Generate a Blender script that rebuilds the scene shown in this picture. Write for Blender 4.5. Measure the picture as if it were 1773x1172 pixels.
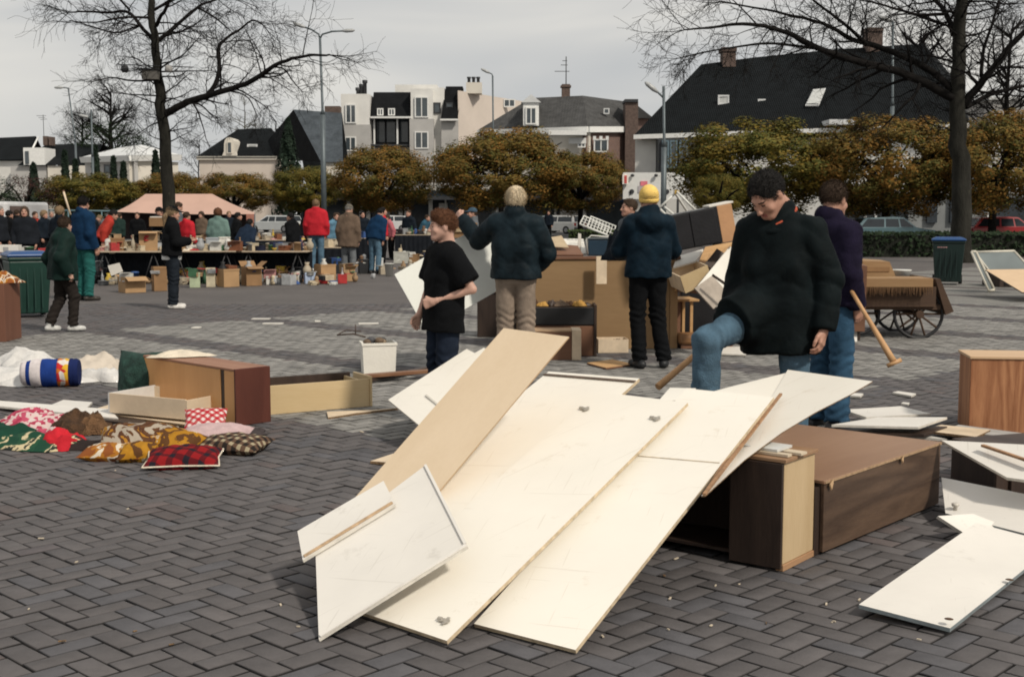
import bpy, bmesh, math, random
import numpy as np
from mathutils import Vector, Matrix, Euler
random.seed(7); np.random.seed(7)
rad = math.radians
scene = bpy.context.scene
for o in list(bpy.data.objects): bpy.data.objects.remove(o)
COL = scene.collection

# ------------------------------------------------------------------ camera
PITCH = rad(5.68); FPX = 2172.0; CAMH = 1.55
cam = bpy.data.cameras.new('camera'); cam.sensor_width = 36.0; cam.lens = FPX/1773*36; cam.clip_start = .1; cam.clip_end = 3000
camo = bpy.data.objects.new('camera', cam); COL.objects.link(camo)
camo.location = (0, 0, CAMH); camo.rotation_euler = (rad(90)-PITCH, 0, 0)
scene.camera = camo

# ------------------------------------------------------------------ sky, sun, exposure
SUN_AZ = 136.0; SUN_EL = 44.0          # azimuth measured to the right of the viewing direction
world = bpy.data.worlds.new('World'); scene.world = world; world.use_nodes = True
nt = world.node_tree; nt.nodes.clear()
def wn(t): return nt.nodes.new(t)
wo = wn('ShaderNodeOutputWorld'); b1 = wn('ShaderNodeBackground'); b2 = wn('ShaderNodeBackground'); mx = wn('ShaderNodeMixShader')
sk = wn('ShaderNodeTexSky'); sk.sky_type = 'NISHITA'; sk.sun_disc = False
sk.sun_elevation = rad(SUN_EL); sk.sun_rotation = rad(SUN_AZ); sk.air_density = 1.0; sk.dust_density = 2.0
nt.links.new(sk.outputs[0], b1.inputs[0]); b1.inputs[1].default_value = .08
tc = wn('ShaderNodeTexCoord'); mp = wn('ShaderNodeMapping'); mp.inputs['Scale'].default_value = (1.6, 1.6, 7.0)
mp.inputs['Location'].default_value = (.3, .9, .2); mp.inputs['Rotation'].default_value = (0, rad(5), 0)
ns = wn('ShaderNodeTexNoise'); ns.inputs['Scale'].default_value = 2.2; ns.inputs['Detail'].default_value = 3; ns.inputs['Roughness'].default_value = .45; ns.inputs['Distortion'].default_value = .4
cr = wn('ShaderNodeValToRGB'); cr.color_ramp.elements[0].position = .33; cr.color_ramp.elements[1].position = .66
cr.color_ramp.elements[0].color = (.49, .497, .50, 1); cr.color_ramp.elements[1].color = (.70, .675, .625, 1)
nt.links.new(tc.outputs['Generated'], mp.inputs[0]); nt.links.new(mp.outputs[0], ns.inputs['Vector']); nt.links.new(ns.outputs[0], cr.inputs[0])
nt.links.new(cr.outputs[0], b2.inputs[0]); b2.inputs[1].default_value = 1.0
mx.inputs[0].default_value = .93
nt.links.new(b1.outputs[0], mx.inputs[1]); nt.links.new(b2.outputs[0], mx.inputs[2]); nt.links.new(mx.outputs[0], wo.inputs[0])
sl = bpy.data.lights.new('sun', 'SUN'); sl.energy = 2.8; sl.angle = rad(5); sl.color = (1.0, .92, .80)
so = bpy.data.objects.new('sun', sl); COL.objects.link(so)
sd = Vector((math.sin(rad(SUN_AZ))*math.cos(rad(SUN_EL)), math.cos(rad(SUN_AZ))*math.cos(rad(SUN_EL)), math.sin(rad(SUN_EL))))
so.rotation_euler = sd.to_track_quat('Z', 'Y').to_euler(); so.location = sd*50
vs = scene.view_settings; vs.view_transform = 'Standard'; vs.look = 'None'; vs.exposure = 0.17; vs.gamma = 1.0

scene.cycles.filter_width = 1.9          # the old print is a little soft

# ------------------------------------------------------------------ where things stand
def ray(px, py):
    x = (px-886.5)/FPX; y = -(py-586)/FPX
    return Vector((x, math.cos(PITCH)+y*math.sin(PITCH), -math.sin(PITCH)+y*math.cos(PITCH)))
def R(px, py, h=0.0):
    d = ray(px, py); t = (h-CAMH)/d.z
    return Vector((d.x*t, d.y*t, h))
def D(px, py, Y):
    d = ray(px, py); t = Y/d.y
    return Vector((d.x*t, Y, CAMH+d.z*t))
def WX(px, Y): return (px-886.5)/FPX*Y*1.0
def WZ(py, Y): return D(886.5, py, Y).z

# ------------------------------------------------------------------ materials
MATS = {}
def newmat(name):
    m = bpy.data.materials.new(name); m.use_nodes = True
    n = m.node_tree; b = n.nodes['Principled BSDF']
    return m, n, b
def hsv(c, k): return (min(1, c[0]*k), min(1, c[1]*k), min(1, c[2]*k), 1)
def M(name, c=None, rough=.7, var=.18, scale=6.0, bump=.06, bscale=40.0, metal=0.0, spec=.4, coat=0.0, stretch=(1, 1, 1), dirt=None, scr=None):
    """procedural paint / plastic / cloth: base colour with uneven noise, fine relief"""
    if name in MATS: return MATS[name]
    m, n, b = newmat(name); N = n.nodes.new; L = n.links.new
    t = N('ShaderNodeTexCoord'); mp = N('ShaderNodeMapping'); mp.inputs['Scale'].default_value = stretch
    L(t.outputs['Object'], mp.inputs[0])
    oi = N('ShaderNodeObjectInfo'); va = N('ShaderNodeVectorMath'); va.operation = 'ADD'
    L(mp.outputs[0], va.inputs[0]); L(oi.outputs['Random'], va.inputs[1])
    no = N('ShaderNodeTexNoise'); no.inputs['Scale'].default_value = scale; no.inputs['Detail'].default_value = 5; no.inputs['Roughness'].default_value = .6
    L(va.outputs[0], no.inputs['Vector'])
    r = N('ShaderNodeValToRGB'); r.color_ramp.elements[0].position = .3; r.color_ramp.elements[1].position = .7
    r.color_ramp.elements[0].color = hsv(c, 1-var); r.color_ramp.elements[1].color = hsv(c, 1+var)
    L(no.outputs[0], r.inputs[0])
    out = r.outputs[0]
    if dirt:
        n2 = N('ShaderNodeTexNoise'); n2.inputs['Scale'].default_value = scale*2.7; n2.inputs['Detail'].default_value = 8; n2.inputs['Roughness'].default_value = .75
        L(va.outputs[0], n2.inputs['Vector'])
        r2 = N('ShaderNodeValToRGB'); r2.color_ramp.elements[0].position = .60; r2.color_ramp.elements[1].position = .74
        r2.color_ramp.elements[0].color = (0, 0, 0, 1); r2.color_ramp.elements[1].color = (.6, .6, .6, 1)
        L(n2.outputs[0], r2.inputs[0])
        mix = N('ShaderNodeMixRGB'); mix.inputs[2].default_value = (*dirt, 1)
        L(r2.outputs[0], mix.inputs[0]); L(out, mix.inputs[1]); out = mix.outputs[0]
    if scr:
        for ang, ln in ((.5, 1.0), (1.9, 1.4), (2.7, .8)):
            m6 = N('ShaderNodeMapping'); m6.inputs['Rotation'].default_value = (0, 0, ang); L(va.outputs[0], m6.inputs[0]); m7 = N('ShaderNodeMapping'); m7.inputs['Scale'].default_value = (2.2*ln, 70, 2); L(m6.outputs[0], m7.inputs[0])
            n6 = N('ShaderNodeTexNoise'); n6.inputs['Scale'].default_value = 1.0; n6.inputs['Detail'].default_value = 2; L(m7.outputs[0], n6.inputs['Vector'])
            r6 = N('ShaderNodeValToRGB'); r6.color_ramp.elements[0].position = .70; r6.color_ramp.elements[1].position = .74; r6.color_ramp.elements[0].color = (0, 0, 0, 1); r6.color_ramp.elements[1].color = (.3, .3, .3, 1); L(n6.outputs[0], r6.inputs[0])
            x6 = N('ShaderNodeMixRGB'); x6.inputs[2].default_value = (*scr, 1); L(r6.outputs[0], x6.inputs[0]); L(out, x6.inputs[1]); out = x6.outputs[0]
    L(out, b.inputs['Base Color'])
    b.inputs['Roughness'].default_value = rough; b.inputs['Metallic'].default_value = metal; b.inputs['Specular IOR Level'].default_value = spec
    b.inputs['Coat Weight'].default_value = coat
    if bump:
        n3 = N('ShaderNodeTexNoise'); n3.inputs['Scale'].default_value = bscale; n3.inputs['Detail'].default_value = 4
        L(va.outputs[0], n3.inputs['Vector'])
        bp = N('ShaderNodeBump'); bp.inputs['Strength'].default_value = min(1, bump*4); bp.inputs['Distance'].default_value = bump*.1
        L(n3.outputs[0], bp.inputs['Height']); L(bp.outputs[0], b.inputs['Normal'])
    MATS[name] = m; return m
def wood(name, c1, c2, ang=0.0, axis='X', scale=3.0, rough=.55, rings=7.0, bump=.04):
    """wood grain running along a world direction: ang about Z for flat pieces, axis 'Z' for upright grain"""
    if name in MATS: return MATS[name]
    m, n, b = newmat(name); N = n.nodes.new; L = n.links.new
    t = N('ShaderNodeTexCoord'); m0 = N('ShaderNodeMapping'); m0.inputs['Rotation'].default_value = (0, 0, -ang); L(t.outputs['Object'], m0.inputs[0])
    mp = N('ShaderNodeMapping'); s = {'X': (.12, 1, 1), 'Y': (1, .12, 1), 'Z': (1, 1, .12)}[axis]; mp.inputs['Scale'].default_value = s
    L(m0.outputs[0], mp.inputs[0])
    oi = N('ShaderNodeObjectInfo'); va = N('ShaderNodeVectorMath'); va.operation = 'ADD'; L(mp.outputs[0], va.inputs[0]); L(oi.outputs['Random'], va.inputs[1])
    no = N('ShaderNodeTexNoise'); no.inputs['Scale'].default_value = scale; no.inputs['Detail'].default_value = 3; no.inputs['Distortion'].default_value = .6; L(va.outputs[0], no.inputs['Vector'])
    mu = N('ShaderNodeMath'); mu.operation = 'MULTIPLY'; mu.inputs[1].default_value = rings; L(no.outputs[0], mu.inputs[0])
    fr = N('ShaderNodeMath'); fr.operation = 'PINGPONG'; fr.inputs[1].default_value = 1.0; L(mu.outputs[0], fr.inputs[0])
    n2 = N('ShaderNodeTexNoise'); n2.inputs['Scale'].default_value = scale*22; n2.inputs['Detail'].default_value = 4; L(va.outputs[0], n2.inputs['Vector'])
    ad = N('ShaderNodeMath'); ad.operation = 'MULTIPLY_ADD'; ad.inputs[1].default_value = .55; L(fr.outputs[0], ad.inputs[0]); 
    m5 = N('ShaderNodeMath'); m5.operation = 'MULTIPLY'; m5.inputs[1].default_value = .5; L(n2.outputs[0], m5.inputs[0]); L(m5.outputs[0], ad.inputs[2])
    r = N('ShaderNodeValToRGB'); r.color_ramp.elements[0].position = .1; r.color_ramp.elements[1].position = .85
    r.color_ramp.elements[0].color = (*c1, 1); r.color_ramp.elements[1].color = (*c2, 1); L(ad.outputs[0], r.inputs[0])
    L(r.outputs[0], b.inputs['Base Color']); b.inputs['Roughness'].default_value = rough; b.inputs['Specular IOR Level'].default_value = .35
    bp = N('ShaderNodeBump'); bp.inputs['Strength'].default_value = .25; bp.inputs['Distance'].default_value = .003; L(n2.outputs[0], bp.inputs['Height']); L(bp.outputs[0], b.inputs['Normal'])
    MATS[name] = m; return m
def glassm(name, c=(.03, .04, .045), rough=.08, spec=.6):
    if name in MATS: return MATS[name]
    m, n, b = newmat(name); b.inputs['Base Color'].default_value = (*c, 1); b.inputs['Roughness'].default_value = rough; b.inputs['Specular IOR Level'].default_value = spec
    no = n.nodes.new('ShaderNodeTexNoise'); no.inputs['Scale'].default_value = 1.3
    tcn = n.nodes.new('ShaderNodeTexCoord'); n.links.new(tcn.outputs['Object'], no.inputs['Vector'])
    r = n.nodes.new('ShaderNodeValToRGB'); r.color_ramp.elements[0].color = hsv(c, .5); r.color_ramp.elements[1].color = hsv(c, 1.7); n.links.new(no.outputs[0], r.inputs[0]); n.links.new(r.outputs[0], b.inputs['Base Color'])
    MATS[name] = m; return m
def checks(name, cols, scale=(8, 8, 8), rot=(0, 0, 0), rough=.95, thresh=.5):
    """woven check: two crossed square waves choose between three colours"""
    if name in MATS: return MATS[name]
    m, n, b = newmat(name); N = n.nodes.new; L = n.links.new
    t = N('ShaderNodeTexCoord'); mp = N('ShaderNodeMapping'); mp.inputs['Scale'].default_value = scale; mp.inputs['Rotation'].default_value = rot; L(t.outputs['Object'], mp.inputs[0])
    sx = N('ShaderNodeSeparateXYZ'); L(mp.outputs[0], sx.inputs[0])
    outs = []
    for k in (0, 1):
        f = N('ShaderNodeMath'); f.operation = 'FRACT'; L(sx.outputs[k], f.inputs[0])
        g = N('ShaderNodeMath'); g.operation = 'GREATER_THAN'; g.inputs[1].default_value = thresh; L(f.outputs[0], g.inputs[0]); outs.append(g)
    ad = N('ShaderNodeMath'); ad.operation = 'ADD'; L(outs[0].outputs[0], ad.inputs[0]); L(outs[1].outputs[0], ad.inputs[1])
    dv = N('ShaderNodeMath'); dv.operation = 'DIVIDE'; dv.inputs[1].default_value = 2.0; L(ad.outputs[0], dv.inputs[0])
    r = N('ShaderNodeValToRGB'); r.color_ramp.interpolation = 'CONSTANT'
    r.color_ramp.elements[0].position = 0; r.color_ramp.elements[0].color = (*cols[0], 1)
    e = r.color_ramp.elements.new(.4); e.color = (*cols[1], 1)
    r.color_ramp.elements[-1].position = .9; r.color_ramp.elements[-1].color = (*cols[2], 1)
    L(dv.outputs[0], r.inputs[0]); L(r.outputs[0], b.inputs['Base Color']); b.inputs['Roughness'].default_value = rough; b.inputs['Specular IOR Level'].default_value = .15
    no = N('ShaderNodeTexNoise'); no.inputs['Scale'].default_value = 120; bp = N('ShaderNodeBump'); bp.inputs['Strength'].default_value = .4; bp.inputs['Distance'].default_value = .003
    L(t.outputs['Object'], no.inputs['Vector']); L(no.outputs[0], bp.inputs['Height']); L(bp.outputs[0], b.inputs['Normal'])
    MATS[name] = m; return m
def blotch(name, cols, scale=6.0, rough=.95, kind='voronoi', pos=None):
    """printed fabric: patches of flat colours"""
    if name in MATS: return MATS[name]
    m, n, b = newmat(name); N = n.nodes.new; L = n.links.new
    t = N('ShaderNodeTexCoord')
    if kind == 'voronoi':
        v = N('ShaderNodeTexVoronoi'); v.inputs['Scale'].default_value = scale; L(t.outputs['Object'], v.inputs['Vector'])
        s = N('ShaderNodeSeparateXYZ'); L(v.outputs['Color'], s.inputs[0]); o = s.outputs[0]
    else:
        v = N('ShaderNodeTexNoise'); v.inputs['Scale'].default_value = scale; v.inputs['Detail'].default_value = 3; v.inputs['Distortion'].default_value = 1.2; L(t.outputs['Object'], v.inputs['Vector']); o = v.outputs[0]
    r = N('ShaderNodeValToRGB'); r.color_ramp.interpolation = 'CONSTANT'; k = len(cols)
    pos = pos or ([i/k for i in range(k)] if kind == 'voronoi' else [0]+[.38+.3*i/k for i in range(1, k)])
    r.color_ramp.elements[0].position = 0; r.color_ramp.elements[0].color = (*cols[0], 1)
    r.color_ramp.elements[1].position = pos[1]; r.color_ramp.elements[1].color = (*cols[1], 1)
    for i in range(2, k): e = r.color_ramp.elements.new(pos[i]); e.color = (*cols[i], 1)
    L(o, r.inputs[0]); L(r.outputs[0], b.inputs['Base Color']); b.inputs['Roughness'].default_value = rough; b.inputs['Specular IOR Level'].default_value = .15
    MATS[name] = m; return m
def vcol(name, rough=.8, bump=.3, bscale=60, var=.25, spec=.25, trans=0.0, mottled=12.0):
    """colour taken from the piece's own colour attribute, broken up by noise"""
    if name in MATS: return MATS[name]
    m, n, b = newmat(name); N = n.nodes.new; L = n.links.new
    a = N('ShaderNodeAttribute'); a.attribute_name = 'Col'
    t = N('ShaderNodeTexCoord'); g = N('ShaderNodeNewGeometry')
    no = N('ShaderNodeTexNoise'); no.inputs['Scale'].default_value = mottled; no.inputs['Detail'].default_value = 6; no.inputs['Roughness'].default_value = .65; L(g.outputs['Position'], no.inputs['Vector'])
    mr = N('ShaderNodeMapRange'); mr.inputs[1].default_value = .25; mr.inputs[2].default_value = .75; mr.inputs[3].default_value = 1-var; mr.inputs[4].default_value = 1+var; L(no.outputs[0], mr.inputs[0])
    mu = N('ShaderNodeVectorMath'); mu.operation = 'SCALE'; L(a.outputs['Color'], mu.inputs[0]); L(mr.outputs[0], mu.inputs['Scale'])
    L(mu.outputs[0], b.inputs['Base Color']); b.inputs['Roughness'].default_value = rough; b.inputs['Specular IOR Level'].default_value = spec
    if bump:
        n2 = N('ShaderNodeTexNoise'); n2.inputs['Scale'].default_value = bscale; n2.inputs['Detail'].default_value = 5; L(g.outputs['Position'], n2.inputs['Vector'])
        bp = N('ShaderNodeBump'); bp.inputs['Strength'].default_value = bump; bp.inputs['Distance'].default_value = .004; L(n2.outputs[0], bp.inputs['Height']); L(bp.outputs[0], b.inputs['Normal'])
    if trans:
        tr = N('ShaderNodeBsdfTranslucent'); L(mu.outputs[0], tr.inputs[0]); ms = N('ShaderNodeMixShader'); ms.inputs[0].default_value = trans
        L(b.outputs[0], ms.inputs[1]); L(tr.outputs[0], ms.inputs[2]); L(ms.outputs[0], n.nodes['Material Output'].inputs[0])
    MATS[name] = m; return m

# ------------------------------------------------------------------ object helpers
def tag(o, label=None, cat=None, group=None, kind=None):
    if label: o['label'] = label
    if cat: o['category'] = cat
    if group: o['group'] = group
    if kind: o['kind'] = kind
    return o
def thing(name, label, cat, loc=(0, 0, 0), rz=0.0, group=None, rot=None):
    o = bpy.data.objects.new(name, None); o.empty_display_size = .2; COL.objects.link(o)
    o.location = loc; o.rotation_euler = rot if rot else (0, 0, rz)
    return tag(o, label, cat, group)
def link_mesh(name, me, parent=None, loc=None, rz=0.0):
    o = bpy.data.objects.new(name, me); COL.objects.link(o)
    if parent: o.parent = parent
    if loc is not None: o.location = loc
    if rz: o.rotation_euler = (0, 0, rz)
    return o
def copy_tree(o, parent=None):
    c = o.copy(); COL.objects.link(c); c.parent = parent
    for ch in o.children: copy_tree(ch, c)
    return c
def npmesh(name, V, F, mat=None, smooth=False, col=None, fcol=None):
    """V (n,3), F list/array of quads or tris; fcol per-face colour"""
    me = bpy.data.meshes.new(name)
    F = np.asarray(F, dtype=np.int32); k = F.shape[1]
    me.vertices.add(len(V)); me.vertices.foreach_set('co', np.asarray(V, dtype=np.float32).ravel())
    me.loops.add(F.size); me.loops.foreach_set('vertex_index', F.ravel())
    me.polygons.add(len(F)); me.polygons.foreach_set('loop_start', np.arange(0, F.size, k, dtype=np.int32))
    me.update(calc_edges=True)
    if smooth: me.polygons.foreach_set('use_smooth', np.ones(len(F), dtype=bool))
    if fcol is not None:
        ca = me.color_attributes.new('Col', 'FLOAT_COLOR', 'CORNER')
        c4 = np.ones((len(F), 4), dtype=np.float32); c4[:, :3] = fcol
        ca.data.foreach_set('color', np.repeat(c4, k, axis=0).ravel())
    if mat: me.materials.append(mat)
    me.validate(); return me

class MB:
    """collects shapes (world or thing-local coordinates) and links them as ONE mesh object"""
    def __init__(s): s.v = []; s.f = []; s.mi = []; s.sm = []
    def add(s, vs, fs, mi=0, smooth=False):
        o = len(s.v); s.v += [tuple(v) for v in vs]; s.f += [tuple(i+o for i in f) for f in fs]; s.mi += [mi]*len(fs); s.sm += [smooth]*len(fs); return s
    def hexa(s, b, t, mi=0):            # b,t: four corners each, same winding (counter-clockwise seen from above)
        return s.add(list(b)+list(t), [(3, 2, 1, 0), (4, 5, 6, 7), (0, 1, 5, 4), (1, 2, 6, 5), (2, 3, 7, 6), (3, 0, 4, 7)], mi)
    def box(s, c, d, rz=0.0, mi=0, rot=None):
        x, y, z = [k/2 for k in d]; m = rot.to_matrix() if rot is not None else Matrix.Rotation(rz, 3, 'Z')
        p = [Vector(c)+m@Vector(q) for q in ((-x, -y, -z), (x, -y, -z), (x, y, -z), (-x, y, -z), (-x, -y, z), (x, -y, z), (x, y, z), (-x, y, z))]
        return s.hexa(p[:4], p[4:], mi)
    def bb(s, x0, x1, y0, y1, z0, z1, mi=0): return s.box(((x0+x1)/2, (y0+y1)/2, (z0+z1)/2), (abs(x1-x0), abs(y1-y0), abs(z1-z0)), mi=mi)
    def sheet(s, c, th=.016, nu=8, nv=3, mi=0, sag=0.0, jag=0.0, emi=0):
        """thick board from four corners NL,NR,FR,FL; sag bends it, jag roughens its edges"""
        c = [Vector(q) for q in c]; n = ((c[1]-c[0]).cross(c[3]-c[0])).normalized()
        if n.z < 0: n = -n
        top = []; rnd = random.Random(int(abs(c[0].x*1000))+17)
        for i in range(nu+1):
            for j in range(nv+1):
                u = i/nu; v = j/nv
                p = c[0]*(1-u)*(1-v)+c[1]*(1-u)*v+c[2]*u*v+c[3]*u*(1-v)
                p = p+n*(sag*4*u*(1-u))
                if jag and (i in (0, nu)): p = p+(c[3]-c[0]).normalized()*rnd.uniform(-jag, jag)
                top.append(p)
        k = len(top); bot = [p-n*th for p in top]; w = nv+1
        fs = []; 
        up = ((c[1]-c[0]).cross(c[3]-c[0])).z > 0
        for i in range(nu):
            for j in range(nv):
                q = (i*w+j, i*w+j+1, (i+1)*w+j+1, (i+1)*w+j)
                fs.append(q if up else q[::-1]); fs.append(tuple(x+k for x in (q[::-1] if up else q)))
        ring = [j for j in range(w)]+[i*w+nv for i in range(1, nu+1)]+[nu*w+j for j in range(nv-1, -1, -1)]+[i*w for i in range(nu-1, 0, -1)]
        for a, b2 in zip(ring, ring[1:]+ring[:1]):
            q = (a, a+k, b2+k, b2); fs.append(q if up else q[::-1])
        s.add(top+bot, fs, mi); ne = len(ring)
        for i in range(len(s.mi)-ne, len(s.mi)): s.mi[i] = emi
        return s
    def tube(s, pts, r, n=8, mi=0, caps=True, smooth=True):
        pts = [Vector(p) for p in pts]; rs = r if isinstance(r, (list, tuple)) else [r]*len(pts)
        vs = []; fs = []; prev = None
        for i, p in enumerate(pts):
            d = (pts[min(i+1, len(pts)-1)]-pts[max(i-1, 0)])
            if d.length < 1e-9: d = Vector((0, 0, 1))
            d.normalize()
            a = Vector((0, 0, 1)) if abs(d.z) < .9 else Vector((1, 0, 0))
            if prev is not None: a = prev
            x = (a-d*a.dot(d)); x.normalize(); y = d.cross(x); prev = x
            for k in range(n):
                t = 2*math.pi*k/n; vs.append(p+(x*math.cos(t)+y*math.sin(t))*rs[i])
        for i in range(len(pts)-1):
            for k in range(n): fs.append((i*n+k, i*n+(k+1) % n, (i+1)*n+(k+1) % n, (i+1)*n+k))
        s.add(vs, fs, mi, smooth)
        if caps:
            o = len(s.v)-len(vs); s.f.append(tuple(o+k for k in range(n))[::-1]); s.f.append(tuple(o+(len(pts)-1)*n+k for k in range(n))); s.mi += [mi, mi]; s.sm += [False, False]
        return s
    def lathe(s, c, prof, n=14, mi=0, smooth=True, closed=True):
        c = Vector(c); vs = []; fs = []
        for r, z in prof:
            for k in range(n): t = 2*math.pi*k/n; vs.append(c+Vector((math.cos(t)*r, math.sin(t)*r, z)))
        for i in range(len(prof)-1):
            for k in range(n): fs.append((i*n+k, i*n+(k+1) % n, (i+1)*n+(k+1) % n, (i+1)*n+k))
        s.add(vs, fs, mi, smooth)
        if closed:
            o = len(s.v)-len(vs); s.f.append(tuple(o+k for k in range(n))[::-1]); s.f.append(tuple(o+(len(prof)-1)*n+k for k in range(n))); s.mi += [mi, mi]; s.sm += [False, False]
        return s
    def prism(s, poly, off, mi=0):      # polygon (3D points) pushed along off
        poly = [Vector(p) for p in poly]; off = Vector(off); n = len(poly)
        nr = Vector((0, 0, 0))
        for i in range(n): nr += poly[i].cross(poly[(i+1) % n])
        fs = [tuple(range(n)), tuple(range(2*n-1, n-1, -1))]+[(i, i+n, (i+1) % n+n, (i+1) % n) for i in range(n)]
        if nr.dot(off) > 0: fs = [f[::-1] for f in fs]
        return s.add(poly+[p+off for p in poly], fs, mi)
    def poly(s, pts, mi=0): return s.add(pts, [tuple(range(len(pts)))], mi)
    def build(s, name, mats, parent=None, bevel=0.0, local=False, smooth=None):
        off = Vector((0, 0, 0))
        if parent is not None and not local: off = absloc(parent)
        me = bpy.data.meshes.new(name); me.from_pydata([tuple(Vector(v)-off) for v in s.v], [], s.f)
        mats = mats if isinstance(mats, (list, tuple)) else [mats]
        for m in mats: me.materials.append(m)
        me.polygons.foreach_set('material_index', s.mi)
        me.polygons.foreach_set('use_smooth', [bool(x) if smooth is None else smooth for x in s.sm])
        me.update(); o = link_mesh(name, me, parent)
        if bevel:
            b = o.modifiers.new('bevel', 'BEVEL'); b.width = bevel; b.segments = 2; b.limit_method = 'ANGLE'; b.angle_limit = rad(40)
        return o
def absloc(o):
    v = Vector((0, 0, 0))
    while o is not None: v += o.location; o = o.parent
    return v
# ================================================================== GROUND
BA = Vector((-.7218, .6921, 0)); BB = Vector((.6921, .7218, 0))
def zone_grey(x, y):
    ca = x*BA.x+y*BA.y; cb = x*BB.x+y*BB.y
    if not (5.42 < ca < 15.55 and cb > 5.6): return False
    k = (cb-8.2)/2.5
    return abs(k-round(k))*2.5 > .28 or cb < 7.5
def ground_mat():
    m, n, b = newmat('earth_sand'); N = n.nodes.new; L = n.links.new
    g = N('ShaderNodeNewGeometry'); no = N('ShaderNodeTexNoise'); no.inputs['Scale'].default_value = .8; no.inputs['Detail'].default_value = 8; L(g.outputs['Position'], no.inputs['Vector'])
    r = N('ShaderNodeValToRGB'); r.color_ramp.elements[0].color = (.008, .008, .009, 1); r.color_ramp.elements[1].color = (.026, .025, .024, 1); L(no.outputs[0], r.inputs[0]); L(r.outputs[0], b.inputs['Base Color'])
    b.inputs['Roughness'].default_value = .95; return m
def paving_mat():
    """distant paving: purple-brown clinkers, grey parking bays with clinker strips between, faint courses"""
    m, n, b = newmat('distant_paving'); N = n.nodes.new; L = n.links.new
    g = N('ShaderNodeNewGeometry')
    def dot(v):
        d = N('ShaderNodeVectorMath'); d.operation = 'DOT_PRODUCT'; d.inputs[1].default_value = v; L(g.outputs['Position'], d.inputs[0]); return d.outputs['Value']
    def math_(op, a, bb=None, c=None):
        q = N('ShaderNodeMath'); q.operation = op
        for i, x in enumerate((a, bb, c)):
            if x is None: continue
            if isinstance(x, (int, float)): q.inputs[i].default_value = x
            else: L(x, q.inputs[i])
        return q.outputs[0]
    ca = dot(tuple(BA)); cb = dot(tuple(BB))
    inside = math_('MULTIPLY', math_('GREATER_THAN', ca, 5.42), math_('LESS_THAN', ca, 15.55))
    k = math_('PINGPONG', math_('SUBTRACT', cb, 8.2), 1.25)
    grey = math_('MULTIPLY', inside, math_('GREATER_THAN', k, .28))
    br = N('ShaderNodeTexBrick'); br.inputs['Scale'].default_value = 5.0; br.inputs['Color1'].default_value = (.9, .9, .9, 1); br.inputs['Color2'].default_value = (1.1, 1.08, 1.05, 1); br.inputs['Mortar'].default_value = (.55, .55, .55, 1); br.inputs['Mortar Size'].default_value = .03
    mp = N('ShaderNodeMapping'); mp.inputs['Rotation'].default_value = (0, 0, rad(-46)); L(g.outputs['Position'], mp.inputs[0]); L(mp.outputs[0], br.inputs['Vector'])
    no = N('ShaderNodeTexNoise'); no.inputs['Scale'].default_value = .7; no.inputs['Detail'].default_value = 9; no.inputs['Roughness'].default_value = .7; L(g.outputs['Position'], no.inputs['Vector'])
    mr = N('ShaderNodeMapRange'); mr.inputs[1].default_value = .3; mr.inputs[2].default_value = .7; mr.inputs[3].default_value = .75; mr.inputs[4].default_value = 1.2; L(no.outputs[0], mr.inputs[0])
    mix = N('ShaderNodeMixRGB'); mix.inputs[1].default_value = (.098, .088, .085, 1); mix.inputs[2].default_value = (.195, .19, .178, 1); L(grey, mix.inputs[0])
    mu = N('ShaderNodeMixRGB'); mu.blend_type = 'MULTIPLY'; mu.inputs[0].default_value = 1; L(mix.outputs[0], mu.inputs[1]); L(br.outputs[0], mu.inputs[2])
    sc = N('ShaderNodeVectorMath'); sc.operation = 'SCALE'; L(mu.outputs[0], sc.inputs[0]); L(mr.outputs[0], sc.inputs['Scale'])
    L(sc.outputs[0], b.inputs['Base Color']); b.inputs['Roughness'].default_value = .85; return m
g = MB(); g.poly([(-900, -40, -.016), (900, -40, -.016), (900, 1500, -.016), (-900, 1500, -.016)])
ground = g.build('ground', ground_mat()); tag(ground, kind='structure')
FARB = 21.0
g = MB(); g.poly([(-70, FARB, -.005), (70, FARB, -.005), (70, 62, -.005), (-70, 62, -.005)])
eA, eB = .425*3.2+1.0, .425*FARB+1.0      # beside and behind the laid bricks
g.poly([(-70, 3.25, -.006), (-eA, 3.25, -.006), (-eB, FARB, -.006), (-70, FARB, -.006)]); g.poly([(eA, 3.25, -.006), (70, 3.25, -.006), (70, FARB, -.006), (eB, FARB, -.006)]); g.poly([(-70, -20, -.006), (70, -20, -.006), (70, 3.25, -.006), (-70, 3.25, -.006)])
far_paving = g.build('paved_square', paving_mat()); tag(far_paving, kind='structure')
asph = M('asphalt', (.05, .05, .052), .9, .2, 1.5, .1, 30)
g = MB(); g.poly([(-140, 62, -.006), (140, 62, -.006), (140, 108, -.006), (-140, 108, -.006)])
tag(g.build('road', asph), kind='structure')
g = MB(); g.poly([(-140, 108, -.003), (140, 108, -.003), (140, 180, -.003), (-140, 180, -.003)])
tag(g.build('pavement', M('pavement_slabs', (.2, .19, .18), .9, .15, 2)), kind='structure')

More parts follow.
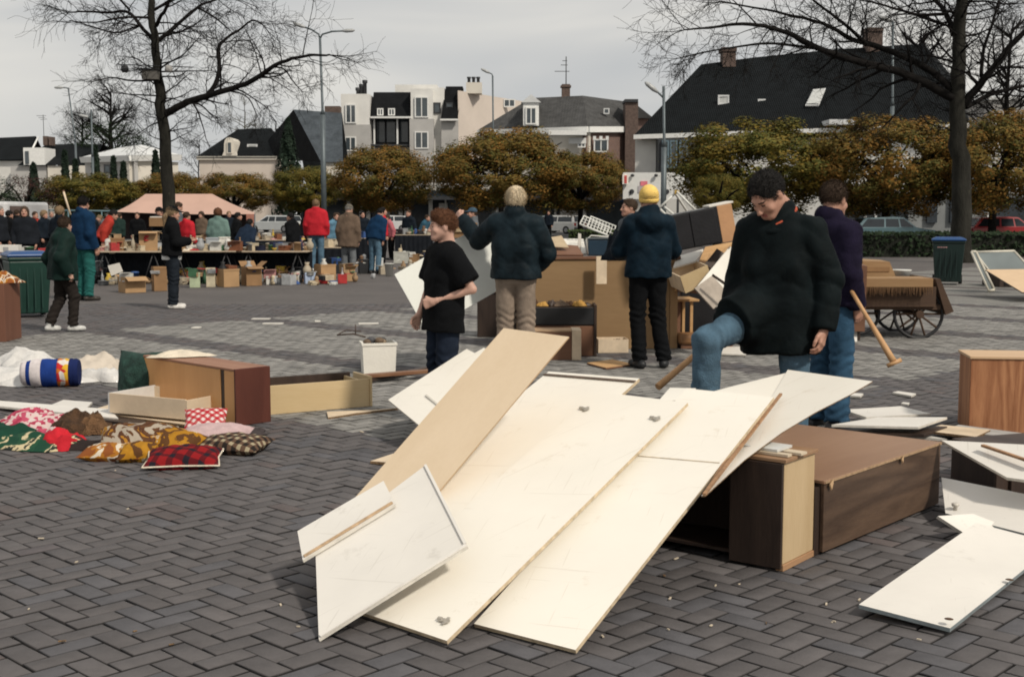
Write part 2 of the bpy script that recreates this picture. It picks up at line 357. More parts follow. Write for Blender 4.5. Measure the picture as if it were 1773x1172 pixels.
# clinker bricks in herringbone, each with bevelled edges
def brick_verts(l=.198, w=.0955, h=.03, bv=.003):
    x, y = l/2, w/2; xi, yi = x-bv, y-bv
    V = [(-x, -y, -h), (x, -y, -h), (x, y, -h), (-x, y, -h), (-x, -y, -bv*.8), (x, -y, -bv*.8), (x, y, -bv*.8), (-x, y, -bv*.8), (-xi, -yi, 0), (xi, -yi, 0), (xi, yi, 0), (-xi, yi, 0)]
    F = [(8, 9, 10, 11)]+[(a, b, b+4, a+4) for a, b in ((4, 5), (5, 6), (6, 7), (7, 4))]+[(a, b, b+4, a+4) for a, b in ((0, 1), (1, 2), (2, 3), (3, 0))]
    return np.array(V), np.array(F)
BV, BF = brick_verts()
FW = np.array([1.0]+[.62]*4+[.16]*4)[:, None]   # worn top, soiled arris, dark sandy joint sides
brick_mat = vcol('clinker', rough=.8, bump=.55, bscale=110, var=.2, spec=.3, mottled=9)
PU = .1035; cells = []
for i in range(-30, 330):
    for j in range(-30, 330):
        k = (i-j) % 4
        if k == 0: c = (i+1, j+.5); ang = 0
        elif k == 3: c = (i+.5, j+1); ang = 1
        else: continue
        p = BA*((c[0]-90)*PU)+BB*(c[1]*PU)
        if p.y < 3.2 or p.y > FARB+.6: continue
        if abs(p.x) > p.y*.425+1.1: continue
        cells.append((p.x, p.y, ang))
rb = np.random.RandomState(3)
def brick_colour(x, y):
    q = rb.rand()
    if zone_grey(x, y):
        b0 = np.array((.215, .208, .196))*(.80+.36*q)
        if rb.rand() < .06: b0 *= .7
    else:
        b0 = np.array((.096, .0885, .0895))*(.88+.24*q)
        if rb.rand() < .10: b0 = b0*np.array((1.08, .98, .95))
        if rb.rand() < .12: b0 = b0*np.array((.92, .97, 1.03))
    return b0
def in_frame(x, y):
    dep = y*math.cos(PITCH)+CAMH*math.sin(PITCH); u = y*math.sin(PITCH)-CAMH*math.cos(PITCH)
    px = 886.5+FPX*x/dep; py = 586-FPX*u/dep
    return 0 < px < 1773 and py < 1172, py
vis = sorted([(c[1], n) for n, c in enumerate(cells) if in_frame(c[0], c[1])[0]])
single = set(n for _, n in vis[:300])
ANGA = math.atan2(BA.y, BA.x)
variants = []
for k in range(14):
    V = BV.copy(); V[8:, :2] += rb.uniform(-.0016, .0016, (4, 2)); V[4:8, :2] += rb.uniform(-.001, .001, (4, 2))
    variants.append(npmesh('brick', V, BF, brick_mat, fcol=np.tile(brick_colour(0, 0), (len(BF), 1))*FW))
AV = []; AF = []; AC = []; off = 0
for n, (x, y, ang) in enumerate(cells):
    a = ANGA+(rad(-90) if ang else 0)+rb.uniform(-.012, .012); z = rb.uniform(-.004, .001)
    tx, ty = rb.uniform(-.005, .005, 2)
    if n in single:
        o = bpy.data.objects.new('brick', variants[rb.randint(14)]); COL.objects.link(o); o.parent = ground
        o.location = (x, y, z); o.rotation_euler = (tx, ty, a)
    else:
        ca, sa = math.cos(a), math.sin(a)
        V = BV.copy(); V[8:, :2] += rb.uniform(-.0016, .0016, (4, 2)); V[:, 2] += V[:, 0]*tx+V[:, 1]*ty
        W = np.empty_like(V); W[:, 0] = V[:, 0]*ca-V[:, 1]*sa+x; W[:, 1] = V[:, 0]*sa+V[:, 1]*ca+y; W[:, 2] = V[:, 2]+z
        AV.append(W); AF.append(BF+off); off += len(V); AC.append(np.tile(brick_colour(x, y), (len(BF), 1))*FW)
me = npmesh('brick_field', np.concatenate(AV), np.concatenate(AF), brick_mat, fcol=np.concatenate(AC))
tag(link_mesh('brick_field', me, ground), kind='stuff')

# ================================================================== BUILDINGS
white_w = M('white_render', (.64, .63, .60), .9, .1, .6, .05, 20)
grey_w = M('grey_render', (.40, .39, .375), .9, .12, .5, .05, 20)
pink_w = M('pinkish_render', (.56, .49, .43), .9, .08, .3, .05, 20)
cream_w = M('cream_render', (.60, .56, .49), .9, .1, .5, .05, 20)
dark_trim = M('dark_trim', (.03, .032, .036), .6)
white_trim = M('white_trim', (.7, .7, .68), .6, .08)
pane_m = glassm('window_pane', (.05, .062, .07), .1, .6)
zinc = M('zinc_roof', (.56, .57, .57), .6, .12, 1.0)
shopdark = glassm('shop_glass', (.018, .024, .03), .15, .5)
def rooftile(name, c, rows=3.2, rough=.75):
    if name in MATS: return MATS[name]
    m, n, b = newmat(name); N = n.nodes.new; L = n.links.new
    t = N('ShaderNodeTexCoord'); w = N('ShaderNodeTexWave'); w.wave_type = 'BANDS'; w.bands_direction = 'Z'; w.wave_profile = 'SAW'; w.inputs['Scale'].default_value = rows; w.inputs['Distortion'].default_value = .25; L(t.outputs['Object'], w.inputs['Vector'])
    w2 = N('ShaderNodeTexWave'); w2.bands_direction = 'X'; w2.inputs['Scale'].default_value = rows*1.0; L(t.outputs['Object'], w2.inputs['Vector'])
    no = N('ShaderNodeTexNoise'); no.inputs['Scale'].default_value = 1.2; no.inputs['Detail'].default_value = 9; no.inputs['Roughness'].default_value = .75; L(t.outputs['Object'], no.inputs['Vector'])
    r = N('ShaderNodeValToRGB'); r.color_ramp.elements[0].position = .3; r.color_ramp.elements[1].position = .7; r.color_ramp.elements[0].color = hsv(c, .6); r.color_ramp.elements[1].color = hsv(c, 1.4); L(no.outputs[0], r.inputs[0])
    mr = N('ShaderNodeMapRange'); mr.inputs[3].default_value = .55; mr.inputs[4].default_value = 1.15; L(w.outputs['Fac'], mr.inputs[0])
    sc = N('ShaderNodeVectorMath'); sc.operation = 'SCALE'; L(r.outputs[0], sc.inputs[0]); L(mr.outputs[0], sc.inputs['Scale']); L(sc.outputs[0], b.inputs['Base Color'])
    ad = N('ShaderNodeMath'); ad.operation = 'ADD'; L(w.outputs['Fac'], ad.inputs[0]); L(w2.outputs['Fac'], ad.inputs[1])
    bp = N('ShaderNodeBump'); bp.inputs['Strength'].default_value = .7; bp.inputs['Distance'].default_value = .06; L(ad.outputs[0], bp.inputs['Height']); L(bp.outputs[0], b.inputs['Normal'])
    b.inputs['Roughness'].default_value = rough; b.inputs['Specular IOR Level'].default_value = .08; MATS[name] = m; return m
tile_grey = rooftile('grey_roof_tiles', (.085, .085, .085), 2.2)
tile_dark = rooftile('dark_roof_tiles', (.0085, .0105, .012), 2.2)
tile_blue = rooftile('slate_roof_tiles', (.085, .1, .115), 2.6)
tile_black = rooftile('black_mansard_tiles', (.014, .015, .017), 2.6)
def brickwall(name, c1, c2):
    m, n, b = newmat(name); N = n.nodes.new; L = n.links.new
    t = N('ShaderNodeTexCoord'); mp = N('ShaderNodeMapping'); mp.inputs['Rotation'].default_value = (rad(90), 0, 0); L(t.outputs['Object'], mp.inputs[0])
    br = N('ShaderNodeTexBrick'); br.inputs['Scale'].default_value = 4; br.inputs['Color1'].default_value = (*c1, 1); br.inputs['Color2'].default_value = (*c2, 1); br.inputs['Mortar'].default_value = (.2, .18, .16, 1); br.inputs['Mortar Size'].default_value = .02; L(mp.outputs[0], br.inputs['Vector'])
    L(br.outputs[0], b.inputs['Base Color']); b.inputs['Roughness'].default_value = .9; return m
brick_red = brickwall('house_brickwork', (.16, .085, .065), (.11, .06, .048))
brick_chim = M('chimney_brick', (.10, .07, .058), .9, .3, 5)

def window(parent, px0, py0, px1, py1, Y, mull=1, name='window', frame=white_trim, t=.12, pane=pane_m):
    """real opening frame with panes, sitting proud of a wall at depth Y; sized from what shows of it"""
    a = D(px0, py0, Y); b = D(px1, py1, Y); x0, x1, z0, z1 = a.x, b.x, b.z, a.z
    m = MB(); y0, y1 = Y-.10, Y+.05
    m.bb(x0, x0+t, y0, y1, z0, z1).bb(x1-t, x1, y0, y1, z0, z1).bb(x0+t, x1-t, y0, y1, z1-t, z1).bb(x0+t, x1-t, y0, y1, z0, z0+t)
    for k in range(mull):
        xm = x0+(x1-x0)*(k+1)/(mull+1); m.bb(xm-t*.4, xm+t*.4, y0+.01, y1-.01, z0+t, z1-t)
    f = m.build(name, frame, parent)
    p = MB(); p.bb(x0+t*.5, x1-t*.5, Y-.06, Y+.02, z0+t*.5, z1-t*.5); p.build('pane', pane, f)
    return f
def slab(parent, name, mat, px0, py0, px1, py1, Y, depth=6.0, zbot=None):
    a = D(px0, py0, Y); b = D(px1, py1, Y)
    m = MB(); m.bb(a.x, b.x, Y, Y+depth, b.z if zbot is None else zbot, a.z); return m.build(name, mat, parent)

# ---- apartment block with black mansards
Y = 132.0
ap = thing('apartment_building', 'white modern apartment block with black mansard roofs and glazed balcony', 'building', (D(690, 300, Y).x, Y, 0))
slab(ap, 'wall', white_w, 590, 163, 640, 216, Y-.4, 9)
slab(ap, 'wall', grey_w, 588, 216, 642, 300, Y-.5, 9, 0)
slab(ap, 'wall', grey_w, 642, 255, 711, 300, Y+.8, 8, 0)
slab(ap, 'wall', dark_trim, 640, 197, 712, 256, Y+2.5, 6)
slab(ap, 'wall', white_w, 711, 154, 749, 206, Y-.4, 9)
slab(ap, 'wall', grey_w, 709, 206, 751, 300, Y-.5, 9, 0)
slab(ap, 'wall', white_w, 749, 152, 770, 300, Y+.9, 8, 0)
slab(ap, 'wall', grey_w, 764, 207, 794, 300, Y+.2, 8, 0)
slab(ap, 'penthouse', white_w, 684, 147, 757, 166, Y+5, 6)
slab(ap, 'roof_slab', dark_trim, 642, 250, 712, 253, Y-.2, 3)
for (x0, x1, xt0, xt1, yt, yb) in ((642, 711, 647, 711, 160, 203), (763, 792, 772, 801, 150, 207)):
    b0, b1 = D(x0, yb, Y-.1), D(x1, yb, Y-.1); t0, t1 = D(xt0, yt, Y+1.6), D(xt1, yt, Y+1.6)
    m = MB(); m.hexa([b0, b1, b1+Vector((0, 5, 0)), b0+Vector((0, 5, 0))], [t0, t1, t1+Vector((0, 3, 0)), t0+Vector((0, 3, 0))]); m.build('mansard_roof', tile_black, ap)
    slab(ap, 'gutter', white_trim, x0-1, yb-1, x1+1, yb+2, Y-.5, .4)
m = MB()
c0 = D(793, 157, Y+.3); c1 = D(1000, 175, Y+26)
m.hexa([(c0.x, c0.y, 0), (c1.x, c1.y, 0), (c1.x-3, c1.y+6, 0), (c0.x-1, c0.y+9, 0)], [c0, (c1.x, c1.y, c0.z), (c1.x-3, c1.y+6, c0.z), (c0.x-1, c0.y+9, c0.z)]); m.build('side_wall', pink_w, ap)
for px in (648, 688): slab(ap, 'post', white_trim, px-1.6, 203, px+1.6, 262, Y+.3, .25)
slab(ap, 'balcony_rail', white_trim, 640, 202, 712, 205, Y+.2, .2)
for (px0, px1) in ((651, 668), (668, 686), (691, 708)):
    window(ap, px0, 206, px1, 248, Y+2.4, 0, 'window', dark_trim, .1)
for w in ((598, 181, 617, 214), (597, 237, 617, 262), (718, 168, 742, 204), (718, 228, 742, 258)): window(ap, *w, Y-.5, 1)
window(ap, 750, 178, 763, 197, Y+.85, 0, 'window', dark_trim, .15)
window(ap, 772, 178, 784, 194, Y+.6, 0, 'skylight', dark_trim, .1)
for (p0, p1) in ((653, 664), (672, 684)): window(ap, p0, 188, p1, 201, Y+.1, 1, 'dormer_window', white_trim, .12)
slab(ap, 'chimney', cream_w, 807, 143, 834, 162, Y+2, 2.0)
for px in (812, 820, 828): m = MB(); q = D(px, 137, Y+3); m.lathe((q.x, q.y, q.z), [(.16, -.6), (.16, 0), (.22, .05), (.22, .2)], 8); m.build('chimney_pot', dark_trim, ap)
slab(ap, 'chimney', white_w, 614, 164, 640, 168, Y+2, 2.0)
for px, t in ((620, 158), (626, 152), (632, 145)): m = MB(); q = D(px, 166, Y+3); m.lathe((q.x, q.y, q.z), [(.2, 0), (.2, WZ(t, Y+3)-q.z), (.28, WZ(t, Y+3)-q.z+.05), (.28, WZ(t, Y+3)-q.z+.35)], 8); m.build('chimney_pot', dark_trim, ap)
window(ap, 872, 172, 892, 186, Y+9.0, 1)

# ---- hipped tiled house
Y = 118.0
hb = thing('tiled_house', 'brick house with grey hipped tile roof, white dormer and tall side chimney', 'house', (D(980, 300, Y).x, Y, 0))
e0 = D(828, 225, Y+3); e1 = D(1018, 219, Y-2.5); e2 = D(1086, 219, Y+2.0); r0 = D(920, 170, Y+5); r1 = D(1009, 166, Y+3.5); r2 = D(1083, 176, Y+6)
bk = Vector((2, 12, 0))
m = MB(); m.add([e0, e1, r1, r0], [(0, 1, 2, 3)]).add([e1, e2, r2, r1], [(0, 1, 2, 3)]); m.add([r0, r1, r2, e2+bk, e0+bk], [(0, 1, 2, 3, 4)]); m.add([e0, r0, e0+bk], [(0, 1, 2)]); m.add([e2, e2+bk, r2], [(0, 1, 2)])
m.build('roof', tile_grey, hb)
for a, b in ((e0, e1), (e1, e2)):
    d = (b-a).normalized(); nrm = Vector((d.y, -d.x, 0)); dz = Vector((0, 0, -.55))
    m = MB(); m.hexa([a+dz+nrm*.25, b+dz+nrm*.25, b+dz-nrm*.3, a+dz-nrm*.3], [a+nrm*.25-Vector((0, 0, .03)), b+nrm*.25-Vector((0, 0, .03)), b-nrm*.3-Vector((0, 0, .03)), a-nrm*.3-Vector((0, 0, .03))]); m.build('fascia', white_trim, hb)
def wallseg(parent, a, b, ztop, mat, name='wall', th=.4, inset=.2, z0=0):
    a = Vector((a.x, a.y, 0)); b = Vector((b.x, b.y, 0)); d = (b-a).normalized(); nr = Vector((-d.y, d.x, 0))
    a = a+nr*inset; b = b+nr*inset; z = Vector((0, 0, ztop)); zz = Vector((0, 0, z0))
    m = MB(); m.hexa([a+zz, b+zz, b+nr*th+zz, a+nr*th+zz], [a+z, b+z, b+nr*th+z, a+nr*th+z]); return m.build(name, mat, parent)
wallseg(hb, e0, e1, e1.z-.5, cream_w); wallseg(hb, e1, e2, e2.z-.5, brick_red)
window(hb, 1028, 241, 1053, 264, Y-2.05, 1); 
for (q0, q1) in ((1027, 1032), (1038, 1043), (1049, 1054)): slab(hb, 'lintel', white_trim, q0, 236, q1, 243, Y-2.2, .2)
slab(hb, 'lintel', white_trim, 985, 239, 1015, 249, Y-2.75, .3)
window(hb, 1000, 243, 1014, 256, Y-2.6, 1)
slab(hb, 'awning', white_trim, 950, 226, 1016, 234, Y-3.6, 1.2)
slab(hb, 'side_chimney', brick_chim, 1083, 177, 1104, 300, Y+1.0, 2.5, 0)
slab(hb, 'chimney_cap', dark_trim, 1082, 172, 1105, 177, Y+.8, 2.8)
q0, q1 = D(906, 178, Y-.2), D(933, 218, Y-.2)
m = MB(); m.bb(q0.x, q1.x, Y-.2, Y+4, q1.z, q0.z); m.build('dormer', white_trim, hb)
m = MB(); xm = (q0.x+q1.x)/2; m.prism([(q0.x-.2, Y-.4, q0.z), (q1.x+.2, Y-.4, q0.z), (xm, Y-.4, q0.z+.75)], (0, 4, 0)); m.build('dormer_gable', zinc, hb)
window(hb, 910, 186, 929, 216, Y-.25, 1)
slab(hb, 'chimney', brick_chim, 973, 146, 987, 170, Y+4, 1.0); slab(hb, 'chimney_cap', brick_chim, 971, 148, 989, 151, Y+3.9, 1.2)
m = MB(); q = D(980, 146, Y+4.5); m.tube([q, q+Vector((0, 0, 2.6))], .05, 5); 
for z, l in ((1.2, 1.1), (1.8, .5), (2.2, .35)): m.tube([q+Vector((-l, 0, z)), q+Vector((l*.3, 0, z))], .03, 4)
m.build('aerial', dark_trim, hb)
window(hb, 1045, 188, 1055, 198, Y+.9, 0, 'skylight', zinc, .1)

# ---- small roof between the houses
sh = thing('rear_house', 'small grey roofed house end glimpsed between two larger houses', 'house', (D(1112, 300, 140).x, 140, 0))
m = MB(); a, b2, c = D(1100, 180, 140), D(1128, 202, 140), D(1100, 205, 140); m.prism([a, c, b2+Vector((0, 0, -.2)), b2], (0, 8, 0)); m.build('roof', tile_grey, sh)
slab(sh, 'wall', brick_red, 1101, 204, 1124, 300, 140.6, 6, 0)

# ---- big dark-roofed house
Y = 88.0
hc = thing('large_house', 'large house with huge dark tiled roof and two chimneys behind the right tree', 'house', (D(1380, 300, Y).x, Y, 0))
b0 = D(1098, 234, Y); b1 = D(1790, 208, Y-6); t0 = D(1214, 112, Y+7); t1 = D(1304, 100, Y+7.5); t2 = D(1445, 86, Y+6); t3 = D(1600, 76, Y+4); t4 = D(1655, 140, Y+3); b15 = D(1680, 214, Y-5)
m = MB(); bk = Vector((3, 15, 0))
m.add([b0, b15, t4, t3, t2, t1, t0], [(0, 1, 5, 6), (1, 4, 5), (1, 2, 3, 4)])
m.add([b0, t0, b0+bk], [(0, 1, 2)]); m.add([t0, t1, t2, t3, b15+bk, b0+bk], [(0, 1, 2, 3, 4, 5)][::-1]); m.add([b15, b15+bk, t3, t4], [(0, 1, 2, 3)])
m.build('roof', tile_dark, hc)
d = (b15-b0).normalized(); nrm = Vector((d.y, -d.x, 0)).normalized(); dz = Vector((0, 0, -.3))
m = MB(); m.hexa([b0+dz+nrm*.3, b15+dz+nrm*.3, b15+dz-nrm*.2, b0+dz-nrm*.2], [b0+nrm*.3, b15+nrm*.3, b15-nrm*.2, b0-nrm*.2]); m.build('gutter', white_trim, hc)
wallseg(hc, b0, b15, b0.z-.3, white_w, inset=.6)
slab(hc, 'window_bay', dark_trim, 1140, 240, 1240, 297, Y-1.2, 1.5)
for (p0, p1) in ((1146, 1158), (1160, 1172), (1176, 1190)): window(hc, p0, 243, p1, 292, Y-1.3, 0, 'window', M('blue_grey_frame', (.10, .15, .18), .6), .12)
for (x0, y0, x1, y1, yy) in ((1243, 165, 1262, 182, Y+3.0), (1312, 172, 1325, 180, Y+2.6)):
    window(hc, x0, y0, x1, y1, yy-.9, 0, 'skylight', zinc, .12, M('sky_pane', (.45, .46, .45), .2))
q = [D(1394, 183, Y-.4), D(1418, 183, Y-.4), D(1430, 153, Y+.8), D(1408, 155, Y+.8)]
m = MB(); m.sheet(q, .1, 1, 1); f = m.build('skylight', zinc, hc); m = MB(); m.sheet([p*.88+sum(q, Vector())*.03+Vector((0, -.08, .06)) for p in q], .05, 1, 1); m.build('pane', M('sky_pane', (.45, .46, .45), .2), f)
slab(hc, 'chimney', brick_chim, 1252, 88, 1274, 116, Y+6.5, 1.3); slab(hc, 'chimney_cap', brick_chim, 1250, 82, 1276, 89, Y+6.4, 1.6)
slab(hc, 'chimney', brick_chim, 1503, 53, 1528, 90, Y+4.5, 1.3); slab(hc, 'chimney_cap', brick_chim, 1501, 48, 1530, 54, Y+4.4, 1.6)
q0, q1 = D(1436, 207, Y-4.2), D(1482, 216, Y-4.2); m = MB(); m.bb(q0.x, q1.x, Y-4.2, Y-1, q1.z, q0.z); m.build('dormer_roof', zinc, hc)
# shop front of the big house, seen below the trees
shopwall = M('shop_wall', (.20, .21, .21), .85, .15, .6)
slab(hc, 'shop_wall', shopwall, 1462, 338, 1773, 402, Y-7, 3, 0)
for (p0, p1) in ((1464, 1480), (1482, 1497), (1500, 1515), (1518, 1536), (1540, 1572), (1606, 1622), (1646, 1672), (1716, 1773)):
    a = D(p0, 342, Y-7.2); b2 = D(p1, 386, Y-7.2); m = MB(); m.bb(a.x, b2.x, Y-7.25, Y-6.9, b2.z, a.z); m.build('shop_window', shopdark, hc)
for px in (1498, 1516, 1538, 1712): slab(hc, 'shop_mullion', white_trim, px-1, 340, px+1.4, 402, Y-7.4, .2, 0)

# ---- white shop sign board below the balcony
sg = thing('shop_sign', 'long white shop fascia sign with pink square and small red lettered box sign', 'sign', (D(1125, 330, 84).x, 84, 0))
slab(sg, 'board', M('sign_white', (.62, .62, .60), .6, .06), 1079, 299, 1186, 345, 84, .25)
slab(sg, 'post', dark_trim, 1096, 345, 1099, 400, 84.05, .15, 0); slab(sg, 'post', dark_trim, 1172, 345, 1175, 400, 84.05, .15, 0)
slab(sg, 'emblem', M('sign_pink', (.62, .16, .2), .6), 1109, 314, 1121, 322, 83.94, .05)
slab(sg, 'emblem', M('sign_grey', (.4, .36, .38), .6), 1105, 322, 1123, 334, 83.95, .04)
bx = slab(sg, 'box_sign', M('sign_cream', (.75, .72, .66), .5), 1078, 302, 1088, 319, 83.6, .3)
m = MB(); 
for k in range(5):
    a = D(1081, 304.2+k*2.8, 83.57); m.bb(a.x, a.x+.17, 83.57, 83.6, a.z-.075, a.z)
m.build('lettering', M('sign_red', (.6, .05, .04), .5), bx)
for px in (1095, 1136): m = MB(); q = D(px, 304, 83.8); m.lathe(q, [(.03, .1), (.12, .06), (.13, -.06), (.02, -.1)], 8); m.build('sign_lamp', dark_trim, sg)
for px in (1094, 1155):
    m = MB(); q = D(px, 332, 83.93); m.prism([q+Vector((math.cos(t)*.16, 0, math.sin(t)*.16)) for t in [k*math.pi/5 for k in range(10)]], (0, .05, 0)); m.prism([q+Vector((-.15, 0, 0)), q+Vector((-.05, 0, 0)), q+Vector((-.12, 0, -.28))], (0, .05, 0)); m.build('printed_head', dark_trim, sg)

# ---- shop row under the middle trees
sr = thing('shop_row', 'row of low shops with white pillars and dark windows beneath the trees', 'shops', (D(830, 380, 112).x, 112, 0))
slab(sr, 'wall', shopdark, 520, 330, 1110, 396, 112, 5, 0)
slab(sr, 'canopy', dark_trim, 520, 340, 1110, 346, 109.5, 2.4)
rs = random.Random(5)
for px in (600, 622, 634, 660, 668, 690, 700, 742, 770, 858, 872, 893, 905, 960, 1000, 1010): slab(sr, 'pillar', M('shop_pillar', (.42, .42, .40), .8), px, 346, px+rs.choice((3, 5, 7)), 396, 111.2, .4, 0)
slab(sr, 'shop_panel', M('shop_panel', (.48, .48, .46), .8), 970, 352, 999, 396, 111.5, .3, 0)
slab(sr, 'shop_panel', M('shop_panel', (.48, .48, .46), .8), 760, 352, 775, 396, 111.5, .3, 0)
slab(sr, 'blue_board', M('shop_blue', (.02, .06, .16), .5), 1030, 345, 1080, 350, 110.8, .3)

# ---- slate barn roof left of the flats
Y = 126.0
hs = thing('slate_barn', 'tall barn like house with blue grey slate roof beside the lamp post', 'house', (D(550, 300, Y).x, Y, 0))
m = MB(); a, b2, c, d4, e = D(508, 190, Y), D(592, 196, Y+.5), D(594, 281, Y-5), D(556, 281, Y-5), D(470, 275, Y+3)
m.add([a, b2, c, d4], [(3, 2, 1, 0)]); m.add([a, b2, b2+Vector((0, 9, -9)), a+Vector((0, 9, -9))], [(0, 1, 2, 3)]); m.build('roof', tile_blue, hs)
m = MB(); m.add([a, d4, e, a+Vector((-4, 6, -3))], [(0, 1, 2, 3)]); m.build('gable', tile_black, hs)
wallseg(hs, Vector((d4.x, d4.y, 0)), Vector((c.x, c.y, 0)), d4.z, cream_w, inset=.3)
slab(hs, 'chimney', brick_chim, 562, 184, 588, 198, Y+2, 1.5)

# ---- house with ornate dormer
Y = 128.0
hd = thing('dormer_house', 'low house with dark hipped roof and curved white dormer', 'house', (D(410, 300, Y).x, Y, 0))
a, b2, c, d4 = D(338, 273, Y), D(478, 273, Y), D(470, 222, Y+6), D(412, 224, Y+6)
m = MB(); m.add([a, b2, c, d4], [(0, 1, 2, 3)]); bk = Vector((0, 12, 0)); m.add([d4, c, b2+bk, a+bk], [(0, 1, 2, 3)]); m.add([a, d4, a+bk], [(0, 1, 2)]); m.add([b2, b2+bk, c], [(0, 1, 2)]); m.build('roof', tile_dark, hd)
slab(hd, 'wall', pink_w, 345, 275, 478, 330, Y+.4, 8, 0); slab(hd, 'cornice', cream_w, 340, 271, 480, 277, Y+.1, 8)
q0, q1 = D(384, 244, Y), D(410, 270, Y)
xm = (q0.x+q1.x)/2; hw = (q1.x-q0.x)/2
m = MB(); m.prism([(xm-hw, Y, q1.z), (xm+hw, Y, q1.z), (xm+hw*.75, Y, q1.z+.4), (xm+hw*.7, Y, q0.z-.3)]+[(xm+hw*.7*math.cos(t), Y, q0.z-.3+.65*math.sin(t)) for t in (.5, 1.0, 1.57, 2.1, 2.6)]+[(xm-hw*.7, Y, q0.z-.3), (xm-hw*.75, Y, q1.z+.4)], (0, 3, 0)); m.build('dormer', cream_w, hd)
window(hd, 393, 246, 402, 266, Y-.05, 0, 'window', cream_w, .08)
window(hd, 428, 250, 446, 260, Y+2.2, 0, 'skylight', zinc, .15, M('sky_pane', (.45, .46, .45), .2))

# ---- cream villa with pale zinc roof
Y = 118.0
hv = thing('villa', 'cream villa with pale zinc hipped roof behind the left tree', 'house', (D(230, 300, Y).x, Y, 0))
a, b2, b3, c, d4 = D(142, 272, Y+3), D(227, 269, Y-2), D(312, 268, Y+3), D(245, 251, Y+3.5), D(205, 256, Y+5)
m = MB(); m.add([a, b2, c, d4], [(0, 1, 2, 3)]); m.add([b2, b3, c], [(0, 1, 2)]); m.add([a, d4, c, b3, b3+Vector((-4, 8, 0)), a+Vector((4, 8, 0))], [(5, 4, 3, 2, 1, 0)]); m.build('roof', zinc, hv)
for p, q in ((a, b2), (b2, b3)):
    d = (q-p).normalized(); nr = Vector((d.y, -d.x, 0)); z1 = Vector((0, 0, -.03)); z0 = Vector((0, 0, -.55))
    m = MB(); m.hexa([p+z0+nr*.15, q+z0+nr*.15, q+z0-nr*.5, p+z0-nr*.5], [p+z1+nr*.3, q+z1+nr*.3, q+z1-nr*.5, p+z1-nr*.5]); m.build('cornice', white_trim, hv)
wallseg(hv, a, b2, a.z-.5, grey_w, inset=.3); wallseg(hv, b2, b3, a.z-.5, cream_w, inset=.3)  # left wall greyed: the villa's shaded face is put into its colour
for (p0, p1) in ((180, 192), (208, 218)): window(hv, p0, 285, p1, 300, Y-.2, 0, 'window', dark_trim, .12)
# ---- far left houses
Y = 128.0
hl = thing('gabled_house', 'dark roofed houses with white dormer at the left edge', 'house', (D(60, 300, Y).x, Y, 0))
m = MB(); a, b2, c, d4 = D(-30, 277, Y), D(45, 277, Y), D(62, 236, Y+5), D(-30, 240, Y+5); m.add([a, b2, c, d4], [(0, 1, 2, 3)]); m.add([d4, c, c+Vector((0, 8, -6)), d4+Vector((0, 8, -6))], [(0, 1, 2, 3)]); m.build('roof', tile_dark, hl)
m = MB(); a, b2, c, d4 = D(30, 287, Y-1), D(112, 286, Y-1), D(178, 250, Y+6), D(80, 250, Y+6); m.add([a, b2, c, d4], [(0, 1, 2, 3)]); e, f5 = D(112, 286, Y-1), D(160, 286, Y+2); m.add([e, f5, c], [(0, 1, 2)]); m.add([d4, c, f5+Vector((4, 8, 0)), a+Vector((0, 12, 0))], [(0, 1, 2, 3)]); m.build('roof', tile_dark, hl)
slab(hl, 'wall', white_w, -30, 279, 44, 330, Y+.5, 6, 0); slab(hl, 'wall', grey_w, 18, 288, 82, 330, Y-.6, 6, 0); slab(hl, 'wall', cream_w, 82, 287, 158, 330, Y-.8, 6, 0)
slab(hl, 'dormer', white_trim, 40, 256, 78, 286, Y-.9, 3); slab(hl, 'dormer_window', pane_m, 43, 262, 50, 284, Y-1.0, .2)
m = MB(); p, q = D(66, 238, Y+2), D(56, 258, Y); m.tube([p, q], .1, 5); m.build('gable_board', white_trim, hl)
slab(hl, 'chimney', brick_chim, 74, 236, 82, 252, Y+4, 1); slab(hl, 'chimney', brick_chim, 84, 237, 90, 252, Y+4, 1)
m = MB(); q = D(76, 236, Y+4.5); m.tube([q, q+Vector((0, 0, 2.2))], .03, 4).tube([q+Vector((-.7, 0, 2.1)), q+Vector((.3, 0, 2.1))], .02, 4).tube([q+Vector((-.5, 0, 1.9)), q+Vector((.2, 0, 1.9))], .02, 4).tube([q+Vector((-.3, 0, 1.7)), q+Vector((.4, 0, 1.75))], .02, 4); m.build('aerial', dark_trim, hl)
# white building far right
hw = thing('pale_building', 'pale grey building edge behind the right tree', 'building', (D(1745, 300, 150).x, 150, 0))
slab(hw, 'wall', grey_w, 1715, 172, 1900, 260, 150, 8, 0); slab(hw, 'roof_slab', zinc, 1712, 168, 1900, 173, 149.6, 9)
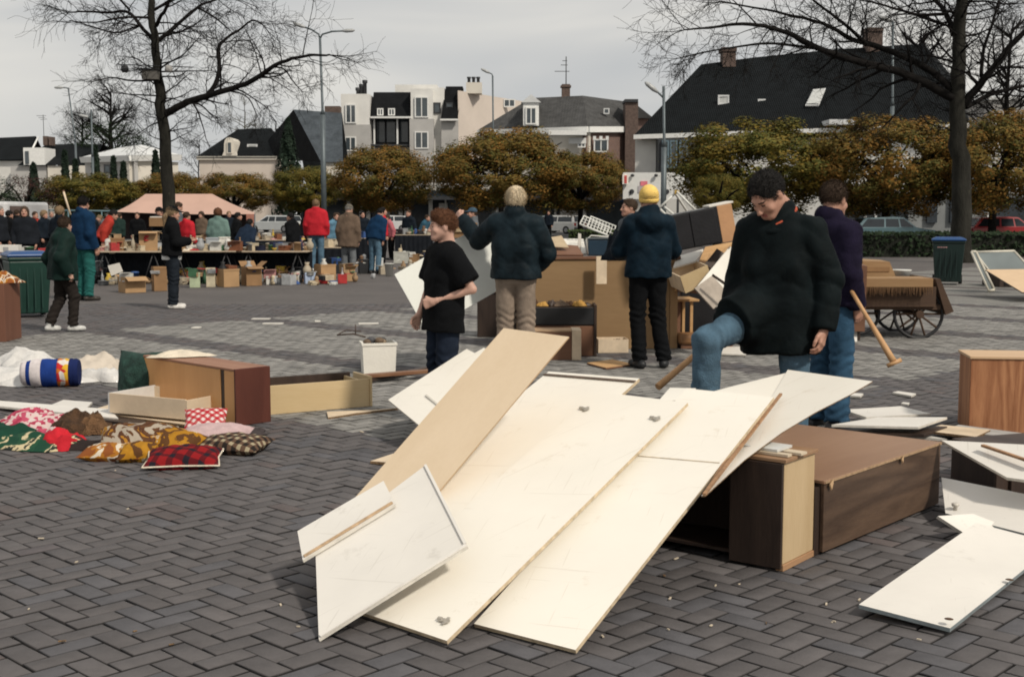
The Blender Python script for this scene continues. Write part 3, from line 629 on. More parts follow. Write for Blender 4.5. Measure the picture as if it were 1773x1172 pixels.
# ================================================================== TREES
class TB:
    """fast collector of tapered branch tubes"""
    def __init__(s): s.V = []; s.F = []; s.n = 0
    def tube(s, P, Rr, k=5):
        P = np.asarray(P, dtype=float); Rr = np.asarray(Rr, dtype=float); m = len(P)
        T = np.gradient(P, axis=0); T /= np.linalg.norm(T, axis=1)[:, None]+1e-9
        a = np.array((.31, .72, .21)); X = np.cross(T, a); X /= np.linalg.norm(X, axis=1)[:, None]+1e-9; Yv = np.cross(T, X)
        t = np.arange(k)*2*math.pi/k
        V = P[:, None, :]+Rr[:, None, None]*(np.cos(t)[None, :, None]*X[:, None, :]+np.sin(t)[None, :, None]*Yv[:, None, :])
        i = np.arange(m-1)[:, None]*k; j = np.arange(k)[None, :]; jn = (j+1) % k
        F = np.stack([i+j, i+jn, i+k+jn, i+k+j], -1).reshape(-1, 4)+s.n
        s.V.append(V.reshape(-1, 3)); s.F.append(F); s.n += m*k
    def build(s, name, mat, parent):
        V = np.concatenate(s.V)-np.array(absloc(parent)); return link_mesh(name, npmesh(name, V, np.concatenate(s.F), mat, True), parent)
bark = M('plane_bark', (.026, .025, .021), .9, .45, 3.0, .3, 25, spec=.1, stretch=(1, 1, .35), dirt=(.075, .072, .05))
bark_dark = M('dark_bark', (.013, .012, .0115), .95, .3, 3.0, .2, 20, spec=.05)
def grow(tb, p, d, L, r, lev, rnd, droop=-.05, wig=.35, spread=(30, 65), dens=1.0):
    n = 6 if lev > 1 else 5
    P = [p]; Rr = [r]; dirs = [d]; cur = p; dd = d
    for i in range(n):
        j = rnd.normal(0, wig/ n**.5, 3); dd = dd+j; dd = dd+np.array((0, 0, droop*(1 if lev < 2 else .3)))
        if i > n*.6 and lev <= 2: dd = dd+np.array((0, 0, .14))
        dd = dd/np.linalg.norm(dd); cur = cur+dd*L/n; P.append(cur); Rr.append(max(.005, r*(1-.72*(i+1)/n))); dirs.append(dd)
    tb.tube(P, Rr, 5 if lev > 2 else (4 if lev > 1 else 3))
    if lev <= 0: return
    kids = int(rnd.uniform(4.2, 6.6)*dens)+1
    for q in range(kids):
        t = rnd.uniform(.2, 1.0); i = min(n-1, int(t*n)); f = t*n-i
        pp = P[i]*(1-f)+P[i+1]*f; base = dirs[i]
        ax = rnd.normal(0, 1, 3); ax -= base*ax.dot(base); ax /= np.linalg.norm(ax)+1e-9
        an = rad(rnd.uniform(*spread)); nd = base*math.cos(an)+ax*math.sin(an)
        grow(tb, pp, nd, L*rnd.uniform(.38, .62), max(.006, Rr[i]*rnd.uniform(.45, .65)), lev-1, rnd, droop, wig, spread, dens)
def limb(tb, pts, r0, r1, rnd, kids, L, lev=2, k=7, droop=-.06, dens=1.0):
    P = np.array(pts, dtype=float)
    # smooth by subdividing
    for _ in range(2):
        Q = [P[0]]
        for a, b in zip(P[:-1], P[1:]): Q += [a*.75+b*.25, a*.25+b*.75]
        Q.append(P[-1]); P = np.array(Q)
    Rr = np.linspace(r0, r1, len(P)); P[1:-1] += rnd.normal(0, r1*.35, (len(P)-2, 3))
    tb.tube(P, Rr, k)
    for _ in range(kids):
        i = rnd.randint(int(len(P)*.15), len(P)-1); base = P[min(i+1, len(P)-1)]-P[i-1]; base /= np.linalg.norm(base)
        ax = rnd.normal(0, 1, 3); ax -= base*ax.dot(base); ax /= np.linalg.norm(ax)
        an = rad(rnd.uniform(35, 75)); nd = base*math.cos(an)+ax*math.sin(an)
        grow(tb, P[i], nd, L*rnd.uniform(.6, 1.15), max(.012, Rr[i]*rnd.uniform(.3, .5)), lev, rnd, droop, dens=dens)
    # end tuft
    for _ in range(3): grow(tb, P[-1], (P[-1]-P[-3])/np.linalg.norm(P[-1]-P[-3])+rnd.normal(0, .3, 3), L*.8, r1*.8, lev-1, rnd, droop)
def pl(pix, Y, dY=0.0): return [tuple(D(x, y, Y+dY*i/(len(pix)-1))) for i, (x, y) in enumerate(pix)]
def plane_tree(label, Y, trunk, tr, limbs, seed, extra):
    rnd = np.random.RandomState(seed); base = D(*trunk[0], Y); t = thing('plane_tree', label, 'tree', (base.x, Y, 0))
    tp = [(base.x, Y, -.1)]+pl(trunk, Y); tb = TB(); P = np.array(tp)
    for _ in range(2):
        Q = [P[0]]
        for a, b in zip(P[:-1], P[1:]): Q += [a*.75+b*.25, a*.25+b*.75]
        Q.append(P[-1]); P = np.array(Q)
    Rr = np.interp(np.linspace(0, 1, len(P)), np.linspace(0, 1, len(tr)), tr); Rr[0] *= 1.3; Rr[1] *= 1.12
    P[2:-1] += rnd.normal(0, .03, (len(P)-3, 3)); tb.tube(P, Rr, 14); tb.build('trunk', bark, t)
    tb = TB()
    for (pix, dY, r0, r1, kids, L) in limbs: limb(tb, pl(pix, Y, dY), r0, r1, rnd, kids, L)
    for (n, zlo, zhi, L, r) in extra:
        for _ in range(n):
            i = rnd.randint(2, len(P)-1)
            z = rnd.uniform(zlo, zhi); i = int(np.argmin(abs(P[:, 2]-z))); a = rnd.uniform(0, 2*math.pi)
            grow(tb, P[i], np.array((math.cos(a), math.sin(a), rnd.uniform(.0, .6))), L*rnd.uniform(.6, 1.2), r, 2, rnd, -.03)
    tb.build('branches', bark_dark, t); return t
def zz(py, Y): return WZ(py, Y)
Y = 47.0
plane_tree('tall bare plane tree with sign box rising behind the market stalls', Y,
    [(297, 430), (292, 340), (286, 250), (280, 190), (274, 130), (268, 75), (264, 30), (259, -40), (255, -130)], [.30, .26, .24, .21, .19, .155, .13, .11, .07],
    [([(287, 198), (320, 179), (352, 168), (400, 155), (440, 140), (470, 116), (500, 103), (540, 96), (572, 96)], -2.5, .15, .03, 16, 2.1),
     ([(355, 169), (372, 150), (381, 120), (376, 86), (386, 70), (415, 52), (438, 32), (458, 46)], 1.5, .10, .02, 15, 1.8),
     ([(470, 116), (492, 118), (506, 140), (522, 158)], -1, .04, .015, 4, 1.0),
     ([(271, 72), (298, 52), (328, 24), (352, 6), (392, -6)], 2, .09, .03, 11, 2.0),
     ([(270, 45), (286, 18), (302, -20), (320, -60)], -2, .08, .03, 7, 2.2),
     ([(268, 72), (246, 50), (224, 18), (190, 23), (150, 20), (118, 22)], 1, .085, .02, 12, 1.9),
     ([(224, 18), (205, -4), (170, -30)], 2, .05, .02, 5, 1.6),
     ([(240, 45), (200, 60), (165, 48), (128, 38)], -1.5, .04, .015, 9, 1.4),
     ([(276, 138), (230, 142), (195, 133), (160, 142)], -2, .045, .015, 8, 1.3),
     ([(345, 15), (375, 32), (400, 55)], -1, .045, .015, 6, 1.3),
     ([(390, 156), (430, 165), (445, 200)], 1, .04, .012, 5, 1.1)],
    11, [(10, zz(260, Y), zz(190, Y), 1.9, .028), (14, zz(190, Y), zz(60, Y), 2.4, .035), (8, zz(60, Y), zz(-100, Y), 3.0, .05)])
Y = 40.0
plane_tree('dark bare plane tree on the right spreading branches over the roofs', Y,
    [(1668, 470), (1664, 360), (1661, 260), (1657, 190), (1660, 120), (1661, 60), (1665, 0), (1670, -90)], [.36, .32, .30, .265, .22, .20, .17, .12],
    [([(1652, 172), (1600, 142), (1550, 122), (1500, 111), (1455, 98), (1410, 82), (1372, 60), (1330, 46), (1280, 41), (1232, 48), (1185, 52)], -3, .15, .02, 22, 2.0),
     ([(1650, 158), (1622, 128), (1562, 96), (1505, 76), (1470, 68), (1440, 46), (1400, 34), (1340, 20), (1250, 4)], 2, .13, .02, 20, 2.0),
     ([(1410, 84), (1330, 74), (1272, 82), (1212, 92), (1172, 102)], 1, .05, .012, 14, 1.2),
     ([(1500, 78), (1470, 48), (1420, 10), (1380, -20)], -2, .07, .02, 12, 1.8),
     ([(1652, 60), (1640, 24), (1610, -10), (1560, -40)], 2, .11, .03, 14, 2.2),
     ([(1640, 24), (1590, 28), (1540, 12), (1490, 0)], -2, .06, .02, 12, 1.7),
     ([(1668, 180), (1700, 145), (1732, 102), (1775, 50), (1830, 0)], -1, .15, .05, 12, 2.2),
     ([(1672, 186), (1722, 160), (1780, 148), (1840, 150)], 2, .09, .03, 10, 1.9),
     ([(1700, 145), (1700, 90), (1720, 40), (1735, -20)], 1, .07, .03, 12, 1.9)],
    23, [(6, zz(250, Y), zz(150, Y), 1.6, .03), (16, zz(150, Y), zz(0, Y), 2.4, .04), (8, zz(0, Y), zz(-80, Y), 3.0, .05)])
# box and boards hung on the left tree
nb = thing('nest_box', 'grey wooden box fixed high on the left plane tree trunk', 'box', tuple(D(262, 130, 46.5)))
m = MB(); a, b2 = D(247, 122, 46.6), D(275, 138, 46.6); m.bb(a.x, b2.x, 46.45, 46.75, b2.z, a.z); m.build('case', M('old_grey_wood', (.16, .15, .135), .9), nb)
m = MB(); m.bb(a.x-.04, b2.x+.04, 46.4, 46.8, a.z+.004, a.z+.04); m.build('lid', dark_trim, nb)
for px in (216, 292):
    q = D(px, 119, 46.6); fl = thing('floodlight', 'small floodlight on cross bar '+('left' if px < 250 else 'right')+' of the plane tree trunk', 'lamp', tuple(q))
    m = MB(); m.lathe(q, [(.03, .12), (.12, .1), (.15, -.06), (.1, -.14)], 10); m.build('shade', dark_trim if px < 250 else grey_w, fl)
    m = MB(); m.tube([q+Vector((0, 0, .08)), q+Vector((0, 0, .22))], .015, 5); m.build('bracket', dark_trim, fl)
cb = thing('cross_bar', 'thin dark bar fixed across the left plane tree trunk', 'bar', tuple(D(268, 115, 46.6))); m = MB(); m.tube([D(205, 112, 46.6), D(335, 117, 46.6)], .018, 6); m.build('rod', dark_trim, cb)

# ---- leafy pollarded trees in a row
leafm = vcol('spring_leaves', rough=.7, bump=0, var=.3, spec=.12, trans=.15, mottled=.5)
def leaf_quads(P, Nn, s, rnd):
    n = len(P); a = rnd.normal(0, 1, (n, 3)); Nn = Nn+rnd.normal(0, .4, (n, 3)); Nn /= np.linalg.norm(Nn, axis=1)[:, None]
    U = np.cross(Nn, a); U /= np.linalg.norm(U, axis=1)[:, None]; W = np.cross(Nn, U)
    s = s*rnd.uniform(.6, 1.35, (n, 1)); U = U*s; W = W*s*.62
    V = np.stack([P-U, P-W*.9, P+U, P+W*.9], 1).reshape(-1, 3); F = np.arange(n*4).reshape(-1, 4); return V, F
def crown_mesh(seed, n=44000, palette=((.185, .098, .022), (.135, .094, .024), (.085, .078, .02)), wts=(.36, .36, .28), lumps=190, s=.0225, top=1.0):
    rnd = np.random.RandomState(seed); C = rnd.normal(0, 1, (lumps, 3)); C /= np.linalg.norm(C, axis=1)[:, None]
    C *= rnd.uniform(.60, .90, (lumps, 1)); C[:, 2] = np.where(C[:, 2] < -.55, -.55-.3*rnd.rand(lumps), C[:, 2]); lr = rnd.uniform(.11, .24, lumps)
    k = rnd.randint(0, lumps, n); d = rnd.normal(0, 1, (n, 3)); d /= np.linalg.norm(d, axis=1)[:, None]
    P = C[k]+d*lr[k][:, None]*rnd.uniform(.5, 1.05, (n, 1)); V, F = leaf_quads(P, d+C[k]*.8, s, rnd)
    pal = np.array(palette); hue = rnd.choice(len(pal), lumps, p=wts); h = np.where(rnd.rand(n) < .55, hue[k], rnd.choice(len(pal), n, p=wts))
    col = pal[h]*rnd.uniform(.7, 1.3, (n, 1)); return npmesh('crown', V, F, leafm, fcol=col)
crowns_o = [crown_mesh(s) for s in (1, 2, 3)]
crowns_g = [crown_mesh(s, palette=((.165, .115, .022), (.115, .10, .022), (.07, .075, .018)), wts=(.35, .38, .27)) for s in (4, 5)]
rnd = np.random.RandomState(77)
def row_tree(label, px, w, ytop, ybot, Y, me, group='leafy trees along the far street', trunk=True):
    c = D(px, (ytop+ybot)/2, Y); hw = w/2/FPX*Y; w *= 1.12; ybot += 4; hw = w/2/FPX*Y; hz = (D(px, ytop, Y).z-D(px, ybot, Y).z)/2
    t = thing('street_tree', label, 'tree', (c.x, Y, 0), group=group)
    o = link_mesh('crown', me, t); o.location = (0, 0, c.z); o.scale = (hw*.94, min(hw, 4.5)*.94, hz*.93); o.rotation_euler = (0, 0, rnd.uniform(0, .5))
    tb = TB(); x0 = np.array((c.x, Y, -.1)); top = np.array((c.x, Y, c.z)); tb.tube([x0, x0*.5+top*.5, top], [.22, .16, .12], 8)
    for k in range(7):
        a = k*.9; e = top+np.array((math.cos(a)*hw*.7, math.sin(a)*2.5, hz*rnd.uniform(-.1, .6))); tb.tube([x0*.35+top*.65, (top+e)/2-np.array((0, 0, .2)), e], [.1, .07, .03], 5)
    tb.build('trunk', bark_dark, t); return t
T = [('yellow green bushy tree at the left of the row', 150, 175, 296, 374, 92, crowns_g[0]),
     ('low orange green tree behind the left plane tree', 292, 150, 296, 372, 96, crowns_o[0]),
     ('rounded orange green tree above the pink tent', 405, 150, 294, 374, 94, crowns_o[1]),
     ('smaller green tree right of the pink tent', 528, 130, 283, 372, 96, crowns_g[1]),
     ('orange topped tree before the apartment block', 662, 190, 246, 376, 88, crowns_o[2]),
     ('tallest orange tree in the middle of the row', 868, 265, 214, 378, 84, crowns_o[0]),
     ('orange brown tree before the hipped roof house', 1005, 170, 252, 376, 86, crowns_o[1]),
     ('wide yellowish tree before the large dark house', 1315, 325, 195, 386, 64, crowns_g[0]),
     ('orange brown tree next to the right plane trunk', 1535, 285, 190, 390, 62, crowns_o[2]),
     ('orange brown tree at the right edge', 1722, 260, 182, 388, 60, crowns_o[0])]
for a in T: row_tree(*a)
row_tree('small yellow bush tucked under the wide tree', 1243, 92, 296, 378, 58, crowns_g[1])
# dark red and evergreen shrubs on the left
crown_red = crown_mesh(9, 5000, ((.07, .025, .025), (.045, .025, .02), (.03, .03, .018)), (.4, .3, .3))
crown_dark = crown_mesh(10, 6000, ((.022, .04, .018), (.03, .045, .02), (.015, .028, .016)), (.4, .3, .3))
row_tree('dark red leaved bush at far left', 45, 125, 296, 382, 88, crown_red, 'dark shrubs on the far left')
row_tree('dark green bush at the left edge of the market', -20, 110, 300, 388, 84, crown_dark, 'dark shrubs on the far left')
def conifer(label, px, ytop, w, Y, seed):
    rnd = np.random.RandomState(seed); z1 = WZ(ytop, Y); x = D(px, 300, Y).x; hw = w/2/FPX*Y
    t = thing('conifer', label, 'tree', (x, Y, 0), group='dark conifers in the gardens'); n = 2600
    u = rnd.rand(n)**.8; a = rnd.rand(n)*2*math.pi; r = hw*(1-u)**.75*(.75+.3*np.sin(a*5+u*19))*rnd.uniform(.6, 1.05, n)+.05
    P = np.stack([np.cos(a)*r, np.sin(a)*r, .6+u*(z1-.6)], 1); V, F = leaf_quads(P, np.stack([np.cos(a), np.sin(a), .3+0*a], 1), .22, rnd)
    link_mesh('crown', npmesh('crown', V, F, leafm, fcol=np.array((.018, .03, .02))*rnd.uniform(.6, 1.5, (n, 1))), t)
    tb = TB(); tb.tube([(x, Y, -.1), (x, Y, z1*.8)], [.2, .05], 6); tb.build('trunk', bark_dark, t)
for k, (px, yt, w) in enumerate(((58, 284, 34), (113, 262, 24), (131, 278, 22), (166, 252, 26), (197, 272, 20), (214, 282, 24), (270, 262, 30))):
    conifer(['plump dark conifer by the white house wall', 'slim dark conifer left of the villa', 'short dark conifer beside the slim one', 'tall dark conifer before the villa', 'small dark conifer before the villa wall', 'low dark conifer under the villa window', 'dark conifer against the plane trunk'][k], px, yt, w, 108, 40+k)
conifer('broad dark evergreen before the slate barn', 500, 205, 75, 116, 60)
# bare trees further back
def back_tree(label, px, ytop, Y, spread, seed, mat=bark_dark, kids=18, r=.28):
    rnd = np.random.RandomState(seed); x = D(px, 300, Y).x; z1 = WZ(ytop, Y); t = thing('bare_tree', label, 'tree', (x, Y, 0), group='bare trees behind the houses')
    tb = TB(); P = [(x, Y, -.1), (x+.1, Y, z1*.35), (x-.1, Y, z1*.6), (x+.1, Y, z1*.9)]; tb.tube(P, [r, r*.8, r*.5, .06], 7); tb.build('trunk', mat, t)
    tb = TB(); P = np.array(P)
    for k in range(kids):
        f = rnd.uniform(.3, 1.0); i = min(2, int(f*3)); q = P[i]+(P[i+1]-P[i])*(f*3-i if f < 1 else 1); a = rnd.uniform(0, 2*math.pi)
        grow(tb, q, np.array((math.cos(a), math.sin(a)*.8, rnd.uniform(.3, 1.0))), spread*(1.15-f*.6)*rnd.uniform(.6, 1.1), r*.35, 3, rnd, .03, dens=.9)
    tb.build('branches', mat, t)
back_tree('large bare tree behind the left houses', 195, 128, 140, 5.5, 5, kids=26, r=.4)
back_tree('bare tree left of the large bare one', 145, 175, 142, 4.2, 6, kids=20)
back_tree('fine bare tree above the dormer house', 425, 172, 142, 3.8, 7, M('pale_twigs', (.09, .085, .06), .9), 16, .16)
back_tree('bare tree between the dormer house and slate barn', 478, 190, 138, 3.2, 8, kids=14, r=.16)
back_tree('thin bare tree right of the plane trunk', 345, 235, 145, 3.0, 12, kids=12, r=.14)
back_tree('dense bare tree crown behind the dark roof at right', 1590, 20, 120, 6.5, 13, kids=24, r=.4)
back_tree('dense bare tree at the right edge behind the plane tree', 1740, 10, 100, 5.5, 14, kids=24, r=.35)
bg = row_tree('dark rounded evergreen behind the left houses', 190, 150, 205, 290, 136, crown_dark, 'bare trees behind the houses')
# hedge and verge
def hedge(name, label, x0, x1, y0, y1, h, seed, col=(.02, .034, .016)):
    rnd = np.random.RandomState(seed); n = int((x1-x0)*(y1-y0+h)*90); P = rnd.rand(n, 3); f = rnd.rand(n)
    P[:, 2] = np.where(f < .5, .93+.1*rnd.rand(n), P[:, 2]); P[:, 1] = np.where(f >= .5, P[:, 1]*.12, P[:, 1])
    P = P*np.array((x1-x0, y1-y0, h)); V, F = leaf_quads(P, rnd.normal(0, .3, (n, 3))+np.array((0, -.6, .8)), .09, rnd)
    t = thing(name, label, 'hedge', (x0, y0, 0)); link_mesh('foliage', npmesh('foliage', V, F, leafm, fcol=np.array(col)*rnd.uniform(.6, 1.5, (n, 1))), t)
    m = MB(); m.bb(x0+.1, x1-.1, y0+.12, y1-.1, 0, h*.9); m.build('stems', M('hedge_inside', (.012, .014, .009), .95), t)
hedge('hedge', 'clipped dark green hedge behind the wheelie bin at right', D(1470, 430, 45).x, D(1860, 430, 45).x, 45, 46.6, .85, 3)
hedge('hedge', 'low green hedge strip in front of the parked estate car', D(985, 410, 74).x, D(1110, 410, 74).x, 74, 76, .55, 4, (.045, .065, .022))

# ================================================================== LAMP POSTS
steel = M('galvanised', (.10, .12, .13), .5, .15, 4, .05, 30, metal=.4)
def lamp(label, pix, Y, r0, r1, arms):
    b = D(*pix[-1], Y); t = thing('street_lamp', label, 'street lamp', (b.x, Y, 0)); tp = D(*pix[0], Y)
    m = MB(); k = len(pix); pts = [Vector((b.x, Y, 0))]+[D(*q, Y) for q in pix[::-1]]
    z0 = pts[-1].z; split = (z0)*.62
    m.tube([pts[0], Vector((b.x, Y, split))], r0, 10).tube([Vector((b.x, Y, split)), Vector((b.x, Y, split+.3)), pts[-1]], [r0, r1, r1], 8); m.build('post', steel, t)
    for arm in arms:
        m = MB(); P = [D(*q, Y) for q in arm]; m.tube(P, r1*.7, 6); m.build('arm', steel, t)
        d = (P[-1]-P[-2]).normalized(); e = P[-1]; m = MB(); m.tube([e-d*.1, e+d*.15, e+d*.55, e+d*.7], [.06, .12, .11, .04], 8); m.build('lantern', M('lantern', (.35, .36, .36), .4), t)
lamp('tall double armed street lamp before the slate barn', [(554, 66), (560, 290)], 80, .17, .08, [[(554, 68), (552, 60), (540, 52), (526, 47)], [(554, 68), (558, 60), (575, 55), (595, 54)]])
lamp('thin street lamp in front of the flats side wall', [(853, 132), (854, 225)], 105, .11, .07, [[(853, 133), (852, 129), (846, 126)]])
lamp('bluish steel lamp post before the white shop sign', [(1149, 150), (1149, 330)], 62, .14, .07, [[(1149, 170), (1141, 162), (1136, 158)]])
lamp('street lamp by the bare trees on the left', [(158, 190), (161, 300)], 100, .11, .07, [[(158, 207), (155, 204), (151, 203)]])
lamp('lamp post behind the right plane tree branches', [(1546, 38), (1545, 190)], 70, .12, .07, [[(1546, 40), (1544, 37), (1541, 36)]])
lamp('left street lamp with curved arm at the tree edge', [(118, 152), (132, 290)], 110, .10, .06, [[(118, 154), (114, 152), (108, 152)]])

# ================================================================== CARS
tyre = M('tyre', (.012, .012, .013), .85); chrome = M('bumper_grey', (.06, .06, .065), .5)
def car(label, px, py, Y, rz, colour, kind='hatch', name='parked_car'):
    """body lofted from side sections; local x is forward"""
    p = D(px, py, Y); t = thing(name, label, 'car', (p.x, Y, 0), rz, group='cars parked along the street')
    L = 4.1 if kind == 'hatch' else 4.5; hw = .82
    paint = M('car_paint_'+name+label[:12], colour, .3, .05, 2, 0, coat=.5, spec=.5)
    belt = [(-L/2, .35), (-L/2+.02, .62), (-L/2+.08, .86), (L/2-1.15, .90), (L/2-.25, .76), (L/2-.03, .62), (L/2, .36), (L/2-.1, .24), (-L/2+.1, .24)]
    m = MB(); n = len(belt); secs = []
    for y, k in ((-hw, .97), (-hw*.93, 1.0), (hw*.93, 1.0), (hw, .97)):
        yy = y; sc = .985 if abs(y) == hw else 1.0
        secs.append([(x*sc, yy, .24+(z-.24)*(k if abs(y) == hw else 1.0)) for x, z in belt])
    V = [v for s_ in secs for v in s_]; F = []
    for a in range(3):
        for i in range(n): F.append((a*n+i, a*n+(i+1) % n, (a+1)*n+(i+1) % n, (a+1)*n+i))
    F.append(tuple(range(n))); F.append(tuple(range(4*n-1, 3*n-1, -1))); m.add(V, F); bo = m.build('body', paint, t, local=True)
    if kind == 'estate': roof = [(-L/2+.05, .86), (-L/2+.22, 1.38), (L/2-1.9, 1.42), (L/2-1.15, .90)]
    else: roof = [(-L/2+.12, .86), (-L/2+.55, 1.34), (-.1, 1.40), (.35, 1.36), (L/2-1.15, .90)]
    m = MB(); nr = len(roof); V = []
    for y, tp in ((-1, 0), (1, 0)):
        for x, z in roof: V.append((x, y*(hw*.96-(z-.86)*.32), z))
    F = [tuple(range(nr))[::-1], tuple(range(nr, 2*nr))]+[(i, i+1, i+1+nr, i+nr) for i in range(nr-1)]
    m.add(V, F); m.build('cabin', paint, t, local=True)
    # glazing
    def glaze(nm, pts): m = MB(); m.poly(pts); m.build(nm, M('car_glass', (.015, .02, .025), .08, 0, spec=.6), t, local=True)
    for s in (-1, 1):
        x0, x1 = roof[0][0]+.28, roof[-1][0]-.22; zt = 1.30; xs = [x0, -.55, .0, .05, x1]
        def P(x, z): return (x, s*(hw*.96-(z-.86)*.32+.006), z)
        zz0 = .92
        for (a0, a1, b0, b1) in ((roof[0][0]+.22, -.62, roof[1][0]+.12, -.60), (-.54, .10, -.52, .06), (.18, roof[-1][0]-.12, .12, roof[-2][0]-.02)):
            q = [P(a0, zz0), P(a1, zz0), P(b1, zt), P(b0, zt)]; glaze('side_window', q if s < 0 else q[::-1])
    def G(i, j, u): return tuple(Vector((roof[i][0], 0, roof[i][1]))*(1-u)+Vector((roof[j][0], 0, roof[j][1]))*u)
    for nm, i, j, sg in (('rear_window', 0, 1, -1), ('windscreen', nr-1, nr-2, 1)):
        a = G(i, j, .14); b = G(i, j, .92); f = .012*sg
        wa = hw*.96-(a[2]-.86)*.32-.08; wb = hw*.96-(b[2]-.86)*.32-.08
        glaze(nm, [(a[0]+f, -wa, a[2]+.004), (a[0]+f, wa, a[2]+.004), (b[0]+f, wb, b[2]+.006), (b[0]+f, -wb, b[2]+.006)][::-sg])
    for x in (-L/2+.78, L/2-.82):
        for s in (-1, 1):
            m = MB(); m.tube([(x, s*(hw-.16), .3), (x, s*(hw+.02), .3)], .30, 16); w = m.build('wheel', tyre, t, local=True)
            m = MB(); m.tube([(x, s*(hw+.0), .3), (x, s*(hw+.03), .3)], .17, 12); m.build('rim', M('rim', (.3, .3, .31), .4, metal=.5), w, local=True)
    for s in (-1, 1):
        m = MB(); m.box((-L/2+.02, s*(hw-.16), .72), (.06, .2, .22)); m.build('tail_light', M('tail_red', (.4, .03, .02), .3), t, local=True)
        m = MB(); m.box((L/2-.06, s*(hw-.22), .62), (.08, .3, .13)); m.build('headlight', M('headlamp', (.6, .6, .58), .2), t, local=True)
        m = MB(); m.box((-L/2-.03 if s < 0 else L/2+.01, 0, .42), (.1, 1.55, .16)); m.build('bumper', chrome, t, local=True)
    m = MB(); m.box((-L/2-.02, 0, .66), (.03, .5, .11)); m.build('number_plate', M('plate_yellow', (.6, .4, .03), .5), t, local=True)
    return t
car('white estate car parked with its rear towards the square', 965, 390, 98, rad(140), (.62, .62, .60), 'estate')
car('pale blue grey car beside the white estate', 928, 388, 103, rad(150), (.30, .36, .38), 'hatch')
car('small white van like hatchback beyond the pink tent', 476, 388, 104, rad(155), (.6, .62, .62), 'estate')
car('white car half hidden behind the shoppers', 672, 388, 108, rad(180), (.6, .6, .6), 'hatch')
car('dark teal saloon parked behind the hedge', 1545, 405, 60, 0, (.07, .13, .15), 'hatch')
car('red car parked at the right edge behind the hedge', 1742, 400, 63, 0, (.30, .012, .016), 'hatch')
car('dark blue estate behind the tent', 392, 388, 106, rad(160), (.03, .06, .10), 'estate')
rl = thing('white_van', 'white van roof showing behind the people at far left', 'van', (D(12, 380, 50).x, 50, 0))
m = MB(); a, b2 = D(-30, 349, 50), D(13, 400, 50); m.bb(a.x, b2.x, 50, 54.6, .35, a.z); m.build('body', M('van_white', (.62, .62, .62), .5, .05), rl, bevel=.12)
for s in (.5, 3.9): m = MB(); m.tube([(b2.x-.1, 50+s, .34), (b2.x+.06, 50+s, .34)], .34, 14); m.build('wheel', tyre, rl)
m = MB(); m.bb(b2.x+.004, b2.x+.02, 50.3, 51.6, 1.35, 1.85); m.build('side_window', shopdark, rl)
# railing behind market
ra = thing('railing', 'thin blue grey railing behind the market crowd', 'railing', (D(140, 368, 70).x, 70, 0))
m = MB(); a, b2 = D(60, 364, 70), D(205, 366, 70); m.tube([a, b2], .05, 6); m.build('rail', M('rail_teal', (.08, .14, .16), .5), ra)
for k in range(6):
    x = a.x+(b2.x-a.x)*k/5; m = MB(); m.tube([(x, 70, 0), (x, 70, a.z)], .04, 6); m.build('post', M('rail_teal', (.08, .14, .16), .5), ra)
# ================================================================== PEOPLE
def surfnet(fn, lo, hi, res):
    """distance field -> smooth quad mesh (surface nets)"""
    lo = np.asarray(lo, float); n = np.maximum(4, np.ceil((np.asarray(hi, float)-lo)/res).astype(int)+1)
    ax = [lo[i]+np.arange(n[i])*res for i in range(3)]; X, Yg, Z = np.meshgrid(*ax, indexing='ij')
    d = fn(np.stack([X, Yg, Z], -1).astype(np.float32)).astype(np.float32); s = d < 0
    c = (slice(None, -1), slice(1, None)); cor = [(i, j, k) for i in (0, 1) for j in (0, 1) for k in (0, 1)]
    sh = tuple(n-1); pos = np.zeros(sh+(3,), np.float32); cnt = np.zeros(sh, np.float32)
    for a in cor:
        for ax_ in range(3):
            if a[ax_]: continue
            b = list(a); b[ax_] = 1
            d1 = d[c[a[0]], c[a[1]], c[a[2]]]; d2 = d[c[b[0]], c[b[1]], c[b[2]]]; mk = (d1 < 0) != (d2 < 0)
            t = np.where(mk, d1/(d1-d2+1e-12), 0); e = np.zeros(3, np.float32); e[ax_] = 1
            pos += np.where(mk[..., None], np.array(a, np.float32)+t[..., None]*e, 0); cnt += mk
    act = cnt > 0; idx = -np.ones(sh, np.int64); idx[act] = np.arange(act.sum())
    ijk = np.argwhere(act); V = lo+(ijk+pos[act]/cnt[act][:, None])*res
    F = []
    for ax_ in range(3):
        o = [(1, 2), (2, 0), (0, 1)][ax_]
        sl1 = [slice(1, -1)]*3; sl1[ax_] = slice(0, -1); sl2 = list(sl1); sl2[ax_] = slice(1, None)
        A = s[tuple(sl1)]; B = s[tuple(sl2)]; df = A != B
        q = np.argwhere(df); 
        if len(q) == 0: continue
        st = np.array([1, 1, 1]); st[ax_] = 0; q = q+st
        u = np.zeros(3, int); u[o[0]] = 1; v = np.zeros(3, int); v[o[1]] = 1
        def I(w): return idx[w[:, 0], w[:, 1], w[:, 2]]
        f = np.stack([I(q-u-v), I(q-v), I(q), I(q-u)], 1); flip = ~A[df]
        f[flip] = f[flip][:, ::-1]; F.append(f)
    F = np.concatenate(F); F = F[(F >= 0).all(1)]
    return V, F
def rc(p, a, b, ra, rb):
    a = np.asarray(a, np.float32); b = np.asarray(b, np.float32); ba = b-a; L2 = np.float32(max(float(ba.dot(ba)), 1e-9)); ra = np.float32(ra); rb = np.float32(rb)
    t = np.clip(((p-a)@ba)/L2, 0, 1); return np.linalg.norm(p-a-t[..., None]*ba, axis=-1)-(ra+t*(rb-ra))
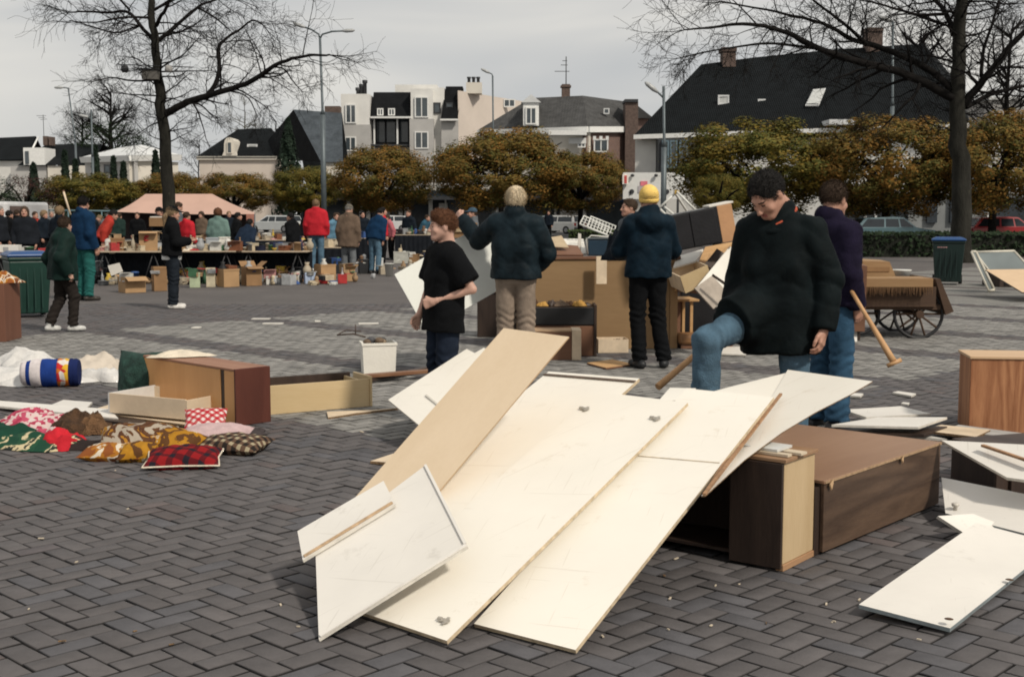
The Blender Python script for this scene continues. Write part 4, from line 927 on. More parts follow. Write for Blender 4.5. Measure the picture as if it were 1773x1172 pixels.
def ell(p, c, r):
    r = np.asarray(r, np.float32); k = np.linalg.norm((p-np.asarray(c, np.float32))/r, axis=-1); return (k-1)*r.min()
def smin(a, b, k=.03):
    h = np.clip(.5+.5*(b-a)/k, 0, 1); return b*(1-h)+a*h-k*h*(1-h)
def smax(a, b, k=.02): return -smin(-a, -b, k)
def folds(p, amp, seed, f=26.0):
    """creases: broad drape plus sharper, warped ridges"""
    r = np.random.RandomState(seed); o = 0; q = p+np.float32(.035)*np.sin(p[..., [1, 2, 0]]*np.float32(17)+(r.rand(3)*6).astype(np.float32))
    for i, (fr, am) in enumerate(((.55, .8), (.8, .9), (1.15, .8), (1.7, .5), (2.6, .28))):
        k = r.normal(0, 1, 3)*np.array((1, 1, 1.3)); k = (k/np.linalg.norm(k)*f*fr).astype(np.float32); w = np.sin(q@(r.normal(0, 1, 3)*10).astype(np.float32)+np.float32(r.rand()*6))*np.float32(1.7)
        s_ = np.abs(np.sin((q@k+w)*np.float32(.6)+np.float32(r.rand()*6))); o = o+np.float32(am)*(np.float32(.55)-np.float32(1.1)*np.sqrt(s_))
    return o*np.float32(amp*.6)
TPL = {}
def head_tpl(res):
    if ('h', res) in TPL: return TPL[('h', res)]
    def f(p):
        q = p.copy(); q[..., 0] = np.abs(q[..., 0])
        d = ell(q, (0, .015, .03), (.076, .097, .09)); d = smin(d, ell(q, (0, -.028, -.03), (.062, .07, .082)), .03)
        d = smin(d, ell(q, (0, -.066, -.088), (.03, .028, .024)), .025); d = smin(d, rc(q, (.05, -.01, -.05), (.02, -.07, -.088), .022, .02), .03)
        d = smin(d, rc(q, (0, -.088, .026), (.035, -.078, .024), .012, .012), .015)
        d = smax(d, -ell(q, (.031, -.108, .006), (.017, .02, .011)), .012)
        d = smin(d, ell(q, (.031, -.078, .005), (.0125, .0135, .0115)), .004)
        d = smin(d, ell(q, (.042, -.066, -.03), (.024, .022, .022)), .02)
        d = smin(d, rc(q, (0, -.095, .012), (0, -.117, -.028), .008, .0125), .012); d = smin(d, ell(q, (.011, -.104, -.032), (.009, .012, .008)), .008)
        d = smin(d, rc(q, (0, -.094, -.056), (.018, -.085, -.058), .008, .005), .008); d = smin(d, rc(q, (0, -.091, -.068), (.016, -.083, -.067), .009, .005), .008)
        d = smin(d, ell(q, (.078, .012, -.006), (.011, .021, .031)), .01)
        d = smin(d, rc(q, (0, .03, -.05), (0, .045, -.17), .052, .06), .04); return d
    V, F = surfnet(f, (-.11, -.15, -.19), (.11, .14, .14), res)
    c = V[F].mean(1); mi = np.zeros(len(F), int); ax = np.abs(c[:, 0])
    eye = (np.abs(ax-.031) < .0115) & (np.abs(c[:, 2]-.005) < .007) & (c[:, 1] < -.078); mi[eye] = 1
    brow = (ax > .014) & (ax < .05) & (np.abs(c[:, 2]-.0265+.1*np.maximum(0, ax-.035)) < .005) & (c[:, 1] < -.06); mi[brow] = 2
    lip = (ax < .024) & (np.abs(c[:, 2]+.062) < .011) & (c[:, 1] < -.085); mi[lip] = 3
    TPL[('h', res)] = (V, F, mi); return TPL[('h', res)]
def hair_tpl(style, res):
    if (style, res) in TPL: return TPL[(style, res)]
    def plane(p, y0, z0, y1, z1): # keep the upper back side of the line through two points
        ny, nz = -(z1-z0), (y1-y0); L = math.hypot(ny, nz); return -((p[..., 1]-y0)*ny+(p[..., 2]-z0)*nz)/L
    nz = lambda p, a, s: folds(p, a, s, 90)
    def f(p):
        if style == 'buzz': return smax(ell(p, (0, .016, .033), (.0795, .1005, .093)), plane(p, -.085, .066, .10, -.10), .01)
        if style == 'short':
            d = ell(p, (0, .017, .034), (.0825, .104, .097))+nz(p, .004, 3); pl_ = plane(p, -.085, .070, .10, -.112)+nz(p, .010, 13)+.012*np.cos(p[..., 0]*40); return smax(d+.0085*np.exp(np.minimum(pl_, 0)/.016), pl_, .004)
        if style == 'flat': 
            d = smin(ell(p, (0, .016, .036), (.083, .104, .096)), ell(p, (0, -.02, .10), (.065, .075, .04)), .03)+nz(p, .004, 4); pl_ = plane(p, -.085, .062, .10, -.112)+nz(p, .008, 14); return smax(d+.008*np.exp(np.minimum(pl_, 0)/.016), pl_, .004)
        if style == 'bowl':
            d = ell(p, (0, .02, .034), (.096, .116, .106))+nz(p, .004, 5); return smax(d, plane(p, -.10, .03, .13, -.10), .012)
        if style == 'curly':
            d = ell(p, (0, .02, .03), (.10, .118, .112))+nz(p, .012, 6); return smax(d, plane(p, -.09, .06, .10, -.16), .02)
        if style == 'pony':
            d = smax(ell(p, (0, .018, .036), (.086, .107, .098)), plane(p, -.085, .06, .10, -.112), .012); d = smin(d, rc(p, (0, .10, .0), (0, .15, -.06), .028, .036), .02); d = smin(d, rc(p, (0, .15, -.06), (0, .14, -.24), .036, .015), .02); return d+nz(p, .004, 9)
        if style == 'long':
            d = smin(ell(p, (0, .02, .034), (.09, .11, .1)), rc(p, (0, .06, -.02), (0, .075, -.24), .085, .06), .05)
            for s in (-1, 1): d = smin(d, rc(p, (s*.07, .0, .0), (s*.08, -.0, -.22), .03, .025), .03)
            d = d+nz(p, .005, 7); return smax(d, plane(p, -.075, .06, .02, -.30), .01)
        if style == 'beanie':
            d = smin(ell(p, (0, .018, .045), (.092, .112, .10)), rc(p, (0, .02, .03), (0, .02, .031), .085, .085), .02)+nz(p, .002, 8); pl_ = plane(p, -.12, .012, .13, -.055); d = smax(d, pl_, .01); rim = np.maximum(np.abs(pl_+.018)-.016, ell(p, (0, .018, .03), (.099, .119, .11))); return smin(d, rim, .006)
        if style == 'cap':
            d = smax(ell(p, (0, .015, .045), (.088, .108, .092)), plane(p, -.12, .045, .13, .02), .01)
            br = ell(p, (0, -.115, .045), (.07, .085, .012)); return smin(d, br, .012)
    lo, hi = (-.14, -.23, -.34 if style in ('long', 'pony') else -.2), (.14, .2, .19)
    V, F = surfnet(f, lo, hi, res)
    if style not in ('beanie', 'cap'):      # short locks standing off the hair mass
        r = np.random.RandomState(5); n = 5200 if res < .01 else 1400; fi = r.randint(0, len(F), n); c = V[F[fi]].mean(1); nn = np.cross(V[F[fi, 1]]-V[F[fi, 0]], V[F[fi, 3]]-V[F[fi, 0]]); nn /= np.linalg.norm(nn, axis=1)[:, None]+1e-9
        g = np.array((0, .55, -.75)) if style in ('bowl', 'long', 'pony') else np.array((0, .25, -.2)); dr = nn*(.35 if style == 'bowl' else .6)+g+r.normal(0, .28, (n, 3)); dr /= np.linalg.norm(dr, axis=1)[:, None]
        ln = r.uniform(.010, .020, (n, 1))*(1.5 if style == 'bowl' else 1); sd_ = np.cross(dr, nn); sd_ = sd_/(np.linalg.norm(sd_, axis=1)[:, None]+1e-9)*(.0016 if res < .01 else .0032)
        W = np.stack([c-sd_, c+sd_, c+dr*ln+sd_*.3, c+dr*ln-sd_*.3], 1).reshape(-1, 3); F = np.concatenate([F, np.arange(n*4).reshape(-1, 4)+len(V)]); V = np.concatenate([V, W])
    TPL[(style, res)] = (V, F); return TPL[(style, res)]
def hand_tpl(kind, res):
    if ('hand', kind, res) in TPL: return TPL[('hand', kind, res)]
    curl = {'relaxed': (.35, .55, .5), 'fist': (1.35, 1.5, 1.0), 'grip': (1.0, 1.25, .9), 'flat': (.1, .2, .2)}[kind]
    def f(p):
        d = rc(p, (0, 0, .03), (0, 0, -.02), .027, .026)
        ys = (-.032, -.011, .010, .029); ln = (.072, .08, .075, .058)
        for y, l in zip(ys, ln):
            k = (.003, y, -.088+abs(y)*.25); d = smin(d, rc(p, (0, y*.5, -.012), k, .017, .0125), .012)
            a = 0; q = np.array(k)
            for seg, (fr, cu) in enumerate(zip((.45, .3, .25), curl)):
                a += cu; nq = q+np.array((math.sin(a), 0, -math.cos(a)))*l*fr; r0 = .0098-.0008*seg; d = smin(d, rc(p, q, nq, r0, r0-.0008), .004); q = nq
        t0 = np.array((.006, -.022, -.025)); t1 = np.array((.016, -.052, -.055)); t2 = np.array((.024, -.058, -.085)) if kind in ('relaxed', 'flat') else np.array((.045, -.042, -.075)); t3 = t2+np.array((.006, .004, -.022)) if kind in ('relaxed', 'flat') else t2+np.array((.012, .022, -.008))
        d = smin(d, rc(p, t0, t1, .016, .012), .012); d = smin(d, rc(p, t1, t2, .0115, .0105), .005); d = smin(d, rc(p, t2, t3, .0105, .0085), .004); return d
    TPL[('hand', kind, res)] = surfnet(f, (-.05, -.09, -.2), (.11, .06, .07), res); return TPL[('hand', kind, res)]
skin = M('skin', (.42, .23, .165), .55, .1, 20, .02, 200); skin_pale = M('skin_pale', (.50, .30, .23), .55, .1, 20, .02, 200)
eye_m = M('eye_dark', (.02, .016, .014), .2, 0, bump=0); lip_m = M('lips', (.34, .13, .11), .5, .05, bump=0)
HAIR = dict(black=M('hair_black', (.009, .0075, .007), .85, .3, 60, .08, 200), brown=M('hair_brown', (.05, .03, .018), .85, .3, 60, .08, 200), ginger=M('hair_ginger', (.11, .045, .02), .85, .3, 60, .08, 200), blond=M('hair_blond', (.60, .50, .35), .85, .3, 40, .1, 160, stretch=(1, 1, .15)), sandy=M('hair_sandy', (.22, .15, .085), .85, .3, 60, .08, 200), grey=M('hair_grey', (.25, .24, .22), .85, .3, 60, .08, 200))
def cloth(name, c, var=.22, bump=.12, rough=.9):
    m = M('cloth_'+name, c, rough, var, 7, bump, 140, spec=.08)
    if 'wr' not in m:
        m['wr'] = 1; n = m.node_tree; bp = [q for q in n.nodes if q.type == 'BUMP'][0]; tx = n.nodes.new('ShaderNodeTexNoise'); tx.inputs['Scale'].default_value = 7; tx.inputs['Detail'].default_value = 4; tx.inputs['Distortion'].default_value = 1.5
        va = [q for q in n.nodes if q.type == 'VECT_MATH'][0]; n.links.new(va.outputs[0], tx.inputs['Vector']); b2 = n.nodes.new('ShaderNodeBump'); b2.inputs['Strength'].default_value = .55; b2.inputs['Distance'].default_value = .012
        n.links.new(tx.outputs[0], b2.inputs['Height']); n.links.new(b2.outputs[0], bp.inputs['Normal'])
    return m
def rotm(v, yaw, pitch=0, roll=0):
    m = Euler((rad(pitch), rad(roll), rad(yaw))).to_matrix(); return np.array(m)
def person(label, x, y, rz, H=1.75, J=None, lean=0, top=None, pants=None, shoes=(.02, .02, .022), hair=('short', 'brown'), hat=None, headrot=(0, 0, 0), hands=('relaxed', 'relaxed'), sk=None, fine=False, group='people at the flea market', extra=None, z=0.0, thumb=None):
    """top: dict(c,hem,b,sleeve,hood,collar); local frame faces -Y, own right hand at -X"""
    s = H/1.75; sk = sk or skin; top = top or {}; pants = pants or {}
    j = dict(pel=(0, 0, .95), chest=(0, 0, 1.25), neck=(0, .02, 1.46), head=(0, -.005, 1.635), shR=(-.17, .01, 1.40), shL=(.17, .01, 1.40), elR=(-.235, .035, 1.13), elL=(.235, .035, 1.13), wrR=(-.235, -.06, .89), wrL=(.235, -.06, .89),
             hipR=(-.088, 0, .93), hipL=(.088, 0, .93), knR=(-.10, -.02, .51), knL=(.10, -.02, .51), anR=(-.105, .02, .085), anL=(.105, .02, .085), toeR=(-.125, -.15, .03), toeL=(.125, -.15, .03))
    j = {k: np.array(v, float) for k, v in j.items()}
    if lean:
        c, sn = math.cos(rad(lean)), math.sin(rad(lean))
        for k in ('chest', 'neck', 'head', 'shR', 'shL', 'elR', 'elL', 'wrR', 'wrL'):
            v = j[k]-j['pel']; j[k] = j['pel']+np.array((v[0], v[1]*c-v[2]*sn, v[1]*sn+v[2]*c))
    for k, v in (J or {}).items(): j[k] = np.array(v, float)
    j = {k: v*s for k, v in j.items()}
    t = thing('person', label, 'person', (x, y, z), rad(rz), group); res = .0115 if fine else .027
    # --- body: head, neck, torso, limbs and hands in one mesh
    b = .9
    def body(p):
        d = rc(p, j['pel'], j['chest'], .085*s, .085*s); d = smin(d, rc(p, j['chest'], j['neck'], .08*s, .05*s), .05); d = smin(d, rc(p, j['shR'], j['shL'], .05*s, .05*s), .05)
        d = smin(d, rc(p, j['neck'], j['head']-np.array((0, 0, .06))*s, .05*s, .05*s), .02)
        for S in 'RL':
            d = smin(d, rc(p, j['sh'+S], j['el'+S], .042*s, .036*s), .02); d = smin(d, rc(p, j['el'+S], j['wr'+S], .036*s, .025*s), .012)
            d = smin(d, rc(p, j['hip'+S], j['kn'+S], .07*s, .048*s), .03); d = smin(d, rc(p, j['kn'+S], j['an'+S], .048*s, .036*s), .02)
        return d
    P = np.array(list(j.values())); V, F = surfnet(body, P.min(0)-.15, P.max(0)+.12, res*1.15)
    VS = [V]; FS = [F]; MI = [np.zeros(len(F), int)]; n = len(V)
    hm = rotm(None, *headrot)*s
    hv, hf, hmi = head_tpl(.0075 if fine else .013); VS.append(hv@hm.T+j['head']); FS.append(hf+n); MI.append(hmi); n += len(hv)
    for S, kd in zip('RL', hands):
        gv, gf = hand_tpl(kd, .006 if fine else .012); gv = gv*s; gf = gf.copy()
        if S == 'L': gv = gv*np.array((-1, 1, 1)); gf = gf[:, ::-1]
        zax = j['el'+S]-j['wr'+S]; zax /= np.linalg.norm(zax); hint = np.array((0, 1, 0)) if thumb is None or thumb.get(S) is None else -np.array(thumb[S], float)
        ya = hint-zax*hint.dot(zax); ya /= np.linalg.norm(ya)+1e-9; xa = np.cross(ya, zax)
        VS.append(gv@np.stack([xa, ya, zax])+j['wr'+S]); FS.append(gf+n); MI.append(np.zeros(len(gf), int)); n += len(gv)
    hairm = HAIR[hair[1]] if hair else dark_trim
    me = npmesh('body', np.concatenate(VS), np.concatenate(FS), sk, True)
    for q in (eye_m, hairm, lip_m): me.materials.append(q)
    me.polygons.foreach_set('material_index', np.concatenate(MI).astype(np.int32)); link_mesh('body', me, t)
    # --- hair, hat
    for st, mt, nm in (([hair[0], hairm, 'hair'],) if hair else ())+(([hat[0], hat[1], 'hat'],) if hat else ()):
        hv, hf = hair_tpl(st, .0075 if fine else .013); link_mesh(nm, npmesh(nm, hv@(hm*(1.03 if nm == 'hat' else 1)).T+j['head'], hf, mt, True), t)
    # --- trousers
    pb = pants.get('b', 1.0)*s; seed = int(abs(x*37+y*11))+1
    def trou(p):
        d = rc(p, j['hipR'], j['hipL'], .098*pb, .098*pb); d = smin(d, rc(p, (j['hipR']+j['hipL'])/2+np.array((0, .02, .0))*s, j['pel']+np.array((0, .0, .02))*s, .10*pb, .09*pb), .04)
        for S in 'RL':
            e = j['kn'+S]+(j['an'+S]-j['kn'+S])*.97
            l = smin(rc(p, j['hip'+S], j['kn'+S], .098*pb, .074*pb), rc(p, j['kn'+S], e, .074*pb, pants.get('hem', .064)*pb), .02)
            ax = j['an'+S]-j['kn'+S]; ax /= np.linalg.norm(ax); l = smax(l, (p-(e+ax*.015*s))@ax, .008); d = smin(d, l, .02)
        d = d+folds(p, .012, seed, 20)
        for S in 'RL':
            for a_, b_, c_, w_, am in (('hip', 'kn', 1.0, .10, .007), ('kn', 'an', .92, .13, .008)):
                ax = j[b_+S]-j[a_+S]; ln = np.linalg.norm(ax); ax = ax/ln; t_ = (p-j[a_+S])@ax/ln; near = np.exp(-((t_-c_)*ln/w_)**2)*np.exp(-(np.linalg.norm(p-j[a_+S]-(t_*ln)[..., None]*ax, axis=-1)/.14)**4)
                d = d+am*near*np.sin(t_*ln*95+3*np.sin(p[..., 0]*22+p[..., 1]*17+seed))
        return d
    K = np.array([j[k] for k in ('hipR', 'hipL', 'knR', 'knL', 'anR', 'anL', 'pel')]); V, F = surfnet(trou, K.min(0)-.16, K.max(0)+.2, res)
    link_mesh('trousers', npmesh('trousers', V, F, pants.get('m') or cloth('trousers_dark', (.018, .022, .032)), True), t)
    # --- shoes
    sm = M('shoe_%.2f_%.2f' % shoes[:2], shoes, .55, .2, 30, .03)
    for S in 'RL':
        a = j['an'+S]; to = j['toe'+S]; fl = min(a[2]-.085*s, to[2]-.03*s)
        dirv = to-a; heel = a-np.array((dirv[0], dirv[1], 0))*.28; heel[2] = to[2]+.012*s
        def shoe(p): return smax(smin(smin(rc(p, heel, to, .042*s, .036*s), rc(p, a, heel*.6+to*.4, .045*s, .045*s), .03), rc(p, to*.8+heel*.2, to, .045*s, .036*s), .02), (to[2]-.03*s)-p[..., 2], .006)
        KK = np.array([a, to, heel]); V, F = surfnet(shoe, KK.min(0)-.08, KK.max(0)+.09, .011 if fine else .018); link_mesh('shoe', npmesh('shoe', V, F, sm, True), t)
    # --- jacket or shirt
    bb = top.get('b', 1.0)*s; hem = top.get('hem', -.12); lat = j['shL']-j['shR']; lat = lat/np.linalg.norm(lat); up = j['neck']-j['pel']; ul = np.linalg.norm(up); un = up/ul
    def T(q, o): return j['pel']+up*q+lat*o*s
    wid = top.get('w', 1.0)
    def coat(p):
        d = 1e3
        for o in (-1, 1):
            q = rc(p, T(.93, .07*o*wid), T(.5, .078*o*wid), .085*bb, .112*bb); q = smin(q, rc(p, T(.5, .078*o*wid), T(.0, .075*o*wid), .112*bb, .118*bb), .03)
            q = smin(q, rc(p, T(.0, .075*o*wid), T(min(hem, 0)-.15, .085*o*wid), .118*bb, .128*bb*top.get('flare', 1)), .03); d = q if o < 0 else smin(d, q, .06)
        d = smin(d, rc(p, T(.85, 0), T(min(hem, 0)-.15, 0), .095*bb, .118*bb), .05); d = smin(d, rc(p, j['shR'], j['shL'], .066*bb, .066*bb), .05)
        d = smax(d, -((p-T(hem, 0))@un), .01)
        for S in 'RL':
            sh, e, w = j['sh'+S], j['el'+S], j['wr'+S]
            if top.get('sleeve') == 'short':
                e2 = sh+(e-sh)*.78; q = rc(p, sh, e2+(e-sh)*.1, .074*bb, .088*bb); av = (e-sh)/np.linalg.norm(e-sh); q = smax(q, (p-e2)@av, .006); d = smin(d, q, .03)
            else:
                w2 = e+(w-e)*top.get('cuff', .95); q = smin(rc(p, sh, e, .078*bb, .066*bb), rc(p, e, w2, .066*bb, .052*bb), .02); av = (w-e)/np.linalg.norm(w-e); q = smax(q, (p-w2-av*.01)@av, .008); d = smin(d, q, .03)
        if top.get('collar', 1): d = smin(d, rc(p, T(.94, 0), T(1.0+.12*top.get('collar', 1), 0)+np.array((0, .015, .0))*s, .10*s, .093*s), .02)
        if top.get('drape'):
            S_, fr = top['drape']; h0 = j['hip'+S_]+np.array((0, 0, .03)); e_ = h0+(j['kn'+S_]-j['hip'+S_])*fr; av = (e_-h0)/np.linalg.norm(e_-h0); q = smax(rc(p, h0, e_+av*.05, .135*bb, .118*bb), (p-e_)@av, .012); d = smin(d, q, .06)
        if top.get('hood'): d = smin(d, ell(p, T(.93, 0)+np.array((0, .10, .0))*s, (.12*s, .07*s, .09*s)), .03)
        d = d+folds(p, top.get('fold', .012), seed+5, 20)
        d = smax(d, -(rc(p, T(1.02, 0), T(1.35, 0), .058*s, .075*s)), .01)
        return d
    K = np.array([j[k] for k in ('shR', 'shL', 'elR', 'elL', 'wrR', 'wrL', 'pel', 'neck')]+[T(hem, 0)]); V, F = surfnet(coat, K.min(0)-.22, K.max(0)+.22, res)
    nm = top.get('name', 'jacket'); link_mesh(nm, npmesh(nm, V, F, top.get('m') or cloth('dark', (.02, .022, .028)), True), t)
    return t, j
navy = cloth('navy_nylon', (.007, .011, .017), .3, .05, .7); black_c = cloth('black', (.0055, .006, .007)); denim = M('denim', (.075, .135, .19), .9, .4, 5, .15, 160, spec=.15, dirt=(.2, .29, .34)); denim_d = M('denim_dark', (.03, .075, .13), .9, .4, 5, .15, 160, spec=.15, dirt=(.06, .13, .2))
khaki = cloth('khaki', (.24, .19, .15)); dgreen = cloth('dark_green_coat', (.007, .019, .016), .3, .08, .65); red_c = cloth('red_wool', (.42, .02, .03), .15); purple = cloth('purple_jacket', (.012, .0095, .023), .35); teal = cloth('teal_navy', (.0045, .0125, .021), .4, .06, .7); blue_c = cloth('blue_jacket', (.007, .027, .065), .25)
grey_c = cloth('grey_coat', (.10, .11, .12)); brown_c = cloth('brown_coat', (.12, .085, .062)); sage = cloth('sage_jacket', (.13, .2, .18)); redor = cloth('orange_red', (.32, .035, .025)); white_c = cloth('white', (.6, .6, .58)); pinky = cloth('pinkish', (.4, .12, .14))

# front man stepping on the boards, looking down
person('young man in dark parka and jeans looking down, one foot raised on the boards', D(1350, 500, 7.35).x, 7.35, -28, 1.81, fine=True,
    J=dict(head=(-.05, -.11, 1.60), neck=(-.015, -.01, 1.45), knR=(-.30, -.36, .80), anR=(-.34, -.28, .36), toeR=(-.38, -.42, .33), hipR=(-.11, -.03, .93), elL=(.275, .02, 1.13), wrL=(.27, -.06, .86), elR=(-.25, .06, 1.12), wrR=(-.27, -.10, .88)),
    top=dict(m=cloth('parka', (.0045, .0075, .0085), .35, .06, .75), hem=-.46, b=1.10, w=1.0, collar=1.0, fold=.015, name='parka', drape=('R', .50)), pants=dict(m=denim, b=.96, hem=.078), hair=('short', 'black'), headrot=(-26, 46, 0), hands=('grip', 'relaxed'))
m = MB(); cm = M('orange_lining', (.40, .07, .03), .8); fm_t = [o for o in COL.objects if o.get('label', '').startswith('young man in dark parka')][0]
ring = [k*2*math.pi/18 for k in range(19)]
m.tube([(math.cos(a)*.094-.012, math.sin(a)*.094-.012, 1.525+.05*math.sin(a)+.035*math.cos(a)) for a in ring], .015, 6, caps=False); m.build('collar_lining', cm, fm_t, local=True)
m = MB(); m.tube([(math.cos(a)*.108-.015, math.sin(a)*.108-.005, 1.50+.055*math.sin(a)+.012*math.cos(a)) for a in ring], .027, 8, caps=False); m.build('collar', cloth('parka', (.0045, .0075, .0085)), fm_t, local=True)
# man behind with pickaxe handle
PM = D(1440, 500, 8.9)
person('person in purple jacket and blue jeans carrying a wooden mallet handle', PM.x, 8.9, 118, 1.76, fine=True, J=dict(elL=(.24, .02, 1.13), wrL=(.26, -.20, .97), elR=(-.23, .05, 1.13), wrR=(-.2, -.05, .9)),
    top=dict(m=purple, hem=-.08, b=1.15, fold=.014), pants=dict(m=denim_d, b=1.0, hem=.08), hair=('short', 'brown'), headrot=(18, 10, 0), hands=('relaxed', 'grip'))
# boy in black t-shirt
BX = D(768, 500, 9.25)
person('boy in oversized black t-shirt looking left, fist on his belly', BX.x, 9.25, -62, 1.555, fine=True, J=dict(elL=(.30, .12, 1.13), wrL=(.12, -.14, 1.03), elR=(-.24, -.02, 1.14), wrR=(-.23, -.12, .90)),
    top=dict(m=black_c, hem=-.34, b=1.12, w=1.0, sleeve='short', collar=0, fold=.012, name='t_shirt'), pants=dict(m=cloth('boy_trousers', (.014, .02, .034)), b=1.05), hair=('flat', 'ginger'), headrot=(-18, 2, 0), hands=('relaxed', 'fist'), sk=skin_pale, thumb=dict(L=(0, 0, 1)))
# blond man seen from behind holding the sheet
BM = D(893, 500, 12.1)
person('blond man in navy bomber jacket and khaki trousers seen from behind', BM.x, 12.1, 172, 1.79, fine=True, J=dict(shR=(-.18, .01, 1.41), elR=(.30*1-.62, -.30, 1.18) if False else (-.30, -.02, 1.13), wrR=(-.20, -.14, 1.02), shL=(.18, .01, 1.42), elL=(.38, -.16, 1.26), wrL=(.57, -.30, 1.46)),
    top=dict(m=cloth('bomber', (.008, .0145, .019), .5, .04, .6), hem=-.06, b=1.17, w=1.12, flare=1.05, collar=1.0, fold=.017, name='bomber_jacket'), pants=dict(m=khaki, b=1.05), hair=('bowl', 'blond'), headrot=(6, 0, 0), hands=('relaxed', 'grip'), sk=skin_pale, thumb=dict(L=(0, 0, 1)))
# man in yellow cap
person('man in yellow beanie, teal navy jacket and black trousers seen from behind', D(1122, 500, 12.6).x, 12.6, 184, 1.80, fine=True, J=dict(anR=(-.16, .02, .085), toeR=(-.2, -.15, .03), anL=(.08, .04, .085), elR=(-.26, -.1, 1.15), wrR=(-.22, -.34, 1.1), elL=(.27, -.1, 1.15), wrL=(.22, -.34, 1.1)),
    top=dict(m=teal, hem=-.10, b=1.13, w=1.08, hood=1, fold=.015), pants=dict(m=black_c, b=.95, hem=.07), shoes=(.012, .013, .015), hair=('short', 'brown'), hat=('beanie', M('yellow_knit', (.76, .52, .15), .95, .12, 30, .08, 150)), headrot=(-8, 10, 0))
# man behind the pile, facing left
person('man with brown hair in grey jacket standing behind the junk pile', D(1088, 500, 17.5).x, 17.5, -70, 1.74, top=dict(m=grey_c, b=1.1), pants=dict(m=denim_d), hair=('short', 'brown'), headrot=(-5, 0, 0))
person('person in blue cap behind the grey board', D(818, 500, 27).x, 27, -75, 1.66, top=dict(m=grey_c, b=1.1), pants=dict(m=black_c), hair=('short', 'brown'), hat=('cap', cloth('blue_cap', (.05, .09, .13))))
# left group
def at(px, py): p = R(px, py); return p.x, p.y
x, y = at(112, 574)
person('boy in dark green hooded coat walking right past the green bin', x, y, 128, 1.50, fine=True, lean=5, J=dict(knR=(-.08, -.14, .53), anR=(-.08, -.10, .10), toeR=(-.09, -.26, .04), knL=(.09, .02, .51), anL=(.08, .20, .13), toeL=(.10, .06, .045), elR=(-.29, .12, 1.14), wrR=(-.27, .0, .90), elL=(.3, .1, 1.12), wrL=(.3, .0, .88)),
    top=dict(m=dgreen, hem=-.28, b=1.45, w=1.1, hood=1, fold=.02, name='hooded_coat'), pants=dict(m=cloth('brown_black', (.022, .018, .016)), b=1.05), shoes=(.5, .5, .48), hair=('short', 'brown'), headrot=(35, 0, 0), sk=skin_pale)
x, y = at(150, 520)
person('dark haired man in blue jacket and green trousers behind the walking boy', x, y, 140, 1.84, fine=True, J=dict(elL=(.27, .05, 1.12)), top=dict(m=blue_c, hem=-.14, b=1.3, w=1.1), pants=dict(m=cloth('green_jeans', (.02, .105, .095)), b=1.1), shoes=(.03, .025, .02), hair=('short', 'black'), headrot=(30, 8, 0))
x, y = at(300, 534)
person('young woman in black cap and jacket with fair ponytail and white trainers', x, y, 112, 1.66, fine=True, lean=3, J=dict(elL=(.26, -.06, 1.14), wrL=(.16, -.26, 1.16), elR=(-.26, -.06, 1.14), wrR=(-.14, -.28, 1.16), anL=(.13, -.02, .085), toeL=(.16, -.2, .03)),
    top=dict(m=black_c, hem=-.06, b=1.28, w=1.05), pants=dict(m=cloth('dark_jeans', (.014, .018, .024)), b=1.08, hem=.07), shoes=(.6, .58, .55), hair=('pony', 'sandy'), hat=('cap', black_c), headrot=(20, 6, 0))
m = MB(); 
fw = [o for o in COL.objects if o.get('label', '').startswith('young woman in black cap')][0]
m.lathe((0, .005, .80), [(.165, 0), (.172, .02), (.168, .12)], 18, closed=False); o = m.build('shirt_hem', white_c, fw, local=True); o.scale = (1.08, .92, 1)
def far(label, px, feet, rz, H, topm, hair=('short', 'brown'), lean=0, pm=None, hat=None, hem=-.12, b=1.2, J=None, hr=(0, 0, 0), py=None, sh=(.02, .02, .022)):
    x, y = at(px, feet); person(label, x, y, rz, H, J, lean, dict(m=topm, hem=hem, b=b, w=1.08), dict(m=pm or black_c), sh, hair, hat, hr)
far('smiling woman with long brown hair in dark jacket at far left', 47, 490, 15, 1.70, cloth('anthracite', (.012, .014, .018)), ('long', 'brown'), b=1.15)
far('grey haired person in dark coat at the left edge', 4, 480, 80, 1.72, cloth('anthracite', (.012, .014, .018)), ('short', 'grey'))
far('person in dark clothes and dark cap between grey head and smiling woman', 20, 470, 150, 1.62, black_c, ('short', 'black'))
far('person with thick sandy hair in navy jacket behind the walking boy', 108, 486, 160, 1.70, navy, ('curly', 'sandy'))
far('stooping person in bright red jacket at the front table', 176, 478, 118, 1.72, redor, ('short', 'black'), lean=30, hem=-.02, hr=(0, 20, 0))
far('person in orange top among the crowd at the left', 64, 455, 60, 1.60, redor, ('short', 'brown'))
far('person in navy jumper with raised hand beside the sandy head', 80, 462, 70, 1.62, navy, ('curly', 'sandy'), J=dict(elL=(.27, -.2, 1.2), wrL=(.2, -.4, 1.25)))
far('fair haired person leaning over goods left of the tent', 188, 450, -60, 1.55, grey_c, ('short', 'sandy'), lean=25)
far('person in dark green jacket left of the tent', 204, 452, 170, 1.60, cloth('forest', (.015, .03, .026)), ('short', 'brown'), lean=18)
far('man in dark cap carrying a cardboard tray by the plane tree', 279, 474, 60, 1.70, navy, ('short', 'brown'), hat=('cap', black_c), J=dict(elR=(-.25, -.08, 1.16), wrR=(-.16, -.34, 1.14), elL=(.25, -.08, 1.16), wrL=(.16, -.34, 1.14)))
far('tall person in grey jacket with pale collar by the plane tree', 312, 462, 110, 1.86, grey_c, ('short', 'brown'), hr=(0, 25, 0))
far('person in red top half hidden behind the woman in the cap', 326, 474, 150, 1.58, red_c, ('short', 'brown'))
far('red haired person in sage green jacket seen from behind', 380, 478, 178, 1.66, sage, ('curly', 'ginger'), hem=-.06)
